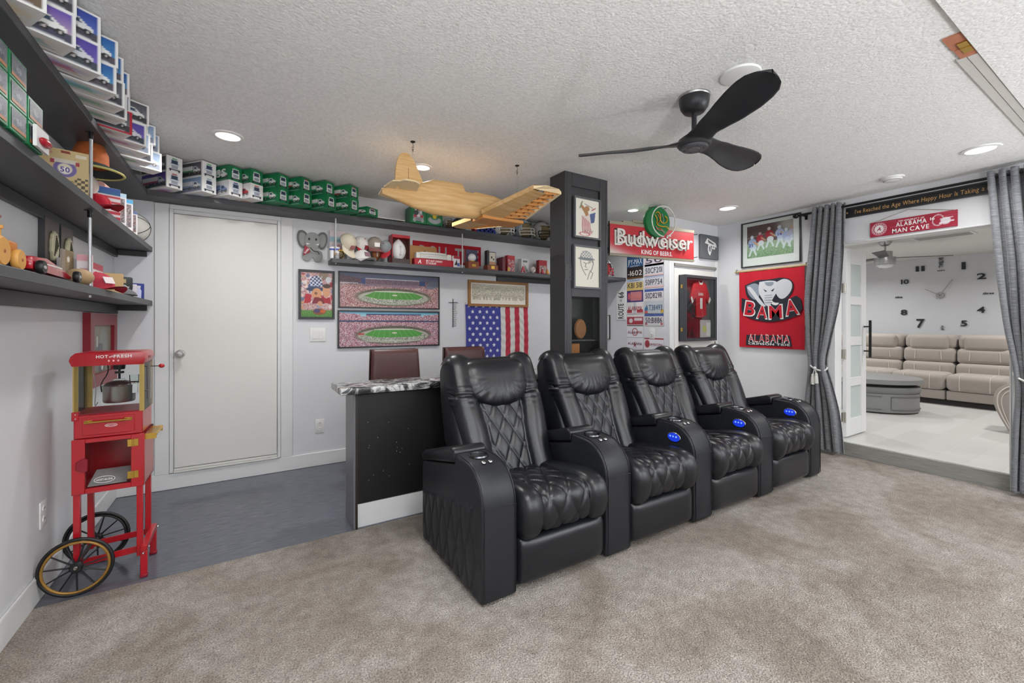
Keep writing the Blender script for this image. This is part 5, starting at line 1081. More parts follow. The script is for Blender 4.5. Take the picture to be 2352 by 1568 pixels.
def box_parts(t, sx, sy, sz, style, txt=None, fronts=('side', 'end')):
    """front (-y) shows fronts[0], left and right show fronts[1], bottom shows a faint picture"""
    key = (sx, sy, sz); bc = mat('box_' + STY[style][5], STY[style][5], .4)
    if (key, style) not in _bm: _bm[(key, style)] = MB().box(-sx / 2, sx / 2, -sy / 2, sy / 2, 0, sz).mesh('carton'); _bm[(key, style)].materials.append(bc)
    link_mesh('carton', _bm[(key, style)], None, t)
    def pmesh(kind, w, h):
        k = (kind, style, round(w, 3), round(h, 3))
        if k not in _bm: _bm[k] = (truck_side if kind == 'side' else truck_front)(STY[style]).mesh('print', w, h); _bm[k].materials.append(PRINT)
        return _bm[k]
    for kind, w, x, y, rz in ((fronts[0], sx, 0, -sy / 2 - .0008, 0), (fronts[1], sy, -sx / 2 - .0008, 0, -math.pi / 2), (fronts[1], sy, sx / 2 + .0008, 0, math.pi / 2)):
        o = link_mesh('print', pmesh(kind, w, sz), None, t); o.location = (x, y, sz / 2); o.rotation_euler = (0, 0, rz)
    if STY[style][5] != GRN:
        k = ('bottom', style, sx, sy)
        if k not in _bm:
            cv = CV(40, 18, 'e2dfdb'); cv.ell(.5, .55, .36, .22, STY[style][1], .6, .6); cv.poly([(.2, .3), (.3, .6), (.75, .65), (.85, .35)], STY[style][4], .5); cv.line(.1, .2, .9, .25, .03, '8a8683', .6); cv.border(.08, 'e9e9e7'); _bm[k] = cv.mesh('print', sx, sy); _bm[k].materials.append(PRINT)
        o = link_mesh('print', _bm[k], None, t); o.location = (0, 0, -.0006); o.rotation_euler = (math.pi / 2, 0, 0)
    if txt: lettering('lettering', txt, WINK, t, 0, sz * .55, sz * .5, sx * .8, y=-sy / 2 - .0016)
def tbox(lab, near, rz, sx, sy, sz, z, style, corner='r', grp='toy truck boxes', fronts=('side', 'end'), txt=None):
    """near = plan position of the near corner: right front for corner 'r', left front for 'l'"""
    c, s_ = math.cos(rz), math.sin(rz); ox = -sx / 2 if corner == 'r' else sx / 2; oy = sy / 2
    t = thing('toy_truck_box', lab, 'toy box', (near[0] + ox * c - oy * s_, near[1] + ox * s_ + oy * c, z), rz, grp); box_parts(t, sx, sy, sz, style, txt, fronts); return t
ORD = ['first', 'second', 'third', 'fourth', 'fifth', 'sixth', 'seventh', 'eighth', 'ninth', 'tenth', 'eleventh', 'twelfth']
BH = .1125
LST = [(2.04, -.50, 'grey', 'dusk'), (2.21, -.473, 'night', 'purp'), (2.362, -.458, 'blue', 'blue'), (2.50, -.457, 'blue', 'grey'), (2.64, -.475, 'blue', 'grey'), (2.83, -.49, 'night', 'redb'), (2.975, -.457, 'grey', 'purp'), (3.115, -.462, 'blue', 'pale'), (3.265, -.472, 'pale', 'grey'), (3.42, -.452, 'pale', 'pale')]
tbox('gold toned picture box at the upper left edge of the photo, bottom of its stack', (-.52, 1.86), math.radians(32), .30, .13, BH, ZS3, 'gold'); tbox('white toy box at the upper left edge of the photo, top of its stack', (-.52, 1.86), math.radians(32), .30, .13, BH, ZS3 + BH, 'pale')
for i, (y, x, a, b) in enumerate(LST):
    rz = math.radians(32 + 2.5 * math.sin(i * 2.1))
    tbox(f'toy truck box on left top shelf, lower of {ORD[i]} stack from the camera', (x, y), rz, .30, .10, BH, ZS3, b)
    tbox(f'toy truck box on left top shelf, upper of {ORD[i]} stack from the camera', (x + .012 * math.sin(i * 3.3), y + .008), rz + .02, .30, .10, BH - .002, ZS3 + BH, a)
BST = [(382, 'grey', 'purp', 'white'), (464, 'grey', 'pale', 'white'), (526, 'green', 'navyw', 'green'), (575, 'green', 'wred', ''), (638, 'green', 'green', ''), (693, 'greenr', 'green', ''), (750, 'green', 'green', ''), (804, 'greenr', 'green', '')]
for i, (px, a, b, _) in enumerate(BST):
    x = onY(px, 400, 3.75)[0]; rz = math.radians(36 + 2 * math.sin(i * 1.7)); ln = .29
    tbox(f'toy truck box on back top shelf, lower of {ORD[i]} stack from left corner', (x, 3.755), rz, .100, ln, BH, ZS3, b, 'l', fronts=('end', 'side'))
    tbox(f'toy truck box on back top shelf, upper of {ORD[i]} stack from left corner', (x - (.012 if i == 6 else 0), 3.765), rz + .015, .100, ln, BH - .002, ZS3 + BH, a, 'l', fronts=('end', 'side'))
    if i == 2: pass
x = onY(843, 480, 3.80)[0]; tbox('single low blue and green toy car box at the right end of the truck boxes', (x, 3.80), math.radians(33), .13, .20, .07, ZS3, 'greenr', 'l', fronts=('end', 'side'))
t = [o for o in COL.objects if o.get('label', '').startswith('toy truck box on back top shelf, upper of third')][0]
o = lettering('lettering', 'HESS', WINK, t, .0, .056, .055, .24, y=0.); o.rotation_euler = (0, 0, -math.pi / 2); o.location = (-.0575, 0, 0)
o = MB().obox((0, 0, 0), .30, .16, .006, Matrix.Rotation(.12, 3, 'X')).build('white_board', WHITEC, None); p = onY(888, 497, 3.97); o.location = (p[0], 3.97, ZS3 + .018); tag(o, 'flat white board lying beside the green truck boxes', 'board')
# two green boxes with faces (kept generic)
for k, (pa, pb_, lab) in enumerate((((943, 490), (979, 512), 'green toy box printed with a grey truck front and red cheeks'), ((979, 495), (1017, 518), 'green toy box printed with a round yellow nose'))):
    a_, b_ = onY(pa[0], 500, 3.88), onY(pb_[0], 500, 3.88); w = b_[0] - a_[0]; t = thing('green_toy_box', lab, 'toy box', ((a_[0] + b_[0]) / 2, 3.95, ZS3), 0, 'green face boxes')
    MB().box(-w / 2 + .001, w / 2 - .001, -.07, .09, 0, .155).build('carton', mat('box_' + GRN, GRN, .4), t, bevel=.002, seg=1); cv = CV(40, 44, GRN)
    if k == 0: cv.rect(.26, .45, .74, .92, 'dcdfe4'); cv.ell(.5, .4, .36, .22, 'a8abb2'); cv.ell(.28, .42, .1, .09, 'c0394a'); cv.ell(.72, .42, .1, .09, 'c0394a'); cv.ell(.5, .46, .1, .09, 'f0f0f0'); cv.rect(.3, .12, .7, .3, '8d9098'); cv.ell(.24, .18, .1, .14, 'a8abb2'); cv.ell(.76, .18, .1, .14, 'a8abb2'); cv.ell(.36, .86, .06, .05, 'a34650'); cv.ell(.64, .86, .06, .05, 'a34650'); cv.ell(.5, .72, .1, .1, '8a8d94')
    else: cv.ell(.5, .3, .40, .24, 'aeb3b6'); cv.ell(.5, .62, .3, .3, '2f8a58'); cv.ell(.36, .7, .1, .1, 'e4ecf0'); cv.ell(.64, .7, .1, .1, 'e4ecf0'); cv.ell(.38, .7, .04, .05, '2a3a6a'); cv.ell(.62, .7, .04, .05, '2a3a6a'); cv.rect(.2, .45, .8, .58, '4a6a2a'); cv.ell(.5, .52, .12, .14, 'e2c83c')
    cv.place('print', w - .004, .15, t, 0, -.0712, .0775)

# ================================================================== SMALL COLLECTIBLES: kinds
def put(o_t, x, y, z, rz=0.): o_t.location = (float(x), float(y), float(z)); o_t.rotation_euler = (0, 0, rz); return o_t
def cap(lab, x, y, z, rz, crown, brim, front=None, tilt=0., sc=1., logo=None):
    t = thing('baseball_hat', lab, 'cap', (x, y, z), rz, 'caps on the shelves'); C1 = mat('cap_' + crown, crown, .85, bump=(400, .2, .001)); C2 = mat('cap_' + brim, brim, .85, bump=(400, .2, .001))
    R = .078 * sc; Mx = Matrix.Rotation(tilt, 3, 'X')
    n, m = 28, 12; P = np.zeros((n, m, 3))
    for i in range(n):
        a = 2 * math.pi * i / n
        for j in range(m):
            f = (j / (m - 1)) * math.pi / 2; rr = math.cos(f) ** .75; P[i, j] = Mx @ Vector((R * .92 * rr * math.cos(a), R * 1.1 * rr * math.sin(a), R * 1.12 * math.sin(f)))
    cr = MB().grid(P, closeu=True).build('crown', C1, t, smooth=True)
    nu, nv = 16, 8; B = np.zeros((nu, nv, 3))
    for i, a in enumerate(np.linspace(-1.15, 1.15, nu)):
        for j, k in enumerate(np.linspace(.95, 1.0, nv)):
            ext = (j / (nv - 1)) * .085 * sc * math.cos(a * .95) ** .6
            B[i, j] = Mx @ Vector((R * .95 * math.sin(a), -R * 1.08 * math.cos(a) - ext, .004 - .022 * sc * (a / 1.15) ** 2 * (.4 + j / nv)))
    Bt = B + np.array([0, 0, .004]); MB().grid(B).grid(Bt, flip=True).build('brim', C2, t, smooth=True)
    for k in range(6):
        a = k * math.pi / 3 + .52; MB().tube([Mx @ Vector((R * .925 * math.cos(f) ** .75 * math.cos(a), R * 1.105 * math.cos(f) ** .75 * math.sin(a), R * 1.125 * math.sin(f))) for f in np.linspace(.05, 1.5, 8)], .0012, 5).build('seam', C1, cr)
    MB().ell(Mx @ Vector((0, 0, R * 1.13)), .006, .006, .004, 10, 6).build('top_button', C2, cr)
    if logo:
        q = Mx @ Vector((0, -R * 1.03, R * .55)); lg = MB().obox(q, .05 * sc, .004, .04 * sc, Mx @ Matrix.Rotation(-.5, 3, 'X')).build('patch', mat('patch_' + logo, logo, .7), cr)
    return t
def helmet(lab, x, y, z, rz, shell, mask, stripes, sc=1., inner='8a7a58'):
    t = thing('football_helmet', lab, 'helmet', (x, y, z), rz, 'football helmets on the shelves'); Rx, Ry, Rz = .105 * sc, .125 * sc, .115 * sc; zc = .105 * sc
    bm = MB(); nu, nv = 40, 24; P = np.zeros((nu, nv, 3)); keep = []
    for i in range(nu):
        a = 2 * math.pi * i / nu
        for j in range(nv):
            f = -.95 + (math.pi / 2 + .95) * j / (nv - 1); P[i, j] = (Rx * math.cos(f) * math.sin(a), -Ry * math.cos(f) * math.cos(a), zc + Rz * math.sin(f))
    V = P.reshape(-1, 3); Fc = []
    for i in range(nu):
        i2 = (i + 1) % nu
        for j in range(nv - 1):
            q = (i * nv + j, i2 * nv + j, i2 * nv + j + 1, i * nv + j + 1); c = V[list(q)].mean(0); yy, xx, zz = c[1] / Ry, abs(c[0]) / Rx, (c[2] - zc) / Rz
            if yy < -.28 and zz < .42 and xx < .80: continue
            if yy > -.1 and zz < -.72 and xx < .5: continue
            Fc.append(q)
    sh_ = bm.add(V, Fc).build('shell', mat('helmet_' + shell, shell, .18, spec=.6, coat=.5), t, smooth=True, fixn=False)
    md = sh_.modifiers.new('thick', 'SOLIDIFY'); md.thickness = .004; md.offset = -1
    MB().ell((0, .012, zc), Rx * .93, Ry * .88, Rz * .92, 24, 14, lo=-.75).build('padding', mat('padding_' + inner, inner, .8), t, smooth=True)
    for sx, c in stripes:
        Q = np.array([[(sx * sc + w_, -Ry * 1.012 * math.cos(f) * math.sqrt(max(0, 1 - (sx * sc / Rx) ** 2)), zc + Rz * 1.012 * math.sin(f)) for f in np.linspace(.50, 2.6, 22)] for w_ in (-.008 * sc, .008 * sc)]); MB().grid(Q, flip=True).build('stripe', mat('stripe_' + c, c, .3), sh_, smooth=True)
    mk = mat('mask_' + mask, mask, .3); r = .0048 * sc
    for zz in (-.12, -.42, -.7): MB().tube([(Rx * 1.02 * math.sin(a), -Ry * (1.18 + .06 * (zz < -.2)) * math.cos(a), zc + Rz * zz) for a in np.linspace(-1.25, 1.25, 18)], r, 7).build('face_bar', mk, t, smooth=True)
    for sx in (-.25, .25) if sc > .8 else (0,): MB().tube([(Rx * sx, -Ry * 1.17, zc - Rz * .12), (Rx * sx, -Ry * 1.23, zc - Rz * .42), (Rx * sx, -Ry * 1.2, zc - Rz * .7)], r, 7).build('face_bar', mk, t, smooth=True)
    for sx in (-1, 1): MB().tube([(sx * Rx * .97, -Ry * .37, zc - Rz * .12), (sx * Rx * .99, -Ry * .40, zc - Rz * .42), (sx * Rx * .9, -Ry * .45, zc - Rz * .7)], r, 7).build('side_bar', mk, t, smooth=True); 
    for sx in (-1, 1): MB().lathe([(.001, .003), (.014 * sc, .003), (.016 * sc, 0)], (sx * Rx * .985, .01, zc - Rz * .25), 14, Matrix.Rotation(sx * math.pi / 2, 3, 'Y')).build('ear_hole', BLACKP, sh_)
    return t
def pigskin(lab, x, y, z, rz, c, up=True, sc=1., lace='eeeeee', tilt=0.):
    t = thing('football', lab, 'football', (x, y, z), rz, 'footballs'); L, R = .13 * sc, .078 * sc
    prof = [(max(.001, R * (1 - (h / L) ** 2) ** .85), h + L) for h in np.linspace(-L, L, 22)]; M = Matrix.Identity(3) if up else Matrix.Rotation(math.pi / 2, 3, 'Y')
    b = MB().lathe(prof, (0, 0, 0) if up else (-L, 0, R), 28, M).build('ball', mat('ball_' + c, c, .5, bump=(300, .3, .001)), t, smooth=True)
    if up:
        MB().box(-.0015, .0015, -R - .002, -R + .006, L * .6, L * 1.4).build('lace_cord', mat('lace_' + lace, lace, .6), b)
        for k in range(6): MB().box(-.012 * sc, .012 * sc, -R - .0015, -R + .008, L * (.65 + .13 * k), L * (.65 + .13 * k) + .003).build('lace', mat('lace_' + lace), b)
    return t
def carton(name, lab, cat, x, y, z, rz, sx, sy, sz, col, paint=None, text=None, tcol='ececea', bev=.0015, res=(30, 24), grp=None, tz=.5, th=.3):
    t = thing(name, lab, cat, (x, y, z), rz, grp); MB().box(-sx / 2, sx / 2, -sy / 2, sy / 2, 0, sz).build('body', mat('carton_' + col, col, .45), t, bevel=bev, seg=1)
    if paint: cv = CV(*res, col); paint(cv); cv.place('print', sx - .002, sz - .002, t, 0, -sy / 2 - .001, sz / 2)
    if text: lettering('lettering', text, mat('ink_' + tcol, tcol, .5), t, 0, sz * tz, sz * th, sx * .8, y=-sy / 2 - .0018)
    return t
def atB(px, y=3.99): return onY(px, 600, y)[0]

# ---- back top shelf, right part: helmets and a folded flag
helmet('small silver and black helmet beside the green face boxes', atB(1030, 4.0), 4.0, ZS3, .2, 'c9cacb', '2a2a2c', ((0, '1c1c1e'),), .55); helmet('small dark helmet left of the aeroplane wing', atB(1052, 3.99), 3.99, ZS3, .1, '4a4c50', 'b9b9ba', ((0, 'd8d8d8'),), .6)
t = thing('folded_flag', 'blue folded flag with white stars under the aeroplane wing', 'flag', (atB(1112, 3.98), 3.98, ZS3), 0)
MB().prism([(-.12, 0), (.12, 0), (.11, .04), (0, .085), (-.10, .04)], -.05, .05).build('cloth', mat('flag_navy', '2f3f8a', .85), t, bevel=.008, seg=2)
for k in range(7): MB().lathe([(.001, .0), (.012, .0)], (-.075 + .025 * k, -.0515, .022 + .018 * (k % 2)), 5, Matrix.Rotation(math.pi / 2, 3, 'X'), cap=True).build('star', WINK, t)
MB().box(-.13, -.10, -.045, .045, 0, .05).build('red_fold', mat('flag_red', 'a8323f', .85), t, bevel=.006, seg=1)
helmet('white helmet with pale facemask, first of three large helmets on the back top shelf', atB(1152, 3.985), 3.985, ZS3, .35, 'e6e6e4', 'dcdcd8', ((0, 'b8323a'),)); helmet('silver helmet with black stripes, middle of the three large helmets', atB(1200, 3.985), 3.985, ZS3, .25, '9aa3ac', 'd9d6c8', ((-.018, '1c1c1e'), (.018, '1c1c1e'))); helmet('pale silver helmet with black facemask next to the pillar', atB(1243, 3.985), 3.985, ZS3, .25, 'c4c4c2', '1d1d1f', ((-.018, '1c1c1e'), (.018, '1c1c1e')))
helmet('white and red helmet with navy stripe on the shelf beside the licence plates', 3.70, 3.86, ZB1, -.1, 'e8e8e8', 'b3323f', ((0, '22283a'),), 1.05, '8a2a30')
helmet('red helmet on the top shelf half hidden behind the neon sign', 3.62, 3.98, ZS3, 0, 'b02030', 'd0d0d0', ((0, 'e8e8e8'),))

# ---- memorabilia shelf on the back wall, left to right
carton('picture_card', 'pale pink and blue picture card standing at the left end of the memorabilia shelf', 'card', atB(775, 4.09), 4.09, ZB1, 0, .13, .006, .27, 'd9cdd0', lambda cv: (cv.rect(0, .62, 1, .8, '8fb4bf'), cv.ell(.6, .35, .2, .2, 'c98a94')))
for px, y, c, lab, r in ((759, 3.95, 'e6e6ea', 'small white and blue cup at the end of the memorabilia shelf', .02), (771, 3.94, 'd9d9dd', 'small white beaker beside the support rod on the memorabilia shelf', .022)):
    t = thing('cup', lab, 'cup', (atB(px, y) + .012, y, ZB1)); MB().lathe([(.001, 0), (r * .8, 0), (r, .10), (r * .9, .10), (r * .7, .006)], n=20).build('body', mat('cup_' + c, c, .3), t, smooth='auto'); MB().lathe([(r * .95, .07), (r * 1.0, .085)], n=20, cap=False).build('blue_band', mat('cup_blue', '4a5fae', .4), t)
helmet('tiny yellow helmet behind the support rod on the memorabilia shelf', atB(778, 3.96), 3.96, ZB1, .3, 'c99a2c', '2a2a2a', ((0, '333333'),), .42)
cap('cream cap standing on its brim on the memorabilia shelf', atB(797), 3.99, ZB1 + .155, .55, 'd9d0bb', 'd9d0bb', tilt=1.1, sc=.95, logo='a86a6a'); cap('white and crimson cap at the back of the memorabilia shelf', atB(826, 4.05), 4.03, ZB1 + .15, .6, 'd8d4d2', 'b3202e', tilt=.8, sc=.9, logo='8a2a36'); cap('white cap with elephant coloured patch lying on the memorabilia shelf', atB(832), 3.99, ZB1 + .012, .35, 'dedddc', 'd6d5d3', sc=1.05, logo='8a6a72'); cap('grey and black cap perched on the boxed brown football', atB(862, 3.98), 4.0, ZB1 + .15, 0, '9a8f86', '8d5a58', tilt=.5, sc=.95, logo='e6e2df')
t = thing('display_case', 'clear display case holding a brown football under the grey cap', 'display case', (atB(865, 3.96), 3.97, ZB1)); MB().box(-.05, .05, -.05, .05, 0, .006).build('case_base', BLACKP, t); MB().box(-.05, .05, -.05, .05, .007, .14).build('case_glass', GLASS, t)
pigskin('brown football inside the clear case', atB(865, 3.96), 3.97, ZB1 + .007, 0, '9a5a30', True, .5)
cap('crimson cap with grey brim leaning beside the white football', atB(886, 3.95), 3.94, ZB1 + .135, -.7, '8a8e92', 'a8202e', tilt=1.1, sc=.72)
t = thing('football_box', 'open red box holding a white football', 'box', (atB(917, 4.0), 4.0, ZB1)); MB().box(-.085, .085, -.06, .06, .24, .268).build('lid', mat('box_red', 'b0182c', .4), t, bevel=.002, seg=1); MB().box(-.085, -.081, -.06, .06, 0, .24).build('side', mat('box_red'), t); MB().box(.081, .085, -.06, .06, 0, .24).build('side', mat('box_maroon', '6e4a44', .4), t); MB().box(-.085, .085, .054, .06, 0, .24).build('back', mat('box_maroon'), t); MB().box(-.085, .085, -.066, -.06, 0, .045).build('front_lip', mat('box_dark', '3a2a2a', .4), t); MB().box(-.081, .081, -.06, .06, 0, .006).build('bottom', mat('box_red'), t)
pigskin('white autographed football standing in the red box', atB(915, 3.985), 3.985, ZB1 + .0065, 0, 'dfe0e0', True, .88, 'b9b9b9')
carton('wooden_board', 'pale wooden board with burnt letter behind the stadium model', 'board', atB(969, 4.07), 4.07, ZB1, 0, .30, .018, .205, 'b98a54', lambda cv: (cv.line(.5, .3, .58, .8, .02, '4a3520'), cv.line(.58, .8, .68, .3, .02, '4a3520'), cv.line(.52, .45, .64, .45, .015, '4a3520'), cv.line(.42, .35, .5, .38, .02, '4a3520')), res=(40, 28))
t = thing('team_scarf', 'red scarf with grey ROLL TIDE letters hung behind the memorabilia', 'scarf', (atB(1034, 4.11), YB, ZB1 + .16)); MB().box(-.40, .36, -.012, -.003, -.10, .105).build('cloth', mat('scarf_red', 'b01626', .85), t, bevel=.003, seg=1); lettering('lettering', 'ROLL TIDE', mat('scarf_grey', 'a9a5a6', .8), t, -.0, -.005, .14, .66, y=-.0125)
t = thing('stadium_model', 'red boxed white stadium model lettered BRYANT-DENNY STADIUM', 'model', (atB(995, 3.95), 3.95, ZB1)); MB().box(-.20, .20, -.035, .045, 0, .062).build('base', mat('model_red', 'a81c2e', .4), t, bevel=.002, seg=1); lettering('lettering', 'BRYANT-DENNY', WINK, t, -.0, .043, .018, .17, y=-.0356); lettering('lettering', 'STADIUM', WINK, t, -.035, .020, .018, .10, y=-.0356); lettering('lettering', 'A', WINK, t, -.15, .031, .036, .034, y=-.0356, slant=.2)
for k, (rx, ry, z0, z1) in enumerate(((.165, .036, .062, .088), (.15, .030, .088, .106), (.13, .026, .106, .13))): MB().tube([(rx * math.cos(a), .005 + ry * math.sin(a), (z0 + z1) / 2) for a in np.linspace(0, 6.28, 33)[:-1]], (z1 - z0) / 2, 6, closed=True).build('stand', mat('model_white', 'dcdbd6', .5), t)
MB().box(-.10, .10, -.015, .025, .064, .07).build('field', mat('model_green', '4a8a44', .6), t)
for sx in (-.16, .16): MB().box(sx - .02, sx + .02, -.03, .03, .062, .12).build('end_tower', mat('model_white'), t, bevel=.004, seg=1)
carton('blister_pack', 'white and red carded toy beside the stadium model', 'toy pack', atB(1047, 3.94), 3.94, ZB1, .25, .08, .03, .115, 'e2dfe0', lambda cv: (cv.rect(0, .75, 1, 1, 'b03040'), cv.poly([(.1, .2), (.5, .7), (.6, .2)], '3a2a2c'), cv.rect(.6, .1, .95, .4, '4a5fae')))
t = thing('ball_stand', 'white ball on a small wooden box with brass plate', 'ball display', (atB(1085, 3.955), 3.965, ZB1)); MB().box(-.06, .06, -.045, .045, 0, .075).build('wooden_box', mat('box_mahogany', '8a4a34', .4, var=(20, .15)), t, bevel=.003, seg=1); MB().box(-.022, .022, -.047, -.045, .022, .048).build('name_plate', BRASS, t); MB().ell((0, 0, .118), .043, .043, .043, 24, 14).build('ball', mat('ball_white', 'e4e4e6', .4), t, smooth=True); MB().lathe([(.03, .075), (.03, .085), (.026, .085)], n=20).build('ring', BRASS, t)
carton('picture_card', 'navy picture card behind the ball on its wooden box', 'card', atB(1083, 4.08), 4.075, ZB1, 0, .13, .008, .22, '4a4a66', lambda cv: (cv.ell(.4, .5, .3, .3, '7a7a94'), cv.rect(0, 0, 1, .2, '9a3040')))
t = thing('photo_stand', 'dark hinged frame with small signed photo on a mahogany base', 'photo frame', (atB(1128, 3.97), 3.975, ZB1)); MB().box(-.065, .065, -.045, .045, 0, .055).build('base', mat('box_mahogany'), t, bevel=.003, seg=1); MB().prism([(-.02, .015), (.02, .015), (.02, .045), (-.02, .045)], -.048, -.045).build('name_plate', BRASS, t); MB().box(-.06, -.035, -.03, .03, .055, .21).build('frame_side', BLACKW, t, bevel=.002, seg=1); MB().box(-.035, .055, -.012, .01, .055, .20).build('frame', BLACKW, t, bevel=.002, seg=1)
cv = CV(20, 30, 'd8cfc0'); cv.ell(.4, .6, .12, .1, '2a2a2a'); cv.ell(.7, .45, .1, .08, '3a3a3a'); cv.rect(0, 0, 1, .25, 'b98a6a'); cv.place('photo', .075, .13, t, .01, -.0132, .127)
carton('book', 'dark red bound book standing on the memorabilia shelf', 'book', atB(1151, 3.98), 3.985, ZB1, 0, .035, .13, .15, '6e3036')
carton('cereal_box', 'red picture box of football player cards on the memorabilia shelf', 'box', atB(1172, 4.0), 4.01, ZB1, .1, .10, .05, .185, 'b01c2c', lambda cv: (cv.speck((cv.v < .75).astype(float), ['c8323a', '8a8f94', 'e6dfdc', '3a4a7a', 'd86a3a'], .7), cv.rect(0, .85, 1, 1, 'c02030'), cv.rect(0, .05, .3, .3, 'e0b040')))
carton('white_box', 'white printed box between two red boxes on the memorabilia shelf', 'box', atB(1205, 4.0), 4.02, ZB1, .1, .105, .05, .165, 'd8dad8', lambda cv: (cv.poly([(.1, .1), (.5, .6), (.9, .2)], '9aa09c'), cv.line(.2, .7, .6, .3, .03, '5a605c'), cv.rect(.2, .78, .8, .9, '5c6a64')))
carton('red_box', 'red photo box at the pillar end of the memorabilia shelf', 'box', atB(1245, 4.02), 4.03, ZB1, .05, .12, .05, .17, 'a81c2e', lambda cv: (cv.rect(.08, .1, .92, .65, 'c9b4b0'), cv.speck(((cv.v > .1) & (cv.v < .65) & (cv.u > .1) & (cv.u < .9)).astype(float), ['8a6a68', 'd8c8c4', '5a4a4a', 'b08a86'], .8)))
t = thing('letter_figure', 'small pink letter A figurine before the white box', 'figurine', (atB(1201, 3.93), 3.935, ZB1)); lettering('letter', 'A', mat('pink_red', 'c04a58', .5), t, 0, .035, .07, .055, y=-.0, depth=.018)
t = thing('pom_figure', 'round white fluffy figurine beside the letter A', 'figurine', (atB(1224, 3.93), 3.935, ZB1)); MB().ell((0, 0, .04), .034, .03, .036, 20, 12).build('body', mat('fluffy', 'dcd0cc', .9, bump=(120, .8, .01)), t, smooth=True); MB().ell((0, 0, .008), .016, .014, .008, 14, 6).build('foot', mat('fluffy'), t); MB().ell((.0, -.03, .045), .006, .004, .005, 10, 6).build('nose', CRIM, t)
for px, c, lab in ((1246, 'b03a48', 'small crimson trinket before the red photo box'), (1258, 'd89a4a', 'small orange trinket against the pillar')):
    t = thing('trinket', lab, 'trinket', (atB(px, 3.93), 3.935, ZB1)); MB().lathe([(.001, 0), (.018, 0), (.02, .02), (.012, .035), (.016, .05), (.001, .058)], n=16).build('body', mat('trinket_' + c, c, .5), t, smooth=True); MB().ell((0, 0, .06), .01, .01, .01, 12, 8).build('head', mat('fluffy'), t)

# ================================================================== LEFT MIDDLE SHELF
GB = mat('box_' + GRN, GRN, .4)
def window_box(lab, y0, row, x=-.588):
    w, h = .118, .078; t = thing('model_car_box', lab, 'toy box', (x, y0 + w / 2, ZS2 + row * h), FACE_LEFT, 'green model car boxes')
    MB().box(-w / 2 + .001, w / 2 - .001, 0, .085, 0, h - .001).build('carton', GB, t, bevel=.002, seg=1); cv = CV(24, 16, '6c6f78'); cv.ell(.5, .35, .34, .22, '4a4e58'); cv.ell(.5, .5, .2, .16, '8e929a'); cv.rect(0, 0, 1, .16, 'b5713f'); cv.speck((cv.v > .2).astype(float), ['5c606a', '84888f', '4f525c'], .3); cv.place('window', w - .022, h - .018, t, 0, -.0012, h / 2)
for k, y0 in enumerate((1.58, 1.705, 1.83, 1.955)):
    for r in range(3 if k < 3 else 2): window_box(f'green windowed model car box, {("bottom", "second", "third")[r]} of the {ORD[3 - k]} stack from the beige blister card', y0, r)
t = thing('carded_car', 'red and white carded car leaning before the green car boxes', 'toy pack', (-.585, 2.02, ZS2), FACE_LEFT); MB().box(-.05, .05, -.012, -.003, .002, .07).build('card', WHITEC, t); MB().ell((0, -.018, .028), .04, .012, .014, 16, 8).build('car', mat('car_red', 'b3182c', .25), t, smooth=True)
t = thing('blister_card', 'beige carded racing car with purple anniversary badge on the left middle shelf', 'toy pack', (-.685, 2.655, ZS2), .24)
MB().box(-.075, .075, -.004, 0, 0, .20).build('card', mat('beige_card', 'cbb27e', .55), t); cv = CV(60, 70, 'cbb27e'); cv.ell(.5, .58, .24, .18, 'd9cdb8'); cv.ring(.5, .58, .2, .15, .3, '6a5a9a'); cv.ell(.5, .54, .12, .08, 'e6e0d8'); cv.rect(.25, .70, .75, .79, 'd4c8b8'); cv.rect(.2, .68, .28, .76, 'a02a3a'); cv.rect(.72, .68, .8, .76, 'a02a3a'); cv.poly([(.4, .98), (.6, .98), (.62, .92), (.42, .92)], '8a3020'); cv.rect(.72, .86, .95, .93, 'e2d4c0'); cv.rect(.05, .86, .25, .93, 'c09078')
ckm = ((np.floor(cv.u * 12) + np.floor(cv.v * 16)) % 2 > 0) & (cv.u > .7) & (cv.v < .42); cv.put(ckm.astype(float), '4a3f2a'); cv.place('print', .148, .198, t, 0, -.0052, .10); lettering('lettering', '50', mat('purple_ink', '5a4a94', .5), t, 0, .112, .022, .03, y=-.006)
MB().box(-.065, .03, -.04, -.005, .01, .06).build('blister', GLASS, t, bevel=.006, seg=1); MB().ell((-.02, -.024, .03), .04, .013, .017, 18, 8).build('car', mat('car_maroon', '8e1830', .25), t, smooth=True)
for x in (-.045, .008): MB().lathe([(.001, .004), (.012, .004), (.012, -.004), (.001, -.004)], (x, -.036, .02), 14, Matrix.Rotation(math.pi / 2, 3, 'X')).build('tyre', BLACKP, t)
t = thing('rim_hat', 'dark straw hat with yellow green brim behind the support rod', 'hat', (-.675, 2.98, ZS2 + .232), .3); MB().lathe([(.001, .115), (.05, .11), (.068, .06), (.07, .0), (.072, .0)], n=28, cap=False).build('crown', mat('hat_orange', 'b05a28', .8, var=(40, .4)), t, smooth=True); MB().lathe([(.068, .0), (.10, -.015), (.125, -.03), (.128, -.026), (.10, -.008), (.07, .008)], n=32, cap=False).build('brim', mat('hat_dark', '2a3430', .8), t, smooth=True); MB().tube([(.127 * math.cos(a), .127 * math.sin(a), -.028) for a in np.linspace(0, 6.28, 33)[:-1]], .006, 6, closed=True).build('brim_edge', mat('hat_yellow', 'b9b46a', .8), t, smooth=True)
t = thing('ball_display', 'white printed ball on a grey box under the straw hat', 'ball', (-.70, 2.96, ZS2)); MB().box(-.055, .055, -.055, .055, 0, .07).build('box', mat('carton_e2dcdc', 'e2dcdc', .45), t, bevel=.002, seg=1); MB().ell((0, 0, .13), .06, .06, .06, 22, 12).build('ball', mat('ball_cream', 'd8cfc4', .5), t, smooth=True)
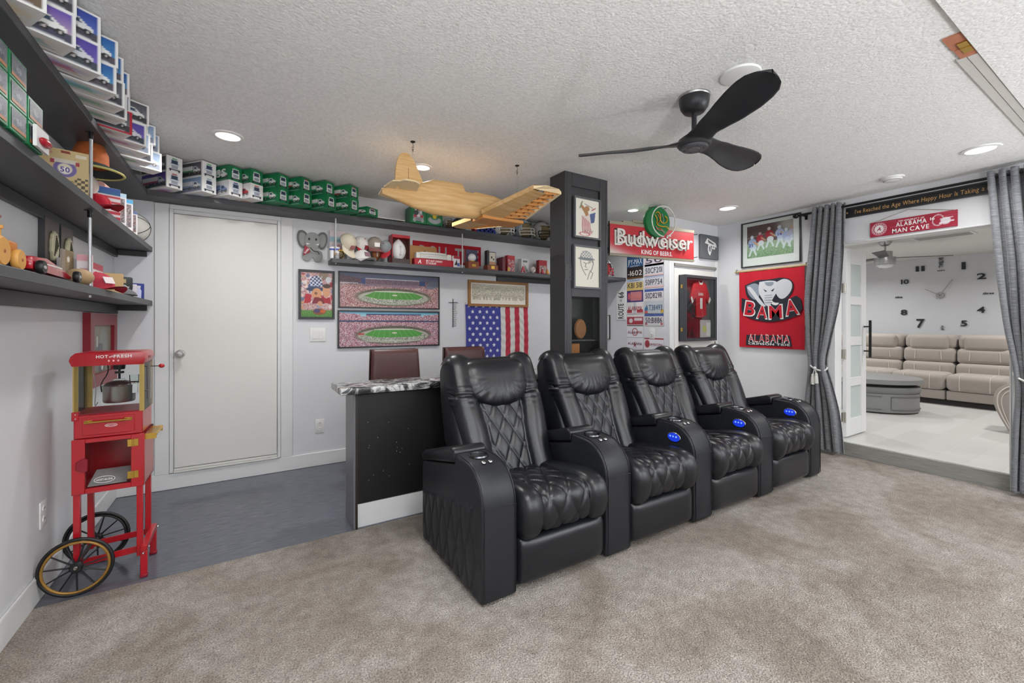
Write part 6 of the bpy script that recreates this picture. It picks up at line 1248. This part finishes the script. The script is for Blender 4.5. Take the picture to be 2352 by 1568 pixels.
carton('striped_box', 'red white and blue striped box on the left middle shelf', 'box', -.665, 3.16, ZS2, .45, .12, .08, .17, 'd8cfd0', lambda cv: [cv.rect(0, k / 6, 1, (k + .5) / 6, 'b8283c') for k in range(5)] and cv.grad(.78, 1, '1f5a86', '2a4a94'), res=(16, 30))
cap('bright red cap at the front of the left middle shelf', -.635, 2.905, ZS2 + .016, 1.1, 'b8102a', 'a00e24', sc=.7); 
def figbox(lab, x, y, rz, top, w=.085, h=.19): return carton('figure_box', lab, 'toy box', x, y, ZS2, rz, w, .07, h, 'e2dcdc', lambda cv: (cv.rect(.1, .1, .9, .85, '7a7478'), cv.speck(((cv.u > .12) & (cv.u < .88) & (cv.v > .12) & (cv.v < .82)).astype(float), ['8a6a60', '5a5a66', 'a89a98', '6a4a44'], .8), cv.rect(0, .88, 1, 1, top), cv.rect(0, 0, .08, 1, 'c88a90')), res=(18, 36), grp='boxed figures')
figbox('boxed figure with pale blue top beside the striped box', -.655, 3.34, .5, 'a9c4d6'); figbox('boxed figure with bright blue top, second from the striped box', -.65, 3.48, .5, '4aa0cc'); figbox('boxed figure with purple figure and red base near the white ball', -.645, 3.62, .5, '5a6a94', .07, .15)
t = thing('rolled_print', 'rolled pink and tan print lying across the figure boxes', 'rolled paper', (-.70, 3.42, ZS2 + .211), .0); MB().cyl((0, -.16, 0), (.02, .16, 0), .02, 14).build('roll', mat('roll_pink', 'd8a89c', .6, var=(30, .25)), t, smooth='auto'); MB().cyl((.0195, .155, 0), (.0203, .166, 0), .0205, 14).build('cap', mat('roll_tan', 'd9a85c', .6), t)
t = thing('volleyball', 'white and black autographed ball at the end of the left middle shelf', 'ball', (-.69, 3.965, ZS2)); b = MB().ell((0, 0, .105), .105, .105, .105, 32, 20).build('ball', mat('ball_ivory', 'dcdad2', .4), t, smooth=True)
for rx, rzz in ((0, 0), (.9, .3), (-.9, -.3)): Mx = Matrix.Rotation(rzz, 3, 'Z') @ Matrix.Rotation(math.pi / 2 + rx, 3, 'X'); MB().tube([Mx @ Vector((.1055 * math.cos(a), .1055 * math.sin(a), 0)) + Vector((0, 0, .105)) for a in np.linspace(0, 6.28, 41)[:-1]], .0022, 6, closed=True).build('seam', INK, b)
MB().ell((0, 0, .105), .1062, .1062, .1062, 32, 6, Matrix.Rotation(.5, 3, 'Y'), lo=-1, hi=-.55).build('black_panel', BLACKP, b, smooth=True)
t = thing('brown_bag', 'crumpled dark brown bag under the top shelf corner', 'bag', (-.735, 3.75, ZS2)); MB().ell((0, 0, .1), .06, .07, .10, 18, 12).build('body', mat('bag_brown', '4f3f3c', .6, bump=(18, 1., .03)), t, smooth=True); MB().cyl((0, 0, .18), (.01, 0, .21), .02, 10, .035).build('neck', mat('bag_brown'), t)

# ================================================================== LEFT LOWEST SHELF
WD1 = mat('toy_wood_light', 'd9a050', .5, var=(14, .08)); WD2 = mat('toy_wood_red', '9a5a30', .5, var=(14, .1)); WD3 = mat('toy_wood_orange', 'c9782a', .5, var=(14, .1))
t = thing('wooden_tractor', 'varnished wooden toy tractor with round wheels on the lowest left shelf', 'toy tractor', (-.655, 1.90, ZS1), FACE_LEFT); t.scale = (.72, .72, .72)
MB().box(-.10, .17, -.03, .03, .055, .075).build('chassis', WD1, t, bevel=.003, seg=1); MB().box(-.0, .085, -.032, .032, .075, .125).build('hood_rear', WD2, t, bevel=.003, seg=1); MB().box(.085, .175, -.034, .034, .07, .128).build('hood', WD3, t, bevel=.012, seg=3); MB().box(-.07, -.02, -.035, .035, .075, .20).build('cab', WD3, t, bevel=.003, seg=1); MB().box(-.08, -.01, -.045, .045, .20, .215).build('cab_roof', WD2, t, bevel=.006, seg=2); MB().cyl((.10, 0, .128), (.10, 0, .185), .006, 12).cyl((.10, 0, .175), (.10, 0, .19), .012, 12).build('exhaust', WD1, t, smooth='auto')
Mw = Matrix.Rotation(math.pi / 2, 3, 'X')
for x, r, yy in ((-.045, .062, .05), (.125, .046, .048)):
    for sg in (-1, 1):
        wh = MB().lathe([(.001, .013), (r * .3, .014), (r * .9, .013), (r, .006), (r, -.006), (r * .9, -.013), (.001, -.013)], (x, sg * yy, r), 28, Mw).build('wheel', WD1, t, smooth='auto'); MB().lathe([(.001, .0165), (.007, .0155), (.008, .013)], (x, sg * yy, r), 12, Mw if sg < 0 else Matrix.Rotation(-math.pi / 2, 3, 'X')).build('axle_peg', WD2, wh)
t = thing('toy_race_car', 'red wooden wedge race car with black wheels on the lowest left shelf', 'toy car', (-.638, 2.285, ZS1), FACE_LEFT); t.scale = (1.4, .85, .68)
MB().prism([(-.15, .02), (.12, .012), (.14, .03), (.02, .07), (-.06, .095), (-.15, .085)], -.03, .03).build('body', mat('car_crimson', 'b00e24', .2, coat=.5), t, bevel=.005, seg=2); MB().prism([(-.07, .096), (.0, .078), (.01, .0735), (-.06, .091)], -.012, .012).build('cockpit', BLACKP, t); MB().box(-.075, .04, -.0312, -.0302, .06, .066).build('white_line', WINK, t)
for x in (-.135, .125):
    for sg in (-1, 1): wh = MB().lathe([(.001, .011), (.031, .011), (.034, .005), (.034, -.005), (.031, -.011), (.001, -.011)], (x, sg * .046, .034), 26, Mw @ Matrix.Diagonal((.5, 1, 1))).build('wheel', BLACKP, t, smooth='auto'); MB().lathe([(.001, .0125), (.009, .0125), (.01, .01)], (x, sg * .046, .034), 14, Mw if sg < 0 else Matrix.Rotation(-math.pi / 2, 3, 'X')).build('hub', STEEL, wh)
for k, (y, lab) in enumerate(((2.885, 'dark wooden plaque with pale carved emblem, nearer of two on the lowest left shelf'), (3.085, 'dark wooden plaque with pale carved emblem, farther of two on the lowest left shelf'))):
    t = thing('carved_plaque', lab, 'plaque', (XL + .022, y, ZS1), FACE_LEFT, 'carved plaques'); MB().box(-.09, .09, 0, .02, 0, .325).build('board', mat('plaque_brown', '5c4f4e', .4), t, bevel=.002, seg=1); MB().box(-.092, -.088, -.002, .02, 0, .325).build('edge', BLACKW, t)
    P = chaikin([(-.03, .13), (.02, .13), (.045, .18), (.04, .24), (.01, .27), (-.03, .26), (-.045, .2)] + [(-.03, .13)], 2)[:-1]; rr = 1 + .08 * np.sin(np.arange(len(P)) * 2.4); c = P.mean(0); Q = (c + (P - c) * rr[:, None]).tolist(); e = MB().prism(Q, -.014, 0).build('emblem', mat('emblem_ivory', 'cfc9a8', .45), t, bevel=.003, seg=1)
    for q in range(5): MB().tube([(-.025 + .012 * q, -.0155, .15 + .012 * q), (.0 + .006 * q, -.0155, .25 - .01 * q)], .002, 5).build('carved_line', mat('emblem_dark', '4a4636', .6), e)
t = thing('pin_card', 'grey blister card with purple badge leaning on the plaques', 'toy pack', (-.70, 2.73, ZS1), FACE_LEFT - .15); MB().box(-.05, .05, -.004, 0, 0, .165).build('card', mat('card_grey', 'a79c8c', .5), t); cv = CV(20, 30, 'a79c8c'); cv.rect(.3, .4, 1, 1, '8c7a5c'); cv.ell(.6, .3, .25, .15, '5c548c'); cv.ell(.55, .75, .12, .08, 'e0dcd0'); cv.place('print', .098, .163, t, 0, -.0048, .0825)
carton('red_white_box', 'white box with crimson top edge behind the race car', 'box', -.72, 3.02, ZS1, FACE_LEFT, .30, .10, .145, 'cfcacb', lambda cv: (cv.rect(0, .74, 1, 1, '9c1230'), cv.rect(.25, .15, .8, .3, '8a3a4c')), res=(40, 20))
t = thing('peg_toy', 'small wooden peg toy lying before the white box', 'toy', (-.655, 2.72, ZS1), FACE_LEFT); MB().box(-.09, .05, -.01, .01, .02, .04).build('beam', WD3, t, bevel=.003, seg=1); MB().cyl((.07, 0, 0), (.07, 0, .055), .011, 14).build('peg', WD1, t, smooth='auto'); MB().cyl((-.05, 0, 0), (-.05, 0, .02), .012, 14).cyl((.03, 0, 0), (.03, 0, .02), .012, 14).build('feet', WD2, t)
t = thing('baseball_glove', 'tan leather baseball glove beside the race car wheel', 'baseball glove', (-.64, 2.655, ZS1), .4); MB().ell((0, 0, .038), .05, .065, .038, 22, 12).build('palm', mat('glove_tan', 'b89a74', .7, bump=(60, .4, .004)), t, smooth=True)
for k in range(4): MB().tube(chaikin([(.02 - .022 * k, .04, .05), (.025 - .024 * k, .085, .05), (.02 - .022 * k, .115, .03)], 2), .013, 8).build('finger', mat('glove_tan'), t, smooth=True)
carton('white_card_box', 'tall white and pink box beside the support rod on the lowest left shelf', 'box', -.655, 2.80, ZS1, .2, .055, .05, .155, 'd8d2d3', lambda cv: (cv.rect(0, .8, 1, 1, 'd0949c'), cv.rect(.2, .45, .8, .6, 'c4909a')))
cap('crimson and grey houndstooth cap at the front of the lowest left shelf', -.665, 3.02, ZS1 + .012, .9, 'b8384a', 'b01c34', sc=.95, logo='dcd0d2')
carton('cardboard_box', 'tan cardboard box near the back of the lowest left shelf', 'box', -.69, 3.36, ZS1, .35, .12, .12, .12, 'c9a672', lambda cv: cv.rect(.3, .3, .7, .5, 'bd9862'))
t = thing('black_cap_box', 'black printed pouch on a tan base near the corner of the lowest left shelf', 'pouch', (-.68, 3.60, ZS1), .4); MB().box(-.05, .05, -.03, .03, 0, .04).build('base', mat('carton_c9a672'), t); MB().box(-.055, .055, -.035, .035, .04, .125).build('pouch', mat('pouch_black', '2f3334', .6), t, bevel=.01, seg=2); MB().box(-.02, .02, -.0365, -.035, .085, .11).build('patch', mat('patch_tan', 'b9a078', .6), t); MB().tube([(-.035 + .07 * s_, -.0365, .065 + .006 * math.sin(12 * s_)) for s_ in np.linspace(0, 1, 16)], .003, 5).build('script_mark', WINK, t)
carton('blue_box', 'solid blue box at the corner end of the lowest left shelf', 'box', -.655, 3.86, ZS1, .55, .085, .06, .105, '23358a')
for k, (y, c, lab) in enumerate(((3.62, 'c4c0c8', 'small clear jar before the black pouch'), (3.74, 'b9bcdc', 'small lilac jar beside the blue box'))):
    t = thing('small_jar', lab, 'jar', (-.625, y, ZS1)); MB().lathe([(.001, 0), (.024, 0), (.026, .05), (.02, .062), (.02, .07)], n=20).build('body', mat('jar_' + c, c, .2), t, smooth='auto'); MB().lathe([(.021, .068), (.022, .082), (.001, .083)], n=20).build('lid', mat('jar_lid', 'd9d4d8', .4), t)
t = thing('sneaker', 'small grey and black toy shoe lying at the shelf edge behind the crimson cap', 'toy shoe', (-.625, 3.42, ZS1), 1.2); MB().prism(chaikin([(-.07, 0), (.07, 0), (.075, .02), (.02, .035), (-.03, .06), (-.07, .06), (-.07, 0)], 2).tolist(), -.02, .02).build('upper', mat('shoe_grey', '77787c', .6), t, bevel=.004, seg=2); MB().box(-.072, .076, -.022, .022, 0, .008).build('sole', BLACKP, t)
# ================================================================== CURTAINS, ROD, SIGNS OVER THE OPENING
CURT = mat('curtain_fabric', '6b6d71', .75, spec=.3, sheen=.4)
def _cu():
    nt, n, l, b = nodes_of(CURT); v = mapped(nt, (20, 20, 260)); a = tex(nt, 'ShaderNodeTexNoise', 1, v, Detail=4); v2 = mapped(nt, (4, 300, 300)); a2 = tex(nt, 'ShaderNodeTexNoise', 1, v2, Detail=2)
    r = ramp(nt, [(.3, '5a5c60'), (.5, '717377'), (.7, '8a8c90')]); l.new(a.outputs['Fac'], r.inputs[0]); l.new(r.outputs[0], b.inputs['Base Color'])
    bp = n.new('ShaderNodeBump'); bp.inputs['Strength'].default_value = .25; bp.inputs['Distance'].default_value = .002; l.new(a2.outputs['Fac'], bp.inputs['Height']); l.new(bp.outputs[0], b.inputs['Normal'])
_cu()
XC = 4.745; ROPE = mat('rope', 'cfcfcd', .6); TASS = mat('tassel', 'c9c8c3', .7, bump=(200, .5, .002))
def curtain(lab, zs, yl, yr, folds, ztie, loc):
    t = thing('curtain', lab, 'curtain', loc, 0, 'grey curtains'); nu, nv = folds * 14, 110; z = np.linspace(zs[0], zs[-1], nv); L = np.interp(z, zs[::-1], yl[::-1]); R = np.interp(z, zs[::-1], yr[::-1])
    k = np.ones(9) / 9
    for A in (L, R): A[:] = np.convolve(np.pad(A, 4, mode='edge'), k, 'valid')
    u = np.linspace(0, 1, nu); U, Zg = np.meshgrid(u, z, indexing='ij'); wid = np.abs(L - R); amp = np.clip(.034 * (.26 / np.maximum(wid, .12)) ** .35, .02, .045)
    ph = 2 * math.pi * folds * U + .5 * np.sin(3 * U + Zg * 1.3) + .25 * np.sin(Zg * 5 + U * 9)
    Y = L[None] + (R - L)[None] * U + .008 * np.sin(ph * 2); X = XC - amp[None] * np.sin(ph) - .012 * np.sin(ph * .5 + Zg); Zz = Zg + .006 * np.sin(ph) * (Zg > zs[0] - .02)
    c = MB().grid(np.stack([X, Y, Zz], -1)).build('cloth', CURT, t, smooth=True, world=True, fixn=False); md = c.modifiers.new('thick', 'SOLIDIFY'); md.thickness = .003
    ym, w = float(np.interp(ztie, zs[::-1], ((np.array(yl) + np.array(yr)) / 2)[::-1])), float(np.interp(ztie, zs[::-1], np.abs(np.array(yl) - np.array(yr))[::-1]))
    rp = [(XC + .062 * math.cos(a), ym + (w / 2 + .016) * math.sin(a), ztie + .035 * math.sin(a + .4) + .02 * math.cos(a)) for a in np.linspace(0, 6.28, 33)[:-1]]
    r = MB().tube(rp, .008, 8, closed=True).build('tieback_rope', ROPE, t, smooth=True, world=True)
    MB().ell((XC - .07, ym, ztie - .025), .014, .016, .016, 14, 8).build('knot', ROPE, r, smooth=True, world=True)
    for dy, dz in ((-.016, 0), (.014, -.012)):
        MB().tube([(XC - .072, ym, ztie - .03), (XC - .076, ym + dy, ztie - .075 + dz)], .004, 6).build('cord', ROPE, r, world=True)
        MB().lathe([(.006, .0), (.014, -.01), (.011, -.022), (.015, -.03), (.018, -.10), (.001, -.10)], (XC - .076, ym + dy, ztie - .07 + dz), 16).build('tassel', TASS, r, smooth='auto', world=True)
    return t
curtain('grey curtain with rope tieback left of the opening', [2.385, 2.0, 1.44, 1.0, .86, .7, .4, .03], [2.005, 2.035, 2.07, 2.045, 2.025, 2.045, 2.075, 2.085], [1.755, 1.77, 1.81, 1.89, 1.92, 1.87, 1.80, 1.755], 5, .845, (XC, 1.9, 0))
curtain('grey curtain with rope tieback right of the opening, at the photo edge', [2.385, 2.0, 1.7, 1.2, .93, .75, .5, .03], [.845, .82, .795, .75, .705, .695, .71, .725], [.50, .47, .46, .50, .55, .53, .48, .44], 6, .86, (XC, .6, 0))
rd = thing('curtain_rod', 'black curtain rod with round finial over the opening', 'curtain rod', (XC, 1.2, 2.345)); MB().cyl((XC, -.1, 2.345), (XC, 2.15, 2.345), .011, 14).build('pole', BLACKM, rd, world=True, smooth='auto'); MB().ell((XC, 2.17, 2.345), .026, .028, .026, 20, 12).build('finial', BLACKM, rd, world=True, smooth=True)
for y in (2.12, .3): MB().box(XC, XR - .001, y - .006, y + .006, 2.338, 2.352).box(XR - .006, XR - .001, y - .012, y + .012, 2.31, 2.38).build('bracket', BLACKM, rd, world=True)
t = thing('happy_hour_board', "long black board lettered I've Reached the Age Where Happy Hour Is Taking a Nap", 'sign', (XR, 1.27, 2.297), FACE_RIGHT)
MB().box(-.55, .55, -.016, -.001, -.048, .048).build('board', mat('board_black', '1e1e20', .5), t, bevel=.003, seg=1); MB().box(-.55, .55, -.02, -.015, .036, .048).build('top_moulding', mat('board_edge', '33353a', .4), t); MB().box(-.55, .55, -.02, -.015, -.048, -.040).build('bottom_moulding', mat('board_edge'), t)
lettering('lettering', "I've Reached the Age Where Happy Hour Is Taking a Nap", GOLDINK, t, .015, -.002, .036, .90, y=-.0166, bold=0, slant=.08)
st = [(.011 * (1 if k % 2 == 0 else .45) * math.sin(k * math.pi / 5) - .495, .011 * (1 if k % 2 == 0 else .45) * math.cos(k * math.pi / 5)) for k in range(10)]; MB().prism(st, -.0166, -.0175).build('star', GOLDINK, t)
t = thing('man_cave_sign', 'red wooden sign reading THE UNIVERSITY OF ALABAMA MAN CAVE hung on a cord', 'sign', (XR, 1.308, 2.101), FACE_RIGHT); w, h = .565, .132
MB().box(-w / 2, w / 2, -.014, -.003, -h / 2, h / 2).build('board', mat('sign_crimson', 'a3213a', .5), t, bevel=.002, seg=1); cv = CV(110, 26, 'a3213a')
for k in range(26): x, z = rng.random(), rng.random(); cv.line(x, z, x + .12 + .15 * rng.random(), z, .03, ['b84a60', '8c1830', 'c26a7a'][k % 3], .5)
cv.ell(.115, .5, .095, .42, 'e6dede'); cv.ell(.115, .5, .083, .37, 'a3213a'); cv.ell(.115, .5, .062, .28, 'e9e2e2'); cv.ring(.80, .52, .06, .34, .1, 'd9c4c8'); cv.ell(.88, .42, .055, .22, 'd9d2d6'); cv.line(.82, .3, .96, .38, .05, 'e6e0e2'); cv.line(.83, .55, .95, .6, .04, 'e6e0e2'); cv.place('print', w - .002, h - .002, t, 0, -.0148, 0)
lettering('lettering', 'THE UNIVERSITY OF', WINK, t, .0, .044, .012, .17, y=-.0156); lettering('lettering', 'ALABAMA', WINK, t, .0, .016, .036, .20, y=-.0156); lettering('lettering', 'MAN CAVE', WINK, t, -.005, -.036, .036, .24, y=-.0156); lettering('lettering', 'A', CRIM, t, -.2185, 0, .03, .03, y=-.0156, slant=.25); lettering('lettering', '16', WINK, t, .135, .022, .022, .028, y=-.0156)
for k in range(16):
    a = 2 * math.pi * k / 16; MB().box(-.2185 + .042 * math.cos(a) - .003, -.2185 + .042 * math.cos(a) + .003, -.0156, -.0152, .042 * math.sin(a) - .003, .042 * math.sin(a) + .003).build('ring_letter', WINK, t)
MB().tube([(-w / 2 + .02, -.006, h / 2), (-.015, -.006, .135), (w / 2 - .02, -.006, h / 2)], .002, 6).build('cord', mat('jute', '9a8f7c', .8), t); MB().ell((-.015, -.006, .135), .004, .006, .004, 8, 6).build('nail', STEEL, t)

# ================================================================== BIFOLD DOOR INTO THE LIVING ROOM
FROST = mat('frosted_glass', 'c9d2d0', .35, spec=.5)
bd = tag(bpy.data.objects.new('door_3', None), kind='structure'); COL.objects.link(bd); bd.location = (5.0, 1.848, ZL)
dx0, dx1, dy0, dy1, dz0, dz1 = 5.0, 5.47, 1.832, 1.866, ZL + .012, 1.995
for a, b in ((dx0, dx0 + .10), (dx1 - .115, dx1)): MB().box(a, b, dy0, dy1, dz0, dz1).build('stile', mat('door_white', 'eaeaea', .35), bd, world=True, bevel=.002, seg=1)
hs = (dz1 - dz0 - .15 - .17 - 3 * .085) / 4; z = dz0 + .17; rails = [(dz0, dz0 + .17), (dz1 - .15, dz1)]
for k in range(4):
    MB().box(dx0 + .1, dx1 - .115, dy0 + .012, dy1 - .012, z - .002, z + hs + .002).build('pane', FROST, bd, world=True)
    if k < 3: rails.append((z + hs, z + hs + .085))
    z += hs + .085
for a, b in rails: MB().box(dx0 + .1, dx1 - .115, dy0, dy1, a, b).build('rail', mat('door_white'), bd, world=True, bevel=.002, seg=1)
for z in (.33, .95, 1.60): MB().box(4.968, 4.998, dy1 - .006, dy1 + .004, z - .045, z + .045).cyl((4.996, dy0 + .01, z - .05), (4.996, dy0 + .01, z + .05), .008, 10).build('hinge', NICKEL, bd, world=True)
hd = MB().box(5.405, 5.425, dy0 - .062, dy0 - .042, .905, 1.285).build('pull_handle', BLACKM, bd, world=True, bevel=.002, seg=1)
for z in (.97, 1.22): MB().box(5.408, 5.422, dy0 - .045, dy0 + .001, z - .007, z + .007).build('standoff', BLACKM, hd, world=True)
struct('trim_5', MB().box(4.972, 5.0, 1.876, 1.95, ZL, 2.05), TRIM)

# ================================================================== LIVING ROOM
SUEDE = mat('taupe_suede', 'a89f97', .9, spec=.2, sheen=.3, var=(6, .07), bump=(120, .1, .002)); SEAM = mat('pale_stitch', 'd6cfc6', .8); DSEAM = mat('dark_seam', '5f564e', .9)
def cushion(name, par, x0, x1, y0, y1, z0, z1, bev=.05, m=SUEDE): return MB().box(x0, x1, y0, y1, z0, z1).build(name, m, par, world=True, bevel=bev, seg=4)
so = thing('reclining_sofa', 'taupe suede reclining sofa with headrest pillows along the clock wall', 'sofa', (8.7, 2.1, ZL))
for k, (a, b) in enumerate(((1.29, 1.855), (1.862, 2.44), (2.447, 3.03), (3.037, 3.6))):
    ym = (a + b) / 2
    cushion('seat_cushion', so, 8.16, 8.75, a, b, ZL + .20, ZL + .43, .07); cushion('footrest', so, 8.2, 8.6, a + .004, b - .004, ZL + .075, ZL + .20, .015)
    bc = cushion('back_cushion', so, 8.62, 9.1, a, b, ZL + .36, ZL + .56, .06); cushion('back_cushion', so, 8.66, 9.12, a + .002, b - .002, ZL + .55, ZL + .77, .06); cushion('back_cushion', so, 8.72, 9.16, a + .004, b - .004, ZL + .75, ZL + .965, .07); cushion('headrest', so, 8.66, 8.82, a + .075, b - .075, ZL + .745, ZL + .955, .05)
    for dy in (-.14, .14):
        MB().tube(chaikin([(8.62, ym + dy, ZL + .425), (8.22, ym + dy, ZL + .432), (8.155, ym + dy, ZL + .40), (8.156, ym + dy, ZL + .22)], 2), .004, 5).build('stitching', SEAM, so, world=True)
        MB().tube([(8.617, ym + dy, ZL + .42), (8.617, ym + dy, ZL + .52)], .004, 5).build('stitching', SEAM, so, world=True); MB().tube([(8.657, ym + dy * 1.05, ZL + .60), (8.657, ym + dy, ZL + .73)], .004, 5).build('stitching', SEAM, so, world=True)
MB().box(8.24, 9.1, 1.3, 3.6, ZL, ZL + .08).build('plinth', mat('sofa_base', '2e2c2b', .7), so, world=True)
ls = thing('sofa_end', 'taupe suede sofa arm panel with curved piping at the right of the opening', 'sofa', (6.9, .6, ZL))
pr2 = chaikin([(1.02, .13), (1.10, .30), (1.145, .45), (1.12, .57), (1.02, .655), (.86, .69), (.3, .69), (.3, .13), (1.02, .13)], 3)[:-1].tolist()
MB().prism(pr2, 6.60, 6.85, 'yz').build('arm', SUEDE, ls, world=True, bevel=.02, seg=3); Q = chaikin([(1.01, .15), (1.085, .32), (1.115, .45), (1.09, .56), (1.0, .63), (.86, .66), (.3, .66)], 3); MB().tube([(6.599, a, b) for a, b in Q], .006, 6).build('piping', SEAM, ls, world=True); Q2 = chaikin([(1.0, .15), (1.06, .32), (1.085, .45), (1.06, .54), (.98, .60), (.86, .63), (.3, .63)], 3); MB().tube([(6.599, a, b) for a, b in Q2], .004, 6).build('stitching', SEAM, ls, world=True)
cushion('seat_cushion', ls, 6.86, 7.9, .3, 1.05, ZL + .2, ZL + .45, .06); MB().box(6.62, 7.9, .32, 1.0, ZL, ZL + .2).build('plinth', mat('sofa_base'), ls, world=True)
cushion('back_cushion', ls, 6.86, 7.9, .05, .42, ZL + .3, ZL + .9, .08)
ST1 = mat('grey_table', '8b8b89', .5, var=(5, .06)); tb = thing('storage_table', 'round grey wood storage coffee table with cushioned drawer before the sofa', 'coffee table', (7.12, 2.42, ZL))
Mo = Matrix.Diagonal((.50, .60, 1)); MB().lathe([(.97, .365), (1.0, .372), (1.0, .425), (.985, .43), (.001, .43)], n=56, M=Mo).lathe([(.001, .365), (.97, .365)], n=56, M=Mo, cap=False).build('top', ST1, tb, smooth='auto')
MB().lathe([(.88, .33), (.88, .366)], n=48, M=Mo, cap=False).build('gap_ring', mat('table_gap', '2c2c2c', .8), tb); MB().lathe([(.93, .25), (.965, .262), (.97, .30), (.95, .328), (.88, .332)], n=48, M=Mo, cap=False).build('stool_cushion', mat('table_cushion', '7f7f7c', .8), tb, smooth=True)
MB().lathe([(.93, .015), (.945, .02), (.945, .248), (.93, .252), (.001, .252)], n=48, M=Mo).build('body', ST1, tb, smooth='auto')
for k in range(4):
    a0_, a1_ = 2.35 + k * 1.5708, 2.35 + k * 1.5708 + 1.4; A = [(.955 * .5 * math.cos(a), .955 * .6 * math.sin(a)) for a in np.linspace(a0_, a1_, 22)]
    for zz in (.055, .215): MB().tube([(x, y, zz) for x, y in A], .004, 5).build('panel_moulding', mat('table_line', '6b6b69', .6), tb)
    MB().tube([(A[0][0], A[0][1], .055), (A[0][0], A[0][1], .215)], .004, 5).build('panel_moulding', mat('table_line'), tb)
    MB().lathe([(.001, 0), (.02, 0), (.02, .016), (.001, .016)], (.42 * .9 * math.cos(a0_ - .08), .5 * .9 * math.sin(a0_ - .08), 0), 10).build('foot', BLACKP, tb)
# ---- wall clock of separate numerals
ck = thing('wall_clock', 'large frameless wall clock of black numerals and silver hands', 'clock', (XFAR, 2.21, 1.708), FACE_RIGHT); NUM = mat('clock_black', '2b2c30', .3)
def cpos(px, py): p = onX(px, py, XFAR); return -(p[1] - 2.21), p[2] - 1.708
for s_, px, py, hh, ww, rt in (('11', 2114, 617, .085, .11, 0), ('TWELVE', 2162, 603, .05, .16, math.pi / 2), ('twelve', 2162, 621, .018, .09, 0), ('1', 2214, 610, .11, .045, 0), ('2', 2255, 634, .085, .10, 0), ('three', 2271, 673, .03, .11, 0), ('4', 2254, 711, .09, .085, 0), ('5', 2215, 742, .085, .07, 0), ('six', 2164, 752, .035, .07, math.pi / 2), ('7', 2115, 742, .14, .10, 0), ('8', 2077, 717, .085, .085, 0), ('nine', 2065, 682, .035, .09, 0), ('10', 2079, 647, .075, .10, 0)):
    x, z = cpos(px, py); lettering('numeral', s_, NUM, ck, x, z, hh, ww, y=-.012, bold=1, depth=.008, rot=rt)
Mr = Matrix.Rotation(math.pi / 2, 3, 'X'); MB().lathe([(.001, .03), (.045, .03), (.05, .02), (.05, 0), (.001, 0)], n=28, M=Mr).build('movement', STEEL, ck, smooth='auto')
for px, py, w_ in ((2126, 664, .012), (2190, 641, .014)):
    x, z = cpos(px, py); MB().bar((-x * .25, -.035, -z * .25), (x, -.035, z), w_, .004, (0, 1, 0)).build('hand', STEEL, ck)
# ---- living room fan, vent
lf = thing('living_room_fan', 'brushed nickel ceiling fan with light bowl in the living room', 'ceiling fan', (7.08, 2.17, ZLC)); MB().lathe([(.02, -.06), (.04, -.055), (.068, -.02), (.07, 0)], n=28).build('canopy', STEEL, lf, smooth='auto'); MB().cyl((0, 0, -.13), (0, 0, -.05), .011, 12).build('downrod', STEEL, lf); MB().lathe([(.06, -.215), (.075, -.21), (.075, -.13), (.02, -.125)], n=28).build('motor', STEEL, lf, smooth='auto'); MB().lathe([(.001, -.325), (.06, -.318), (.10, -.298), (.108, -.285), (.112, -.21), (.06, -.205)], n=32).build('housing', STEEL, lf, smooth='auto'); MB().lathe([(.001, -.345), (.06, -.335), (.103, -.30)], n=32).build('light_bowl', mat('bowl_white', 'ececea', .4), lf, smooth=True)
for k in range(3):
    a = math.radians(-48 + 120 * k); d_ = Vector((math.cos(a), math.sin(a), 0)); n_ = Vector((-math.sin(a), math.cos(a), 0)); A = d_ * .1; B = d_ * .68
    MB().add([A + n_ * .045 + Vector((0, 0, -.208)), A - n_ * .045 + Vector((0, 0, -.222)), B - n_ * .062 + Vector((0, 0, -.222)), B + n_ * .062 + Vector((0, 0, -.204)), A + n_ * .045 + Vector((0, 0, -.202)), A - n_ * .045 + Vector((0, 0, -.216)), B - n_ * .062 + Vector((0, 0, -.216)), B + n_ * .062 + Vector((0, 0, -.198))], [(0, 1, 2, 3), (7, 6, 5, 4), (0, 4, 5, 1), (1, 5, 6, 2), (2, 6, 7, 3), (3, 7, 4, 0)]).build('blade', mat('fan_dark', '3a3836', .4), lf)
vt = thing('ceiling_vent', 'white rectangular air vent in the living room ceiling', 'air vent', (7.19, 1.65, ZLC)); MB().box(-.13, .13, -.27, .27, -.008, 0).build('frame', WHITEP, vt, bevel=.003, seg=1)
for k in range(9): MB().box(-.11 + .025 * k, -.105 + .025 * k, -.24, .24, -.014, -.006).build('louvre', mat('vent_grey', 'b9b8b5', .5), vt)
